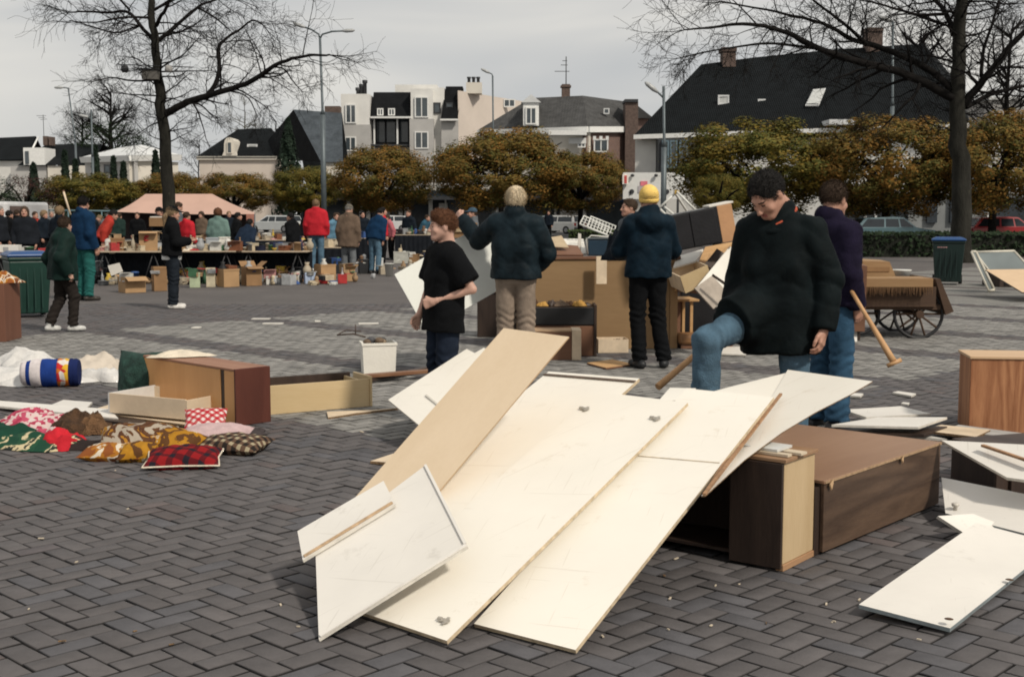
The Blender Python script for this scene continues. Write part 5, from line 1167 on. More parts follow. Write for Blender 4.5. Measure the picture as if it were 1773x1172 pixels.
far('dark haired child bending over the goods right of the tent', 424, 484, 160, 1.48, cloth('dark_blue_sweater', (.013, .022, .04)), ('short', 'black'), lean=28)
far('person in black under the tent edge', 408, 466, 120, 1.58, black_c, ('short', 'black'), lean=10)
far('person in black coat holding a small tray left of the red jacket', 511, 474, -120, 1.58, black_c, ('short', 'black'), lean=12, hem=-.3, J=dict(elR=(-.26, -.05, 1.13), wrR=(-.22, -.26, 1.02)))
far('fair haired person in bright red jacket and jeans seen from behind', 549, 470, 180, 1.92, red_c, ('short', 'sandy'), hem=-.12, b=1.35, pm=denim, sh=(.5, .5, .5))
far('man in flat cap and long brown coat seen from behind', 604, 482, 165, 1.76, brown_c, ('short', 'grey'), hem=-.40, b=1.28, hat=('cap', cloth('tweed', (.12, .11, .09))), pm=cloth('greyish', (.13, .14, .15)), lean=6, hr=(0, 18, 0))
far('stooping person in dark blue jacket and jeans', 650, 474, 150, 1.72, blue_c, ('short', 'black'), lean=22, pm=denim, hr=(0, 25, 0))
far('person in red sweater behind the stooping blue jacket', 664, 460, 100, 1.72, red_c, ('short', 'black'))
far('person in patterned reddish shirt beside the red sweater', 678, 450, -60, 1.52, pinky, ('short', 'brown'), lean=15)
far('bald looking man in navy jumper behind the far table', 708, 448, -30, 1.66, navy, ('buzz', 'brown'))
far('person in blue jacket leaning at the far table right', 733, 446, 60, 1.52, cloth('mid_blue', (.03, .08, .12)), ('short', 'brown'), lean=18)
far('person in light blue top behind the brown coat', 578, 458, 40, 1.58, cloth('light_blue', (.10, .2, .28)), ('short', 'brown'), lean=15)
far('small figure in navy with white bag near the white estate car', 950, 416, -20, 1.70, navy, ('short', 'brown'))
far('dark figure walking left of the estate car behind the blond man', 905, 418, 60, 1.66, black_c, ('short', 'brown'))
far('person in black coat at the back of the left crowd', 32, 448, 170, 1.66, black_c, ('short', 'brown'), lean=0)
far('person with grey hair behind the orange top', 92, 446, 20, 1.64, grey_c, ('short', 'grey'), lean=0)
far('person in dark jacket between blue jacket and red stooper', 158, 458, 40, 1.6, navy, ('short', 'brown'), lean=8)
far('dark clothed person under the left half of the tent', 240, 448, 10, 1.58, black_c, ('short', 'brown'), lean=5)
far('person in brown coat deep under the tent', 350, 446, -20, 1.6, brown_c, ('curly', 'brown'), lean=0)
far('person in navy at the back right of the tent', 398, 444, 30, 1.62, navy, ('short', 'sandy'), lean=0)
far('dark figure behind the red jacket on its left', 530, 452, 60, 1.64, black_c, ('short', 'black'), lean=10)
far('person in black coat between red jacket and brown coat', 590, 450, -40, 1.58, black_c, ('short', 'brown'), lean=12)
far('dark clothed person behind the blue stooper', 628, 448, 20, 1.62, navy, ('short', 'black'), lean=5)
far('person in grey at the far right of the market crowd', 760, 444, -60, 1.64, grey_c, ('short', 'brown'), lean=0)
# ================================================================== FOREGROUND BOARDS AND FURNITURE
mel = M('white_melamine', (.80, .76, .68), .38, .035, 1.6, .015, 12, spec=.45, dirt=(.55, .46, .34), scr=(.52, .45, .36))
mel2 = M('white_melamine_grey', (.69, .66, .61), .45, .05, 2.0, .02, 14, spec=.4, dirt=(.45, .42, .37), scr=(.42, .39, .34))
chip = M('chipboard_edge', (.20, .125, .065), .95, .4, 60, .2, 120)
edge_dark = M('edge_band_dark', (.10, .07, .05), .7, .3, 30); edge_tan = M('edge_band_tan', (.50, .40, .27), .8, .3, 30)
edge_w = M('edge_band_white', (.58, .55, .49), .5, .15, 20)
beige = wood('pale_hardboard', (.70, .54, .36), (.78, .62, .435), rad(38), 'X', 2.0, .6, 3)
hinge_m = M('hinge_nickel', (.42, .39, .34), .4, .3, 40, .1, 60, metal=.35)
rnd0 = random.Random(4)
def board(label, cs, mats=(None, None), th=.016, sag=0.0, jag=0.0, name='wooden_board', nu=8, nv=3, cat='board', group='broken boards heaped on the paving', bevel=.0):
    """cs: corners NL,NR,FR,FL as (px,py,height) or points"""
    P = [R(*c) if not isinstance(c, Vector) else c for c in cs]; base = sum(P, Vector())/4; base.z = min(p.z for p in P)-th
    m = MB(); off = base; m.sheet([p-off for p in P], th, nu, nv, 0, sag, jag, 1)
    o = m.build(name, [mats[0] or mel, mats[1] or chip]); o.location = base; return tag(o, label, cat, group)
def bboard(label, cs, part='panel', hinges=(), strips=(), **k):
    """board with fittings as parts"""
    mats = k.get('mats', (mel, chip)); P = [R(*c) if not isinstance(c, Vector) else c for c in cs]; base = sum(P, Vector())/4; base.z = 0
    t = thing(k.get('name', 'wooden_board'), label, 'board', base, group='broken boards heaped on the paving'); m = MB(); m.sheet(P, k.get('th', .016), 10, 4, 0, k.get('sag', 0), k.get('jag', 0), 1); m.build(part, mats, t)
    n = ((P[1]-P[0]).cross(P[3]-P[0])).normalized(); n = n if n.z > 0 else -n
    for (u, v) in hinges:
        c = P[0]*(1-u)*(1-v)+P[1]*(1-u)*v+P[2]*u*v+P[3]*u*(1-v)+n*.003; e = (P[3]-P[0]).normalized(); f = n.cross(e)
        m = MB(); m.prism([c+(e*math.cos(a)+f*math.sin(a))*.016 for a in [q*math.pi/6 for q in range(12)]], n*.003)
        def ob(cx, cy, lx, ly, h0, h1): 
            q = [c+e*(cx+sx*lx)+f*(cy+sy*ly) for sx, sy in ((-1, -1), (1, -1), (1, 1), (-1, 1))]; m.hexa([p+n*h0 for p in q], [p+n*h1 for p in q])
        ob(0, 0, .022, .007, .003, .005); ob(0, .018, .009, .014, .001, .007); ob(.004, .03, .006, .010, .003, .010); m.build('hinge', hinge_m, t)
    for (u0, v0, u1, v1, w, h, mt) in strips:
        def Q(u, v): return P[0]*(1-u)*(1-v)+P[1]*(1-u)*v+P[2]*u*v+P[3]*u*(1-v)+n*.002
        a, b = Q(u0, v0), Q(u1, v1); d = (b-a).normalized(); f = n.cross(d)*w/2; m = MB(); m.hexa([a-f, b-f, b+f, a+f], [a-f+n*h, b-f+n*h, b+f+n*h, a+f+n*h]); m.build('batten', mt, t)
    return t
V3 = Vector
# central sloping doors: shared slope, directions read from the paving
P1 = [V3((-.633, 4.76, .022)), V3((-.235, 4.385, .022)), V3((.828, 5.85, .665)), V3((.428, 6.22, .665))]
P2 = [V3((-.143, 4.58, .02)), V3((.224, 4.295, .02)), V3((1.22, 5.79, .70)), V3((.853, 6.08, .70))]
n1 = ((P1[1]-P1[0]).cross(P1[3]-P1[0])).normalized()
def hit(px, py, off):
    d = ray(px, py); o_ = V3((0, 0, CAMH)); p0 = P1[0]+n1*off; return o_+d*((p0-o_).dot(n1)/d.dot(n1))
f0, f1 = hit(950, 643, -.022), hit(1107, 655, -.022); l1 = (P1[3]-P1[0]).normalized()*1.5
P0 = [f0-l1, f1-l1, f1, f0]
bboard('wide white wardrobe door with two hinges sloping down in the centre of the heap', P1, hinges=((.035, .1), (.045, .86), (.90, .10), (.90, .88)), mats=(mel, edge_tan))
bboard('white board beneath the centre door, dark band along its far edge', P0, mats=(mel, edge_tan), strips=((.97, 0, .97, 1, .02, .004, edge_dark),), name='wooden_board')
bboard('long white board at the right of the centre door, its near corner on the paving', P2, mats=(mel, edge_tan), strips=((.66, .03, .68, .98, .004, .001, edge_tan),), name='wooden_board')
# beige hardboard leaning across
bboard('long beige hardboard panel leaning high over the white boards', [(541, 945, .0), (640, 993, .0), (985, 583, .97), (872, 568, .97)], mats=(beige, M('beige_edge', (.38, .26, .15), .8)), th=.006, name='wooden_board')
# front-left white board with lip
P5 = [R(552, 1106, .012), R(810, 945, .265), R(738, 804, .44), R(546, 948, .22)]; n5 = ((P5[1]-P5[0]).cross(P5[2]-P5[0])).normalized(); n5 = n5 if n5.z > 0 else -n5
def hit5(px, py, off): d = ray(px, py); o_ = V3((0, 0, CAMH)); return o_+d*((P5[1]+n5*off-o_).dot(n5)/d.dot(n5))
bboard('small white drawer bottom with raised rim lying on the near left of the heap', [P5[0], P5[1], P5[2], hit5(546, 948, 0)], mats=(mel2, edge_w), th=.012, strips=((.02, .99, .99, .99, .012, .007, mel2), (.01, .01, .01, .99, .014, .006, mel2)), name='wooden_board')
bboard('narrow white board with brown batten on top of the drawer bottom', [hit5(524, 969, .02), hit5(684, 872, .02), hit5(664, 832, .02), hit5(515, 919, .02)], mats=(mel2, edge_w), th=.014, strips=((.05, .02, .06, .98, .012, .007, M('thin_batten', (.44, .31, .19), .8, .3, 30)),), name='wooden_board')
# boards behind the beige panel
bboard('white board leaning behind the beige panel on the left', [(672, 692, .26), (745, 752, .16), (905, 655, .44), (808, 604, .575)], mats=(mel, edge_w), strips=((.28, .35, .26, .95, .012, .008, edge_w),), name='wooden_board')
board('second white board corner peeping above the leaning one', [(700, 680, .27), (790, 720, .22), (900, 650, .42), (838, 602, .565)], (mel, edge_w))
board('cream splinter of board under the beige panel edge', [(641, 798, .02), (735, 805, .02), (760, 770, .03), (690, 782, .03)], (M('cream_paint', (.62, .50, .36), .6), chip))
board('broken cream plank lying left of the leaning boards', [(568, 722, .015), (640, 712, .015), (690, 706, .02), (566, 713, .015)], (M('cream_paint', (.62, .50, .36), .6), chip), jag=.02)
# bent hardboard sheet on the right of the heap
def sheet_poly(name, label, rows, th, mats):
    """rows: list of (left point, right point); lofted curved sheet with thickness"""
    P = [(Vector(a), Vector(b)) for a, b in rows]; base = P[0][0].copy(); base.z = 0; m = MB(); nv = 5; top = []
    for a, b in P:
        for k in range(nv+1): top.append(a+(b-a)*k/nv)
    w = nv+1; nn = len(P); k = len(top); dn = Vector((0, 0, -th)); F = []; E = []
    for i in range(nn-1):
        for q in range(nv):
            f = (i*w+q, i*w+q+1, (i+1)*w+q+1, (i+1)*w+q); F += [f, tuple(x+k for x in f[::-1])]
    ring = [q for q in range(w)]+[i*w+nv for i in range(1, nn)]+[(nn-1)*w+q for q in range(nv-1, -1, -1)]+[i*w for i in range(nn-2, 0, -1)]
    m.add(top+[p+dn for p in top], F, 0, True); o0 = 0
    m.add([top[i] for i in ring]+[top[i]+dn for i in ring], [(i, i+len(ring), (i+1) % len(ring)+len(ring), (i+1) % len(ring)) for i in range(len(ring))], 1)
    m.v = [tuple(Vector(v)-base) for v in m.v]; o = m.build(name, mats); o.location = base; return tag(o, label, 'board', 'broken boards heaped on the paving')
sheet_poly('bent_sheet', 'thin white sheet bent upwards across the wardrobe at the right of the heap',
    [(R(1214, 858, .40), R(1221, 858, .405)), (R(1252, 806, .465), R(1289, 796, .50)), (R(1290, 752, .535), R(1353, 749, .57)), (R(1318, 712, .60), R(1411, 714, .635)), (R(1338, 684, .65), R(1470, 684, .70)), (R(1364, 640, .735), R(1511, 660, .745))], .005, (mel, chip))
board('white board corner behind the bent sheet', [(1190, 690, .62), (1330, 700, .62), (1375, 642, .73), (1262, 670, .66)], (mel, chip))
board('narrow white piece at the far end of the right board', [(1138, 696, .61), (1195, 690, .61), (1205, 672, .63), (1160, 671, .63)], (mel, edge_w))
for k, (a, b) in enumerate((((1323, 694, .64), (1224, 852, .415)), ((1352, 684, .665), (1219, 858, .418)))):
    p, q = R(*a), R(*b); d = (q-p).normalized(); f = d.cross(V3((0, 0, 1))).normalized()*.007; u = V3((0, 0, .010)); m = MB(); m.hexa([p-f-p, q-f-p, q+f-p, V3((0, 0, 0))+f], [p-f+u-p, q-f+u-p, q+f+u-p, f+u]); o = m.build('batten', M('raw_batten', (.30, .17, .09), .8, .3, 30)); o.location = p
    tag(o, ['inner brown edge strip lying along the bent sheet', 'outer brown edge strip lying along the bent sheet'][k], 'strip', 'strips on the heap')
# crate carrying the far end of the boards
cr = thing('wooden_crate', 'low brown crate propping up the far end of the boards', 'crate', (.95, 6.75, 0)); wd = wood('crate_wood', (.10, .055, .03), (.18, .105, .06), rad(35), 'X', 3)
m = MB(); 
for (a, b) in (((.55, 6.75), (.95, 6.40)), ((1.35, 6.75), (.95, 7.1)), ((.95, 6.40), (1.35, 6.75)), ((.55, 6.75), (.95, 7.1))):
    p, q = V3((*a, 0)), V3((*b, 0)); d = (q-p).normalized(); nr = V3((-d.y, d.x, 0))*.012; 
    mm = MB(); z = V3((0, 0, .30)); mm.hexa([p-nr, q-nr, q+nr, p+nr], [p-nr+z, q-nr+z, q+nr+z, p+nr+z]); mm.build('side', wd, cr)
mm = MB(); mm.hexa([V3((.55, 6.75, .302)), V3((.95, 6.40, .302)), V3((1.35, 6.75, .302)), V3((.95, 7.1, .302))], [V3((.55, 6.75, .32)), V3((.95, 6.40, .32)), V3((1.35, 6.75, .32)), V3((.95, 7.1, .32))]); mm.build('top', wd, cr)

# ---- open dark cabinet
def framebox(o, ux, uy, L, Wd, Hh): 
    return lambda a, b, c: V3(o)+V3(ux)*a+V3(uy)*b+V3((0, 0, c))
dk = wood('dark_veneer', (.022, .014, .011), (.05, .032, .024), 0, 'Z', 4, .5); lightw = wood('birch_side', (.42, .30, .165), (.54, .41, .25), 0, 'Z', 5, .55, 4)
o = V3((1.178, 5.34, 0)); ux = V3((-.79, .613, 0)); uy = V3((.613, .79, 0)); L, Wd, Hh = .85, .31, .495
cab = thing('cabinet', 'open dark brown cabinet with birch side standing under the right board', 'cabinet', o); q = framebox(o, ux, uy, L, Wd, Hh)
def part(parent, name, mat, q, a0, a1, b0, b1, c0, c1, bevel=.002):
    m = MB(); m.hexa([q(a0, b0, c0), q(a1, b0, c0), q(a1, b1, c0), q(a0, b1, c0)][::-1], [q(a0, b0, c1), q(a1, b0, c1), q(a1, b1, c1), q(a0, b1, c1)][::-1]); return m.build(name, mat, parent, bevel=bevel)
part(cab, 'side_panel', lightw, q, 0, .018, .0, Wd, .03, Hh-.018); part(cab, 'side_panel', dk, q, L-.018, L, 0, Wd, 0, Hh-.018)
part(cab, 'top_panel', wood('cabinet_top', (.22, .12, .065), (.30, .18, .10), rad(-38), 'X', 4), q, -.012, L, -.012, Wd+.01, Hh-.016, Hh); part(cab, 'bottom_panel', dk, q, .019, L-.019, .002, Wd-.01, .04, .056)
part(cab, 'plinth', wood('plinth_wood', (.30, .16, .085), (.40, .24, .13), rad(50), 'X', 5), q, -.006, .03, -.004, Wd+.02, 0, .028); part(cab, 'back_panel', dk, q, .02, L-.02, Wd-.008, Wd-.002, .06, Hh-.02)
part(cab, 'door', dk, q, .001, .25, -.020, -.003, .012, Hh-.02); part(cab, 'divider', dk, q, .25, .266, .004, Wd-.012, .058, Hh-.02)
for a0, b0, a1, b1, z in ((.0, .03, .36, .07, .0), (-.03, .10, .30, .16, .0), (.06, .05, .34, .20, .013)):
    m = MB(); z0 = Hh+.003+z; m.hexa([q(a0, b0, z0), q(a1, b0+.02, z0), q(a1, b1+.02, z0), q(a0, b1, z0)][::-1], [q(a0, b0, z0+.011), q(a1, b0+.02, z0+.011), q(a1, b1+.02, z0+.011), q(a0, b1, z0+.011)][::-1]); oo = m.build('board_strip', M('strip_cream_%d' % int(z*100), (.55, .46, .34) if z == 0 else (.5, .5, .48), .7, .1))
    tag(oo, ['broken strip on the back of the cabinet top', 'wide splintered strip sticking out over the cabinet side', 'upper pale strip on the cabinet top'][0 if a0 == 0 else (1 if a0 < 0 else 2)], 'strip', 'broken strips on the cabinet top')
# ---- brown wardrobe lying flat
o = V3((1.418, 5.60, 0)); ux = V3((.6607, .7507, 0)); uy = V3((-.7507, .6607, 0)); L, Wd, Hh = 1.302, 1.05, .345
wr = thing('wardrobe', 'brown wood veneer wardrobe lying on its back with scuffed front edge', 'wardrobe', o); q = framebox(o, ux, uy, L, Wd, Hh)
walnut = wood('walnut_veneer', (.040, .023, .015), (.105, .065, .042), rad(48.7), 'X', 7, .55, 7); rust = wood('reddish_door', (.235, .135, .082), (.29, .175, .11), rad(48.7), 'X', 2, .5, 3)
def part2(parent, name, mat, a0, a1, b0, b1, c0, c1, bevel=.003):
    m = MB(); m.hexa([q(a0, b0, c0), q(a1, b0, c0), q(a1, b1, c0), q(a0, b1, c0)], [q(a0, b0, c1), q(a1, b0, c1), q(a1, b1, c1), q(a0, b1, c1)]); return m.build(name, mat, parent, bevel=bevel)
part2(wr, 'front_side', walnut, .0, L, .0, .02, .012, Hh-.018); part2(wr, 'end_panel', walnut, L-.02, L, .021, Wd, .012, Hh-.018); part2(wr, 'end_panel', dk, -.002, .018, .022, Wd, .0, Hh-.019)
part2(wr, 'back_side', walnut, .02, L-.021, Wd-.02, Wd, .0, Hh-.018); part2(wr, 'door', rust, -.006, L+.004, -.004, Wd+.004, Hh-.016, Hh); part2(wr, 'recess_panel', dk, -.045, -.006, .02, .60, .0, Hh-.03)
for (a, s) in ((.02, 1.0), (.78, .8)):
    m = MB(); m.prism([q(a, -.012, Hh-.02), q(a+.035*s, -.010, Hh-.002), q(a+.05*s, -.004, Hh-.028), q(a+.02, -.012, Hh-.05*s)], V3((0, 0, .006))+uy*-.006); m.build('splinter', M('raw_splinter', (.45, .30, .17), .9), wr)
part2(wr, 'worn_edge', M('raw_edge', (.33, .22, .13), .9, .3, 40), .0, L, -.0065, -.0042, Hh-.014, Hh-.002, 0)
# ---- boards on the right
dirtw = (mel2, edge_w)
t = bboard('white shelf board with drilled screw holes lying flat at the lower right', [(1487, 1046, .05), (1645, 1087, .028), (1829, 941, .05), (1690, 905, .12)], mats=(mel2, M('shelf_edge', (.20, .23, .24), .6, .2)), name='wooden_board')
for (px, py) in ((1643, 1071), (1748, 1003), (1736, 936)):
    c = R(px, py, .055); m = MB(); m.lathe(c, [(.017, 0), (.014, .0012), (.004, .002)], 12); m.build('screw_hole', M('hole_brown', (.07, .035, .015), .8), t)
board('short white off-cut tilted against the wardrobe corner', [(1624, 893, .13), (1690, 936, .02), (1765, 920, .02), (1685, 889, .11)], dirtw)
t = bboard('white panel with a knob wedged beside the wardrobe', [(1637, 888, .07), (1820, 935, .05), (1840, 868, .14), (1630, 826, .16)], mats=(mel2, M('shelf_edge', (.20, .23, .24), .6, .2)), name='wooden_board')
c = R(1654, 883, .08); m = MB(); m.lathe(c, [(.010, 0), (.009, .016), (.018, .022), (.02, .032), (.012, .038)], 12); m.build('knob', M('knob', (.5, .47, .42), .3), t)
t = bboard('white slab with splintered brown strip propped at the right edge', [(1743, 826, .26), (1880, 845, .26), (1880, 775, .40), (1630, 762, .36)], mats=dirtw, name='wooden_board')
p, e = R(1701, 773, .365), R(1790, 803, .33); d = (e-p).normalized(); f = d.cross(V3((0, 0, 1))).normalized()*.012; u = V3((0, 0, .012)); m = MB(); m.hexa([p-f, e-f, e+f, p+f], [p-f+u, e-f+u, e+f+u, p+f+u]); m.build('splinter', M('raw_batten', (.30, .17, .09), .8, .3, 30), t)
# prop under the slab
pb = thing('wooden_crate', 'dark drawer shell holding up the slab at the right edge', 'drawer', R(1790, 850)); c = R(1800, 845); m = MB(); m.box((c.x, c.y+.15, .12), (.7, .5, .24), rad(20)); m.build('shell', dk, pb, bevel=.004)
m = MB(); m.box((c.x-.1, c.y-.12, .13), (.5, .02, .2), rad(20)); m.build('front', dk, pb, bevel=.003)
# pile behind the wardrobe
board('upper white board of the pile behind the wardrobe', [(1440, 735, .12), (1590, 739, .12), (1640, 722, .13), (1520, 722, .13)], dirtw)
board('white board at the back of the pile behind the wardrobe', [(1461, 709, .08), (1500, 722, .08), (1612, 716, .08), (1560, 703, .10)], dirtw)
board('lower board of the pile behind the wardrobe', [(1590, 744, .06), (1690, 756, .06), (1715, 744, .06), (1630, 735, .06)], (M('cream_paint', (.62, .50, .36), .6), chip))
board('thin board under the pile near the wardrobe edge', [(1415, 737, .03), (1530, 752, .03), (1640, 760, .03), (1470, 728, .03)], dirtw)
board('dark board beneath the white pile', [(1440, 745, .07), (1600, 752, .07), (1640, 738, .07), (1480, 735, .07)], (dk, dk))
board('long grey plank beyond the slab at the right', [(1640, 742, .05), (1850, 772, .05), (1850, 760, .05), (1660, 735, .05)], (M('grey_plank', (.35, .34, .32), .8, .2), edge_w))
board('small white off-cut lying beyond the bent sheet', [(1545, 679, .02), (1578, 685, .02), (1586, 681, .02), (1555, 677, .02)], dirtw)
board('white chip near the bent sheet corner', [(1466, 684, .02), (1490, 686, .02), (1495, 681, .02), (1472, 680, .02)], dirtw)
board('tiny white chip behind the pile', [(1560, 698, .01), (1572, 700, .01), (1575, 697, .01), (1564, 696, .01)], dirtw)
# plywood chest at right edge
o = R(1677, 748); pc = thing('plywood_chest', 'large plywood chest with swirling grain at the right edge', 'chest', o)
ply = wood('plywood_grain', (.21, .075, .03), (.44, .21, .10), 0, 'Z', 4.5, .6, 13); ply_lit = wood('plywood_top_lit', (.52, .35, .21), (.60, .42, .26), 0, 'X', 3)  # lid wood made paler, the light on the top put into its colour
m = MB(); m.hexa([o, o+V3((.95, -.12, 0)), o+V3((1.02, .28, 0)), o+V3((.07, .42, 0))], [p+V3((0, 0, .525)) for p in (o, o+V3((.95, -.12, 0)), o+V3((1.02, .28, 0)), o+V3((.07, .42, 0)))]); m.build('case', ply, pc, bevel=.003)
m = MB(); m.hexa([p+V3((0, 0, .527)) for p in (o+V3((-.01, -.01, 0)), o+V3((.96, -.13, 0)), o+V3((1.03, .29, 0)), o+V3((.06, .43, 0)))], [p+V3((0, 0, .545)) for p in (o+V3((-.01, -.01, 0)), o+V3((.96, -.13, 0)), o+V3((1.03, .29, 0)), o+V3((.06, .43, 0)))]); m.build('lid', ply_lit, pc, bevel=.002)
# debris chips
rd = random.Random(12)
chips = []
for k in range(44):
    if k < 32: px, py = rd.uniform(0, 1773), rd.uniform(560, 1160)
    else: px, py = rd.uniform(1060, 1500), rd.uniform(960, 1100)
    p = R(px, py, .004); s = rd.uniform(.004, .014)*(1 if py > 800 else 1.8); a = rd.uniform(0, 3.1); m = MB()
    m.box((0, 0, 0), (s*rd.uniform(1, 3), s*.6, .004), a); o = m.build('wood_chip', M('chip_pale', (.55, .47, .36), .9) if rd.random() < .7 else chip); o.location = p
    tag(o, 'small pale splinter of wood scattered on the paving', 'splinter', 'splinters on the paving')
# ================================================================== LEFT: DRESSER, DRAWERS, CUSHIONS
o = R(410, 738); ux = V3((-.711, .703, 0)); uy = V3((.703, .711, 0)); L, Wd, Hh = 1.33, .30, .42; q = framebox(o, ux, uy, L, Wd, Hh)
dr = thing('lying_cupboard', 'orange brown cupboard lying on its side with dark red end', 'cupboard', o)
teak = wood('teak_front', (.48, .245, .09), (.58, .315, .13), 0, 'Z', 2.5, .45, 5); teak_top = wood('teak_top', (.23, .105, .06), (.30, .15, .09), rad(135), 'X', 3); mah = wood('mahogany_end', (.065, .018, .012), (.095, .028, .018), 0, 'Z', 5)
def lp(name, mat, a0, a1, b0, b1, c0, c1, par=None, bv=.003): m = MB(); m.hexa([q(a0, b0, c0), q(a1, b0, c0), q(a1, b1, c0), q(a0, b1, c0)][::-1], [q(a0, b0, c1), q(a1, b0, c1), q(a1, b1, c1), q(a0, b1, c1)][::-1]); return m.build(name, mat, par or dr, bevel=bv)
lp('end_panel', mah, 0, .02, -.004, Wd, .0, Hh); lp('front_panel', teak, .021, .155, 0, .018, .01, Hh-.02); lp('dark_groove', dk, .155, .205, .004, .018, .01, Hh-.02); lp('door', teak, .206, L, -.002, .018, .01, Hh-.02)
lp('side_panel', teak_top, .021, L, -.004, Wd, Hh-.018, Hh); lp('back_panel', dk, .021, L, Wd-.016, Wd-.002, .0, Hh-.02); lp('end_panel', mah, L-.02, L+.002, .02, Wd-.02, 0, Hh-.02); m = MB(); c = q(.46, -.004, .10); m.box(c, (.02, .02, .04), rad(-45)); m.build('lock', dark_trim, dr)
# dark green cushion leaning on its far end
def pillow(name, label, c, size, rz, mat, seed, tilt=(0, 0), group='cushions and cloths in the heap', piping=None, cat='cushion'):
    rs = np.random.RandomState(seed); n = 18; m = MB(); V = []; F = []; w, d, h = size
    for sgn in (1, -1):
        for i in range(n+1):
            for k in range(n+1):
                u = i/n*2-1; v = k/n*2-1; e = max(0, (1-u**2))*max(0, (1-v**2)); z = h/2*(e**.45); pin = 1-.10*(u*v)**2*0-.09*((1-abs(u*v)))*(abs(u)**6+abs(v)**6)
                z += (math.sin(u*7+seed)*math.cos(v*5+seed*2)*.06+math.sin(u*13+v*9+seed)*.03)*h*e**.5
                V.append((u*w/2*pin, v*d/2*pin, sgn*z))
        o_ = 0 if sgn > 0 else (n+1)**2
        for i in range(n):
            for k in range(n):
                f = (o_+i*(n+1)+k, o_+(i+1)*(n+1)+k, o_+(i+1)*(n+1)+k+1, o_+i*(n+1)+k+1); F.append(f if sgn > 0 else f[::-1])
    t = thing(name, label, cat, c, group=group, rot=(rad(tilt[0]), rad(tilt[1]), rz)); m.add(V, F, 0, True); m.build('cover', mat, t, local=True)
    if piping:
        N = 4*n; pts = [(V[k][0], V[k][1], 0) for k in range(n+1)]+[(V[i*(n+1)+n][0], V[i*(n+1)+n][1], 0) for i in range(1, n+1)]+[(V[n*(n+1)+k][0], V[n*(n+1)+k][1], 0) for k in range(n-1, -1, -1)]+[(V[i*(n+1)][0], V[i*(n+1)][1], 0) for i in range(n-1, -1, -1)]
        m = MB(); m.tube(pts, .006, 5, caps=False); m.build('piping', piping, t, local=True)
    return t
gc = M('green_velvet', (.016, .045, .036), .95, .5, 16, .2, 90)
e = q(L+.09, .02, .215); pillow('seat_cushion', 'dark green patterned cushion standing against the cupboard end', e, (.40, .46, .26), rad(-18), gc, 3, (84, 0))
def rag(name, label, c, r, h, mat, seed, sq=(1, 1), group='cushions and cloths in the heap', cat='cloth'):
    """crumpled cloth: lumpy folded heap with an uneven hem"""
    rs = np.random.RandomState(seed); nr, na = 15, 40; V = [(0, 0, h*.9)]; F = []
    ph = rs.rand(8)*6.28; K = rs.normal(0, 1, (5, 2)); K = K/np.linalg.norm(K, axis=1)[:, None]*np.array((4, 6, 9, 13, 17))[:, None]/r*.55; bumps = rs.uniform(-.6, .6, (4, 2))*r; bh = rs.uniform(.3, .8, 4)
    def hz(x, y, t):
        w = .5*math.sin(5*x/r+ph[6])+.5*math.sin(4*y/r+ph[7]); f = sum((1-2*abs(math.sin(K[i][0]*x+K[i][1]*y+ph[i]+w*1.5)))/(1+.5*i) for i in range(5))
        b = sum(bh[i]*math.exp(-((x-bumps[i][0])**2+(y-bumps[i][1])**2)/(.45*r*r)) for i in range(4))/1.6
        return max(.004, h*(max(0, 1-t**4))**.6*(.35+.45*min(1.1, b)+.10*f))
    for i in range(1, nr+1):
        for k in range(na):
            a = 2*math.pi*k/na; t = i/nr; rr_ = .92*r*t*(1+.16*math.sin(3*a+ph[0])+.10*math.sin(5*a+ph[1])+.06*math.sin(9*a+ph[2])+.03*math.sin(17*a+ph[3])); x, y = rr_*math.cos(a), rr_*math.sin(a)
            V.append((x*sq[0], y*sq[1], hz(x, y, t)))
    for k in range(na): F.append((0, 1+k, 1+(k+1) % na))
    V[0] = (0, 0, hz(0, 0, 0))
    F4 = [(1+(i-1)*na+k, 1+i*na+k, 1+i*na+(k+1) % na, 1+(i-1)*na+(k+1) % na) for i in range(1, nr) for k in range(na)]
    m = MB(); m.add(V, F, 0, True); m.f += F4; m.mi += [0]*len(F4); m.sm += [True]*len(F4); o = m.build(name, mat); o.location = c; o.rotation_euler = (0, 0, rs.uniform(-.4, .4)); return tag(o, label, cat, group)
cream_c = M('cream_cloth', (.62, .55, .44), .95, .15, 12, .15, 60)
rag('cloth', 'crumpled cream cloth on top of the lying cupboard', q(1.0, .16, Hh+.004), .20, .06, cream_c, 3, (1.3, .7))
# open cream shelf box behind
o = R(455, 719); ux = V3((.862, .507, 0)); uy = V3((-.507, .862, 0)); q2 = framebox(o, ux, uy, 1, 1, 1)
sb = thing('shelf_box', 'pale open shelf box lying on the paving behind the cupboard', 'shelf', o); maple = wood('maple_box', (.50, .37, .20), (.58, .45, .27), rad(30), 'X', 4, .55, 4)
def lp2(name, mat, a0, a1, b0, b1, c0, c1, z=0): m = MB(); m.hexa([q2(a0, b0, c0), q2(a1, b0, c0), q2(a1, b1, c0), q2(a0, b1, c0)], [q2(a0, b0, c1), q2(a1, b0, c1), q2(a1, b1, c1), q2(a0, b1, c1)]); m.build(name, mat, sb, bevel=.002)
lp2('long_side', maple, -.15, .90, 0, .018, 0, .225); lp2('long_side', dk, -.15, .86, .30, .318, 0, .25); lp2('end_panel', maple, .90, .918, -.012, .34, 0, .245); lp2('end_panel', maple, -.15, -.132, .02, .298, 0, .22); lp2('bottom_panel', maple, -.13, .898, .02, .298, 0, .012); lp2('cross_piece', maple, .80, .816, .02, .298, .05, .225)
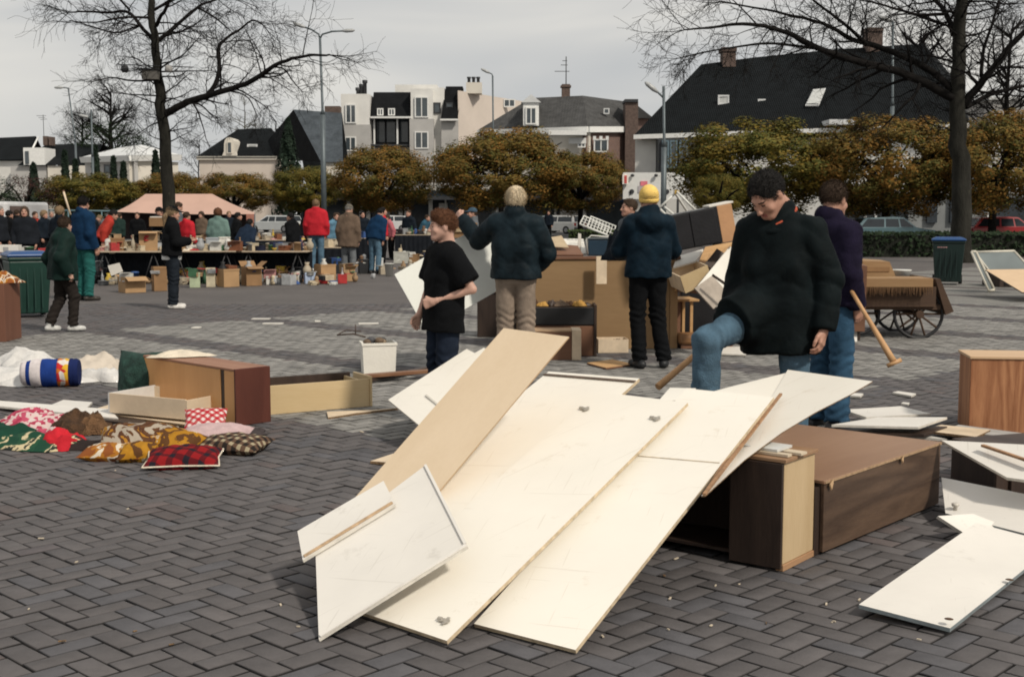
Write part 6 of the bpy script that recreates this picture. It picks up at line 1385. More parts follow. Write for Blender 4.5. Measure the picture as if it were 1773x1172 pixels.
# pale drawer
o = R(190, 714, .045); ux = (R(322, 727, .045)-o); L = ux.length; ux.normalize(); uy = V3((-ux.y, ux.x, 0)); q3 = framebox(o, ux, uy, L, .5, .12)
dw = thing('drawer', 'pale empty drawer lying on boards behind the cushions', 'drawer', V3((o.x, o.y, 0)))
for nm, a0, a1, b0, b1, c1 in (('front', 0, L, 0, .014, .15), ('back', 0, L, .48, .494, .145), ('side', -.014, 0, 0, .494, .15), ('side', L, L+.014, 0, .494, .145), ('bottom', 0, L, .014, .48, .01)):
    m = MB(); m.hexa([q3(a0, b0, 0), q3(a1, b0, 0), q3(a1, b1, 0), q3(a0, b1, 0)], [q3(a0, b0, c1), q3(a1, b0, c1), q3(a1, b1, c1), q3(a0, b1, c1)]); m.build(nm, M('drawer_pale', (.60, .48, .34), .7, .08, 5) if nm != 'side' or a0 > 0 else M('drawer_white', (.55, .54, .52), .7, .08), dw, bevel=.002)
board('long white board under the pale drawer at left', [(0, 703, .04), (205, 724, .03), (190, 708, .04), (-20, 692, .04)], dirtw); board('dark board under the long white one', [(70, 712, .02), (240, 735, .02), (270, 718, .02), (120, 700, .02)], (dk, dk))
board('cream board edge under the drawer', [(150, 712, .026), (330, 736, .026), (350, 722, .026), (190, 700, .026)], (M('cream_paint', (.62, .50, .36), .6), chip)); board('small pale board behind the drawer', [(90, 700, .03), (150, 706, .03), (160, 696, .03), (110, 692, .03)], dirtw)
# cushions
tart = checks('red_tartan', ((.22, .010, .012), (.09, .007, .010), (.015, .012, .018)), (11, 11, 11), (0, 0, rad(20)), thresh=.6); plaid = checks('brown_plaid', ((.32, .27, .18), (.10, .06, .04), (.02, .016, .014)), (16, 16, 16), (0, 0, rad(15)), thresh=.45); ging = checks('red_gingham', ((.62, .55, .52), (.42, .10, .10), (.38, .015, .025)), (22, 22, 22), (0, 0, rad(40)))
flor = blotch('brown_floral', ((.34, .29, .23), (.10, .045, .02), (.07, .03, .018), (.32, .15, .02), (.38, .33, .26)), 6, kind='noise'); gold = blotch('gold_leaf_print', ((.09, .04, .015), (.33, .155, .014), (.36, .175, .018), (.5, .44, .33)), 7, kind='noise'); rust_c = blotch('rust_print', ((.22, .07, .02), (.34, .14, .02), (.58, .52, .42), (.14, .05, .02)), 6, kind='noise')
pinkw = blotch('pink_white_print', ((.42, .07, .12), (.55, .42, .40), (.32, .035, .07), (.55, .46, .44)), 34); grn = blotch('green_white_print', ((.012, .05, .03), (.018, .065, .035), (.5, .42, .26), (.02, .03, .025)), 5, kind='noise')
pc_ = cloth('pale_pink', (.52, .38, .38)); brn = M('brown_fur', (.075, .038, .018), .95, .5, 14, .3, 80)
pillow('tartan_cushion', 'red and black tartan cushion with white trim in front of the heap', R(318, 793, .045), (.46, .32, .14), rad(8), tart, 1, (8, 0), piping=cream_c)
pillow('plaid_cushion', 'brown and cream plaid cushion to the right of the heap', R(404, 769, .045), (.46, .34, .13), rad(-12), plaid, 2, (4, 0))
pillow('floral_cushion', 'plump cushion with brown and yellow leaf pattern on beige', R(238, 764, .08), (.50, .34, .20), rad(10), flor, 5, (22, 0))
pillow('gold_cushion', 'golden yellow cushion with large leaves', R(300, 768, .07), (.34, .30, .15), rad(-20), gold, 6, (20, 6))
pillow('rust_cushion', 'rust brown and white flat cushion in front of the leaf cushion', R(200, 783, .04), (.42, .26, .12), rad(-6), rust_c, 7, (6, 0)); pillow('rust_cushion', 'small white and ochre cushion beside the tartan one', R(240, 783, .05), (.26, .2, .12), rad(15), gold, 8, (14, 0))
pillow('pink_cushion', 'pale pink cushion behind the plaid one', R(375, 752, .06), (.48, .28, .14), rad(5), pc_, 9, (8, 0)); pillow('gingham_cushion', 'red and white gingham cushion against the cupboard', R(356, 728, .09), (.30, .24, .10), rad(10), ging, 10, (35, 0))
rag('bag', 'dark brown furry bag in the cushion heap', R(140, 748), .22, .21, brn, 11, (1.0, .8)); rag('bag', 'light brown furry lump next to the dark brown bag', R(160, 750), .15, .20, M('tan_fur', (.16, .085, .04), .95, .4, 14, .3, 80), 14, (.8, .8))
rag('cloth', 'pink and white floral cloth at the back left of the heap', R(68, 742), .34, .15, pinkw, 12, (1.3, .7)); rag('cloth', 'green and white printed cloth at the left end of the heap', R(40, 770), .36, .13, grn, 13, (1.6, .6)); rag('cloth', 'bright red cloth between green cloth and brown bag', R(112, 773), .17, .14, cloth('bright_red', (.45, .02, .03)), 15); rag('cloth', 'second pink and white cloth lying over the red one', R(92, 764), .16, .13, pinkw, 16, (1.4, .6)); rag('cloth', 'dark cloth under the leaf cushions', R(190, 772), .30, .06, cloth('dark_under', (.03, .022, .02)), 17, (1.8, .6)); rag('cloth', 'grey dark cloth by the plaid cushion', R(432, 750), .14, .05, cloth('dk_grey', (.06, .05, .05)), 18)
rag('cloth', 'green cloth at the very left edge', R(5, 765), .3, .14, cloth('deep_green', (.012, .05, .032)), 19)
# plastic bags and blue cushion
def plastic(name, c=(.72, .70, .67)):
    if name in MATS: return MATS[name]
    m_, n_, b_ = newmat(name); b_.inputs['Base Color'].default_value = (*c, 1); b_.inputs['Roughness'].default_value = .25; b_.inputs['Transmission Weight'].default_value = .2; b_.inputs['Specular IOR Level'].default_value = .6
    no = n_.nodes.new('ShaderNodeTexNoise'); no.inputs['Scale'].default_value = 14; no.inputs['Detail'].default_value = 6; bp = n_.nodes.new('ShaderNodeBump'); bp.inputs['Strength'].default_value = .9; bp.inputs['Distance'].default_value = .02; t_ = n_.nodes.new('ShaderNodeTexCoord'); n_.links.new(t_.outputs['Object'], no.inputs['Vector']); n_.links.new(no.outputs[0], bp.inputs['Height']); n_.links.new(bp.outputs[0], b_.inputs['Normal']); MATS[name] = m_; return m_
pw = plastic('plastic_bag'); G2 = 'plastic bags on the paving at left'
rag('plastic_bag', 'clear white plastic bag at the left edge', R(20, 660), .45, .20, pw, 21, (1.3, .7), G2, 'bag'); rag('plastic_bag', 'crumpled plastic in front of the blue cushion', R(75, 664), .36, .14, pw, 22, (1.2, .6), G2, 'bag'); rag('plastic_bag', 'white plastic bag right of the beige sack', R(178, 658), .26, .16, pw, 23, (1.2, .7), G2, 'bag'); rag('plastic_bag', 'thin plastic behind the blue cushion', R(50, 640), .40, .26, pw, 25, (1.3, .6), G2, 'bag')
sk_ = rag('sack', 'beige carrier sack with loop handle behind the plastic', R(155, 645), .30, .22, M('sack_beige', (.50, .44, .37), .8, .12, 8, .1, 30), 24, (1.2, .7), G2, 'sack')
bc = R(98, 645, .125); t = thing('roll_cushion', 'blue bolster with white and orange folk pattern band', 'cushion', bc, rad(8)); m = MB()
prof = [(.02, -.28), (.12, -.27), (.145, -.22), (.15, -.05), (.148, .1), (.15, .22), (.13, .27), (.02, .28)]
for nm, z0, z1, mt in (('body', -.28, .02, cloth('royal_blue', (.014, .04, .19))), ('pattern_band', .02, .12, blotch('folk_band', ((.6, .55, .5), (.5, .14, .02), (.45, .03, .03), (.6, .35, .03)), 18)), ('end', .12, .20, cloth('navy_end', (.012, .02, .08))), ('lace_band', -.30, -.12, cloth('lace_white', (.6, .55, .55)))):
    m = MB(); k = 22; P = []
    for i in range(7):
        xx = z0+(z1-z0)*i/6; rr = .125*(1-.25*max(0, abs(xx)-.16)/.14)+(.003 if nm == 'lace_band' else 0)+.004*math.sin(i*2)
        for a in range(k): P.append((xx, math.cos(a*2*math.pi/k)*rr*.9, math.sin(a*2*math.pi/k)*rr))
    m.add(P, [(i*k+a, i*k+(a+1) % k, (i+1)*k+(a+1) % k, (i+1)*k+a) for i in range(6) for a in range(k)], 0, True); m.f += [tuple(range(k))[::-1], tuple(range(6*k, 7*k))]; m.mi += [0, 0]; m.sm += [False, False]; m.build(nm, mt, t, local=True)
# white bin with junk
o = R(655, 645); bn = thing('waste_bin', 'white rectangular plastic bin filled with scrap', 'bin', o); Hh = .30
bm = M('bin_white', (.74, .71, .64), .5, .08, 5); m = MB(); a, b_ = .135, .16; rz = Matrix.Rotation(rad(12), 3, 'Z')
def rect(w, d, z): return [o+rz@V3((sx*w, sy*d, z)) for sx, sy in ((-1, -1), (1, -1), (1, 1), (-1, 1))]
b0, b1, i1, i0 = rect(.152, .14, 0), rect(.165, .15, Hh), rect(.155, .14, Hh), rect(.13, .12, .02); V = b0+b1+i1+i0
m.add(V, [(3, 2, 1, 0)]+[(k, (k+1) % 4, 4+(k+1) % 4, 4+k) for k in range(4)]+[(4+k, 4+(k+1) % 4, 8+(k+1) % 4, 8+k) for k in range(4)]+[(8+k, 8+(k+1) % 4, 12+(k+1) % 4, 12+k) for k in range(4)]+[(12, 13, 14, 15)]); m.build('tub', bm, bn)
m = MB(); b2_, b3_ = rect(.172, .157, Hh-.02), rect(.172, .157, Hh+.004); m.add(b2_+b3_+rect(.166, .151, Hh-.02)+rect(.15, .136, Hh+.004), [(k, (k+1) % 4, 4+(k+1) % 4, 4+k) for k in range(4)]+[(4+k, 4+(k+1) % 4, 12+(k+1) % 4, 12+k) for k in range(4)]); m.build('rim', bm, bn)
scr = thing('lamp_fitting', 'old brown wire lamp fitting and scraps on the white bin', 'scrap', o+V3((0, 0, Hh-.02))); m = MB()
c = o+V3((-.12, 0, Hh+.05)); m.tube([c, c+V3((-.12, .0, .03)), c+V3((-.28, 0, .02))], .008, 6).tube([c+V3((-.28, 0, .02)), c+V3((-.2, .1, .06)), c+V3((-.05, .06, .05))], .006, 6).tube([c+V3((-.1, 0, .02)), c+V3((-.1, .02, .12))], .006, 5); m.build('wire', M('rust_wire', (.06, .04, .03), .7), scr)
for k in range(6): m = MB(); cc = o+V3((rd.uniform(-.1, .1), rd.uniform(-.08, .08), Hh+rd.uniform(.0, .03))); m.lathe(cc, [(.02, -.04), (.04, -.02), (.045, .01), (.02, .03)], 8); m.build('scrap_piece', M('scrap_%d' % (k % 3), ((.12, .08, .05), (.2, .15, .1), (.07, .07, .075))[k % 3], .7), scr)
# planks behind bin
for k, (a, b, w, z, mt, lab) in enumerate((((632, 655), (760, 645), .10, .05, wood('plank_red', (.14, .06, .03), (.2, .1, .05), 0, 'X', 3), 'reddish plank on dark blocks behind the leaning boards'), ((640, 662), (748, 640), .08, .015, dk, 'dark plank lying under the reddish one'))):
    p, e = R(*a, z), R(*b, z); d = (e-p).normalized(); f = V3((-d.y, d.x, 0))*w; m = MB(); u = V3((0, 0, .03)); c0 = p.copy(); m.hexa([v-c0 for v in (p, e, e+f, p+f)], [v+u-c0 for v in (p, e, e+f, p+f)]); oo = m.build('plank', mt, bevel=.003); oo.location = c0; tag(oo, lab, 'plank')
# ================================================================== MIDDLE JUNK PILE
ochre = wood('ochre_plywood', (.205, .125, .058), (.265, .17, .085), 0, 'X', 1.4, .7, 3); ochre2 = wood('ochre_plywood_side', (.25, .15, .07), (.32, .20, .10), 0, 'Z', 2, .7, 3)
redwood = wood('red_brown_wood', (.13, .06, .035), (.19, .095, .055), 0, 'X', 3, .55); card = M('cardboard', (.36, .225, .115), .9, .12, 3, .03, 20); card_d = M('cardboard_brown', (.25, .145, .07), .9, .15, 3, .03, 20); cream_p = M('cream_paint', (.62, .50, .36), .6)
pine = wood('pine', (.42, .24, .10), (.52, .32, .15), 0, 'X', 4, .6); white_m = M('white_enamel', (.62, .62, .58), .4, .06, 4); wht = M('white_paint', (.66, .63, .57), .5, .06, 3, dirt=(.4, .36, .3))
def hollow(parent, name, mat, o, ux, uy, L, W, H, th=.012, z0=0, inner=None, bottom=True):
    """open-top box walls as one shell"""
    q = framebox(o, ux, uy, L, W, H); m = MB()
    def rect(e, z): return [q(e, e, z), q(L-e, e, z), q(L-e, W-e, z), q(e, W-e, z)]
    a, b, c, d = rect(0, z0), rect(0, z0+H), rect(th, z0+H), rect(th, z0+th)
    m.add(a+b+c+d, [(3, 2, 1, 0)]+[(k, (k+1) % 4, 4+(k+1) % 4, 4+k) for k in range(4)]+[(4+k, 4+(k+1) % 4, 8+(k+1) % 4, 8+k) for k in range(4)], 0)
    m.add(c+d, [(k, (k+1) % 4, 4+(k+1) % 4, 4+k) for k in range(4)]+[(4, 5, 6, 7)], 1)
    return m.build(name, [mat, inner or mat], parent)
def axes(a): return V3((math.cos(rad(a)), math.sin(rad(a)), 0)), V3((-math.sin(rad(a)), math.cos(rad(a)), 0))
def solid(parent, name, mat, o, ux, uy, a0, a1, b0, b1, c0, c1, bevel=.004):
    q = framebox(o, ux, uy, 1, 1, 1); m = MB(); m.hexa([q(a0, b0, c0), q(a1, b0, c0), q(a1, b1, c0), q(a0, b1, c0)], [q(a0, b0, c1), q(a1, b0, c1), q(a1, b1, c1), q(a0, b1, c1)]); return m.build(name, mat, parent, bevel=bevel)
# large cabinet seen from its back
o = R(905, 607); e = R(1172, 603); L = (e-o).length; ux = (e-o).normalized(); uy = V3((-ux.y, ux.x, 0)); Hc = 1.03
bc = thing('sideboard', 'large ochre plywood cabinet back standing in the middle of the junk', 'cabinet', o)
solid(bc, 'back_panel', ochre, o, ux, uy, 0, L-.09, 0, .02, 0, Hc); solid(bc, 'side_panel', ochre2, o, ux, uy, L-.088, L, -.01, .5, 0, Hc-.01); solid(bc, 'side_panel', ochre, o, ux, uy, 0, .02, .021, .5, 0, Hc-.01); solid(bc, 'top_rail', redwood, o, ux, uy, -.01, L+.03, -.02, .03, Hc+.002, Hc+.035); solid(bc, 'top_panel', redwood, o, ux, uy, -.01, L+.03, .031, .52, Hc-.005, Hc+.02)
hg = solid(None, 'cloth_strip', cream_p, R(1030, 607), ux, uy, 0, .12, -.055, -.03, Hc-.27, Hc+.04, .002); tag(hg, 'cream strip hanging over the top of the ochre cabinet', 'strip')
# dark chest in front, with rubble on top
o = R(905, 609)+V3((0, -.42, 0)); dc = thing('low_chest', 'low dark chest with black top rail before the ochre cabinet', 'chest', o); Lc = D(1033, 590, o.y).x-o.x
solid(dc, 'body', redwood, o, V3((1, 0, 0)), V3((0, 1, 0)), 0, Lc-.03, 0, .33, 0, .33); solid(dc, 'drawer_front', M('charcoal_front', (.015, .016, .018), .5), o, V3((1, 0, 0)), V3((0, 1, 0)), 0, Lc-.03, -.012, -.002, .345, .53); solid(dc, 'upper_body', dk, o, V3((1, 0, 0)), V3((0, 1, 0)), 0, Lc-.03, 0, .33, .332, .53); solid(dc, 'side_panel', dk, o, V3((1, 0, 0)), V3((0, 1, 0)), Lc-.03, Lc, -.02, .34, 0, .56)
for k in range(7):
    p = o+V3((.12+.1*k, rd.uniform(.08, .25), .535)); rag('rubbish', ['leftmost', 'second', 'third', 'fourth', 'fifth', 'sixth', 'last'][k]+' crumpled scrap from the left on the low dark chest', p, rd.uniform(.05, .10), rd.uniform(.05, .1), [brn, M('scrap_gold', (.4, .22, .05), .8), dk, M('scrap_0', (.12, .08, .05), .7)][k % 4], 60+k, group='scraps on the low dark chest', cat='scrap')
# open cabinet box with cream end
o = R(918, 606)+V3((0, -1.0, 0)); e_ = D(990, 600, o.y)
ob = thing('drawer_case', 'reddish box with top coloured as lit and cream end lying before the low chest', 'box', o); q0 = o; Lx = e_.x-o.x
solid(ob, 'front', redwood, o, V3((1, 0, 0)), V3((0, 1, 0)), 0, Lx, 0, .02, 0, .30); solid(ob, 'end_panel', cream_p, o, V3((1, 0, 0)), V3((0, 1, 0)), Lx+.002, Lx+.10, -.01, .30, 0, .325); solid(ob, 'top', M('box_top_lit', (.42, .28, .17), .7), o, V3((1, 0, 0)), V3((0, 1, 0)), -.02, Lx, -.004, .30, .302, .322); solid(ob, 'back', redwood, o, V3((1, 0, 0)), V3((0, 1, 0)), 0, Lx, .28, .30, 0, .30)  # top made tan, the light falling on it put into the colour
o = R(1036, 611); sbx = thing('small_box', 'small cream cardboard box on the ground by the ochre cabinet', 'box', o); ux, uy = axes(4); hollow(sbx, 'tray', cream_p, o, ux, uy, .34, .28, .15, .008); rag('rubbish', 'dark scrap lying in the small cream box', o+V3((.22, .15, .10)), .08, .07, brn, 71, cat='scrap')
board('flat wooden lid on the ground before the man in the yellow beanie', [(1016, 628, .02), (1050, 637, .02), (1098, 630, .02), (1060, 622, .02)], (pine, redwood), cat='lid', group='odd boards around the pile')
board('white flat board under the brown seat', [(1243, 612, .025), (1292, 614, .025), (1288, 600, .025), (1250, 600, .025)], (wht, edge_w), group='odd boards around the pile')
st = thing('padded_stool', 'brown padded seat lying on the ground under the pile', 'seat', R(1225, 603)); p = R(1178, 606)
solid(st, 'seat_pad', M('tan_leather', (.22, .11, .045), .55, .2, 8), p, *axes(2), 0, .66, .1, .5, .05, .16, .03); solid(st, 'frame', redwood, p, *axes(2), .03, .63, .13, .47, 0, .049)
# stool / small table frame
o = R(1172, 604)+V3((0, .35, 0)); tb_ = thing('stool_frame', 'small orange wood table frame beside the ochre cabinet', 'table', o)
for (x, y) in ((.02, .05), (.2, .0), (.02, .4), (.2, .42)): solid(tb_, 'leg', pine, o, *axes(5), x, x+.035, y, y+.035, 0, .52)
solid(tb_, 'top', pine, o, *axes(5), -.06, .30, -.04, .5, .522, .548); solid(tb_, 'panel', redwood, o, *axes(5), .04, .2, .44, .455, .1, .5)
# tilted boards, drawers and black cabinet on the pile
Gp = 'things piled beside the ochre cabinet'
def slabp(name, label, pts, Yd, th, mat, cat='board', dY=(0, 0, 0, 0)):
    P = [D(px, py, Yd+d) for (px, py), d in zip(pts, dY)]; c = sum(P, Vector())/4; n = (P[1]-P[0]).cross(P[3]-P[0]).normalized(); 
    if n.y > 0: n = -n
    m = MB(); m.hexa([p-c for p in P], [p-c-n*-th for p in P]); o_ = m.build(name, mat, bevel=.002); o_.location = c; bm_ = bmesh.new(); bm_.from_mesh(o_.data); bmesh.ops.recalc_face_normals(bm_, faces=bm_.faces); bm_.to_mesh(o_.data); bm_.free(); return tag(o_, label, cat, Gp)
slabp('white_board', 'white board wedged at the top of the pile under the black cabinet', [(1166, 466), (1205, 455), (1218, 434), (1172, 447)], 14.2, .02, wht, dY=(0, 0, .4, .4))
slabp('white_board', 'large tilted white board in the pile right of the cabinet', [(1203, 500), (1262, 552), (1290, 440), (1262, 428)], 13.6, .02, wht, dY=(0, 0, .5, .5))
slabp('greyish_board', 'grey brown square board leaning in front of the white one', [(1201, 500), (1234, 536), (1260, 510), (1232, 478)], 13.4, .02, M('greyish_board', (.36, .31, .26), .8, .2), dY=(0, 0, .15, .15))
slabp('brown_board', 'orange brown board under the black cabinet', [(1205, 468), (1240, 452), (1275, 420), (1222, 430)], 14.4, .02, pine, dY=(0, 0, .4, .4)); slabp('dark_board', 'small dark board on the orange brown one', [(1218, 460), (1234, 468), (1256, 442), (1240, 432)], 14.1, .02, dk, dY=(0, 0, .2, .2))
slabp('dark_strip', 'thin dark batten across the tilted white board', [(1232, 478), (1234, 474), (1272, 500), (1270, 505)], 13.3, .02, dk)
def tdrawer(label, corner, Yd, L, W, H, rot, fmat, smat):
    c = D(*corner, Yd); t = thing('drawer', label, 'drawer', c, group=Gp, rot=tuple(rad(a) for a in rot)); o_ = V3((0, 0, 0)); ux, uy = V3((1, 0, 0)), V3((0, 1, 0))
    for nm, a0, a1, b0, b1, mt in (('front', 0, L, 0, .016, fmat), ('back', 0, L, W-.012, W, smat), ('side', 0, .012, .016, W-.012, smat), ('side', L-.012, L, .016, W-.012, smat), ('bottom', .012, L-.012, .016, W-.012, smat)):
        m = MB(); q = framebox(o_, ux, uy, 1, 1, 1); h = H if nm != 'bottom' else .008; m.hexa([q(a0, b0, 0), q(a1, b0, 0), q(a1, b1, 0), q(a0, b1, 0)], [q(a0, b0, h), q(a1, b0, h), q(a1, b1, h), q(a0, b1, h)]); m.build(nm, mt, t, local=True)
tdrawer('pale open drawer stuck in the pile beside the ochre cabinet', (1187, 508), 13.9, .34, .42, .20, (8, -22, 12), maple, cream_p); tdrawer('brown drawer behind the pale one in the pile', (1172, 505), 14.3, .3, .4, .18, (0, 6, 5), redwood, pine)
c = D(1158, 438, 13.9); bk = thing('black_cabinet', 'black cabinet with two doors tilted on top of the pile, orange end towards the right', 'cabinet', c, rot=(0, rad(-11), rad(6))); blk = M('black_lacquer', (.010, .0095, .011), .3, .3, 5); Lb = .62
for nm, x0, x1, y0, y1, z0, z1, mt in (('carcass', 0, Lb, 0, .3, 0, .40, blk), ('door', .01, .29, -.016, -.001, .012, .388, blk), ('door', .30, .58, -.016, -.001, .012, .388, blk), ('end_panel', Lb+.001, Lb+.17, .0, .30, -.01, .40, M('orange_veneer', (.44, .24, .12), .6, .1)), ('lining', Lb-.08, Lb+.2, .02, .30, .402, .425, wht)):
    m = MB(); m.bb(x0, x1, y0, y1, z0, z1); m.build(nm, mt, bk, local=True, bevel=.004)
# support heap under it (dark cupboard behind)
hp = thing('dark_cupboard', 'dark cupboard buried under the tilted boards', 'cupboard', R(1225, 585)); p = R(1180, 590); solid(hp, 'body', dk, p, *axes(3), 0, .75, .2, .65, 0, .95); solid(hp, 'door', blk, p, *axes(3), .03, .7, .185, .199, .05, .85)
# things lying on the ochre cabinet
zt = Hc+.05
slabp('brown_plank_sheet', 'brown panel lying on the ochre cabinet', [(930, 444), (1010, 444), (1000, 428), (950, 424)], 14.4, .02, redwood, dY=(0, 0, .3, .3)); slabp('white_plank_sheet', 'white panel propped on the ochre cabinet', [(960, 440), (1015, 442), (1010, 416), (950, 416)], 14.8, .02, wht, dY=(0, 0, .5, .5)); slabp('cardboard_sheet', 'folded brown paper sheet on the ochre cabinet', [(950, 428), (985, 430), (972, 409), (948, 413)], 14.5, .01, M('brown_paper', (.42, .33, .22), .9), dY=(0, 0, .2, .2)); slabp('white_stick', 'short white upright slat on the ochre cabinet', [(1000, 440), (1006, 440), (1006, 405), (1001, 404)], 14.7, .03, wht, 'slat')
c = D(1018, 443, 14.6); cc_ = thing('blue_crate', 'dark blue plastic crate seat on the ochre cabinet', 'crate', c); Lx = D(1054, 443, 14.6).x-c.x; solid(cc_, 'shell', M('blue_plastic', (.014, .035, .06), .4, .1), c, *axes(0), 0, Lx, 0, .3, 0, .19, .012); solid(cc_, 'rim', steel, c, *axes(0), -.01, Lx+.01, -.01, .31, .192, .205)
# wire racks
def rack(label, pts, Yd, n=6):
    P = [D(px, py, Yd+d) for (px, py, d) in pts]; t = thing('wire_rack', label, 'rack', P[0], group='white wire racks on the pile'); m = MB(); m.tube(P+[P[0]], .010, 6); m.build('frame', white_m, t); m = MB()
    for k in range(1, n): u = k/n; m.tube([P[0]+(P[1]-P[0])*u, P[3]+(P[2]-P[3])*u], .005, 4)
    for k in range(1, 3): u = k/3; m.tube([P[0]+(P[3]-P[0])*u, P[1]+(P[2]-P[1])*u], .005, 4)
    m.build('wires', white_m, t)
rack('front white wire rack on top of the pile', [(1017, 394, 0), (1060, 411, 0), (1066, 392, .2), (1023, 375, .2)], 14.7, 8); rack('rear white wire rack on top of the pile', [(1004, 388, .2), (1050, 406, .2), (1056, 394, .4), (1011, 374, .4)], 14.9, 8)
# thin chrome legs under the rack
m = MB(); a = D(1018, 440, 14.6); m.tube([a, D(1015, 415, 14.6), D(1024, 408, 14.6), D(1060, 411, 14.6)], .008, 6); fo = m.build('bent_wire', white_m); tag(fo, 'bent white wire leg under the front rack', 'wire')
# white folding frame
ff = thing('chair_frame', 'upturned white tubular chair frame with yellow bracket sticking up from the pile', 'chair', D(1150, 400, 14.3))
for a, b in (((1140, 362), (1172, 332)), ((1172, 332), (1214, 374)), ((1143, 362), (1168, 388)), ((1150, 358), (1200, 400))): m = MB(); m.tube([D(*a, 14.3), D(*b, 14.35)], .014, 8); m.build('tube', white_m, ff)
m = MB(); m.tube([D(1172, 332, 14.3), D(1168, 333, 14.6), D(1196, 376, 14.6)], .014, 8); m.build('tube', white_m, ff); m = MB(); m.hexa([D(1168, 336, 14.3), D(1176, 336, 14.3), D(1176, 336, 14.5), D(1168, 336, 14.5)], [D(1168, 329, 14.3), D(1176, 330, 14.3), D(1176, 330, 14.5), D(1168, 329, 14.5)]); m.build('bracket', M('yellow_bracket', (.45, .28, .04), .5), ff)
# dark bag beside the yellow beanie man, dark box behind blond man
rag('bag', 'dark holdall at the left hip of the man in the yellow beanie', V3((D(1066, 460, 13.2).x, 13.2, Hc+.03)), .2, .33, cloth('dark_bag', (.010, .013, .018)), 81, (.8, .8), cat='bag')
o = R(824, 592); db = thing('brown_chest', 'dark brown chest behind the legs of the blond man', 'chest', o+V3((0, .6, 0))); solid(db, 'body', dk, o+V3((0, .6, 0)), *axes(-4), 0, .62, 0, .4, 0, .56); solid(db, 'lid', redwood, o+V3((0, .6, 0)), *axes(-4), -.02, .64, -.02, .42, .562, .59)
# large grey-white sheet held by the blond man
Pq = [D(683, 475, 12.0), D(738, 573, 11.9), D(935, 462, 12.75), D(878, 364, 12.85)]; m = MB(); c = sum(Pq, Vector())/4; m.sheet([p-c for p in Pq], .006, 6, 6); sh = m.build('hardboard_sheet', M('grey_white_sheet', (.55, .56, .52), .5, .04, 1.2)); sh.location = c; tag(sh, 'large grey white sheet held up by the blond man', 'sheet')
# cardboard behind the sheet, held by capped person
cb_ = thing('cardboard_box', 'brown cardboard box carried by the person in the blue cap', 'box', D(808, 400, 26.6)); m = MB(); a, b2 = D(786, 386, 26.4), D(826, 412, 26.4); m.bb(a.x, b2.x, 26.4, 26.7, b2.z, a.z); m.build('carton', card_d, cb_); m = MB(); m.bb(a.x, b2.x, 26.36, 26.39, (a.z+b2.z)/2-.03, (a.z+b2.z)/2+.03); m.build('tape', M('tape', (.4, .3, .18), .4), cb_)
# sticks
def stick(label, a, b, r0, r1, head=None):
    t = thing('tool_handle', label, 'tool', a, group='wooden tool handles'); m = MB(); d = b-a; m.tube([a, a+d*.3, a+d*.8, b], [r0, r0, r1, r1*1.1], 10); m.build('handle', wood('ash_handle', (.40, .22, .10), (.52, .31, .15), 0, 'Z', 4), t)
    if head: m = MB(); e = (b-a).normalized(); s_ = e.cross(V3((0, 1, 0))).normalized(); m.tube([b-s_*.05+e*.01, b+s_*.05+e*.01], .015, 8); m.build('head', wood('ash_handle', (.40, .22, .10), (.52, .31, .15), 0, 'Z', 4), t)
stick('long wooden mallet handle carried by the person in purple', D(1472, 500, 8.65), D(1547, 626, 8.3), .014, .021, True); stick('wooden handle of a tool sticking out left of the raised leg', D(1240, 583, 7.9), D(1139, 670, 7.6), .018, .021)
# ================================================================== RIGHT: CART, BINS, FRAMES
o = R(1480, 590); ct = thing('handcart', 'old wooden handcart with spoked iron wheels loaded with boards', 'cart', o); old = wood('old_cart_wood', (.05, .028, .018), (.085, .05, .03), 0, 'X', 3, .8)
yb = o.y+.35
def wheel3(c, r, par):
    m = MB(); pts = [c+V3((math.cos(a)*r, 0, math.sin(a)*r)) for a in [k*2*math.pi/28 for k in range(29)]]; m.tube(pts, .022, 6, caps=False); w = m.build('wheel', M('iron', (.018, .018, .02), .5), par); m = MB()
    for k in range(10): a = k*math.pi/5; m.tube([c, c+V3((math.cos(a)*r, 0, math.sin(a)*r))], .014, 5)
    m.build('spokes', old, w); m = MB(); m.tube([c+V3((0, -.08, 0)), c+V3((0, .08, 0))], .05, 12); m.build('hub', old, w)
rw = .30; c1 = D(1590, 548, yb); c1.z = rw; wheel3(V3((c1.x, yb, rw)), rw, ct); wheel3(V3((c1.x-.72, yb+.1, rw)), rw*.85, ct); wheel3(V3((c1.x+.05, yb+1.0, rw)), rw, ct); wheel3(V3((c1.x-.68, yb+1.05, rw)), rw*.85, ct)
x0 = D(1480, 540, yb).x; x1 = D(1640, 540, yb).x; zb = WZ(522, yb)
m = MB(); m.bb(x0, x1-.1, yb-.05, yb+1.1, zb-.10, zb-.04); m.build('bed', old, ct); m = MB(); m.tube([(c1.x, yb-.05, rw), (c1.x, yb+1.1, rw)], .03, 8); m.tube([(c1.x-.72, yb, rw), (c1.x-.72, yb+1.1, rw)], .03, 8); m.build('axle', old, ct)
zt_ = WZ(482, yb); m = MB(); m.bb(x0, x1-.18, yb-.10, yb-.06, zb-.06, zt_-.10); m.build('side_board', old, ct); m = MB(); xs0, xs1 = D(1615, 480, yb).x, D(1640, 535, yb).x; m.prism([(xs0, yb-.1, zt_), (xs0+.06, yb-.1, zt_), (xs1+.05, yb-.1, zb-.12), (xs1-.05, yb-.1, zb-.16)], (0, 1.1, 0)); m.build('tailboard', old, ct)
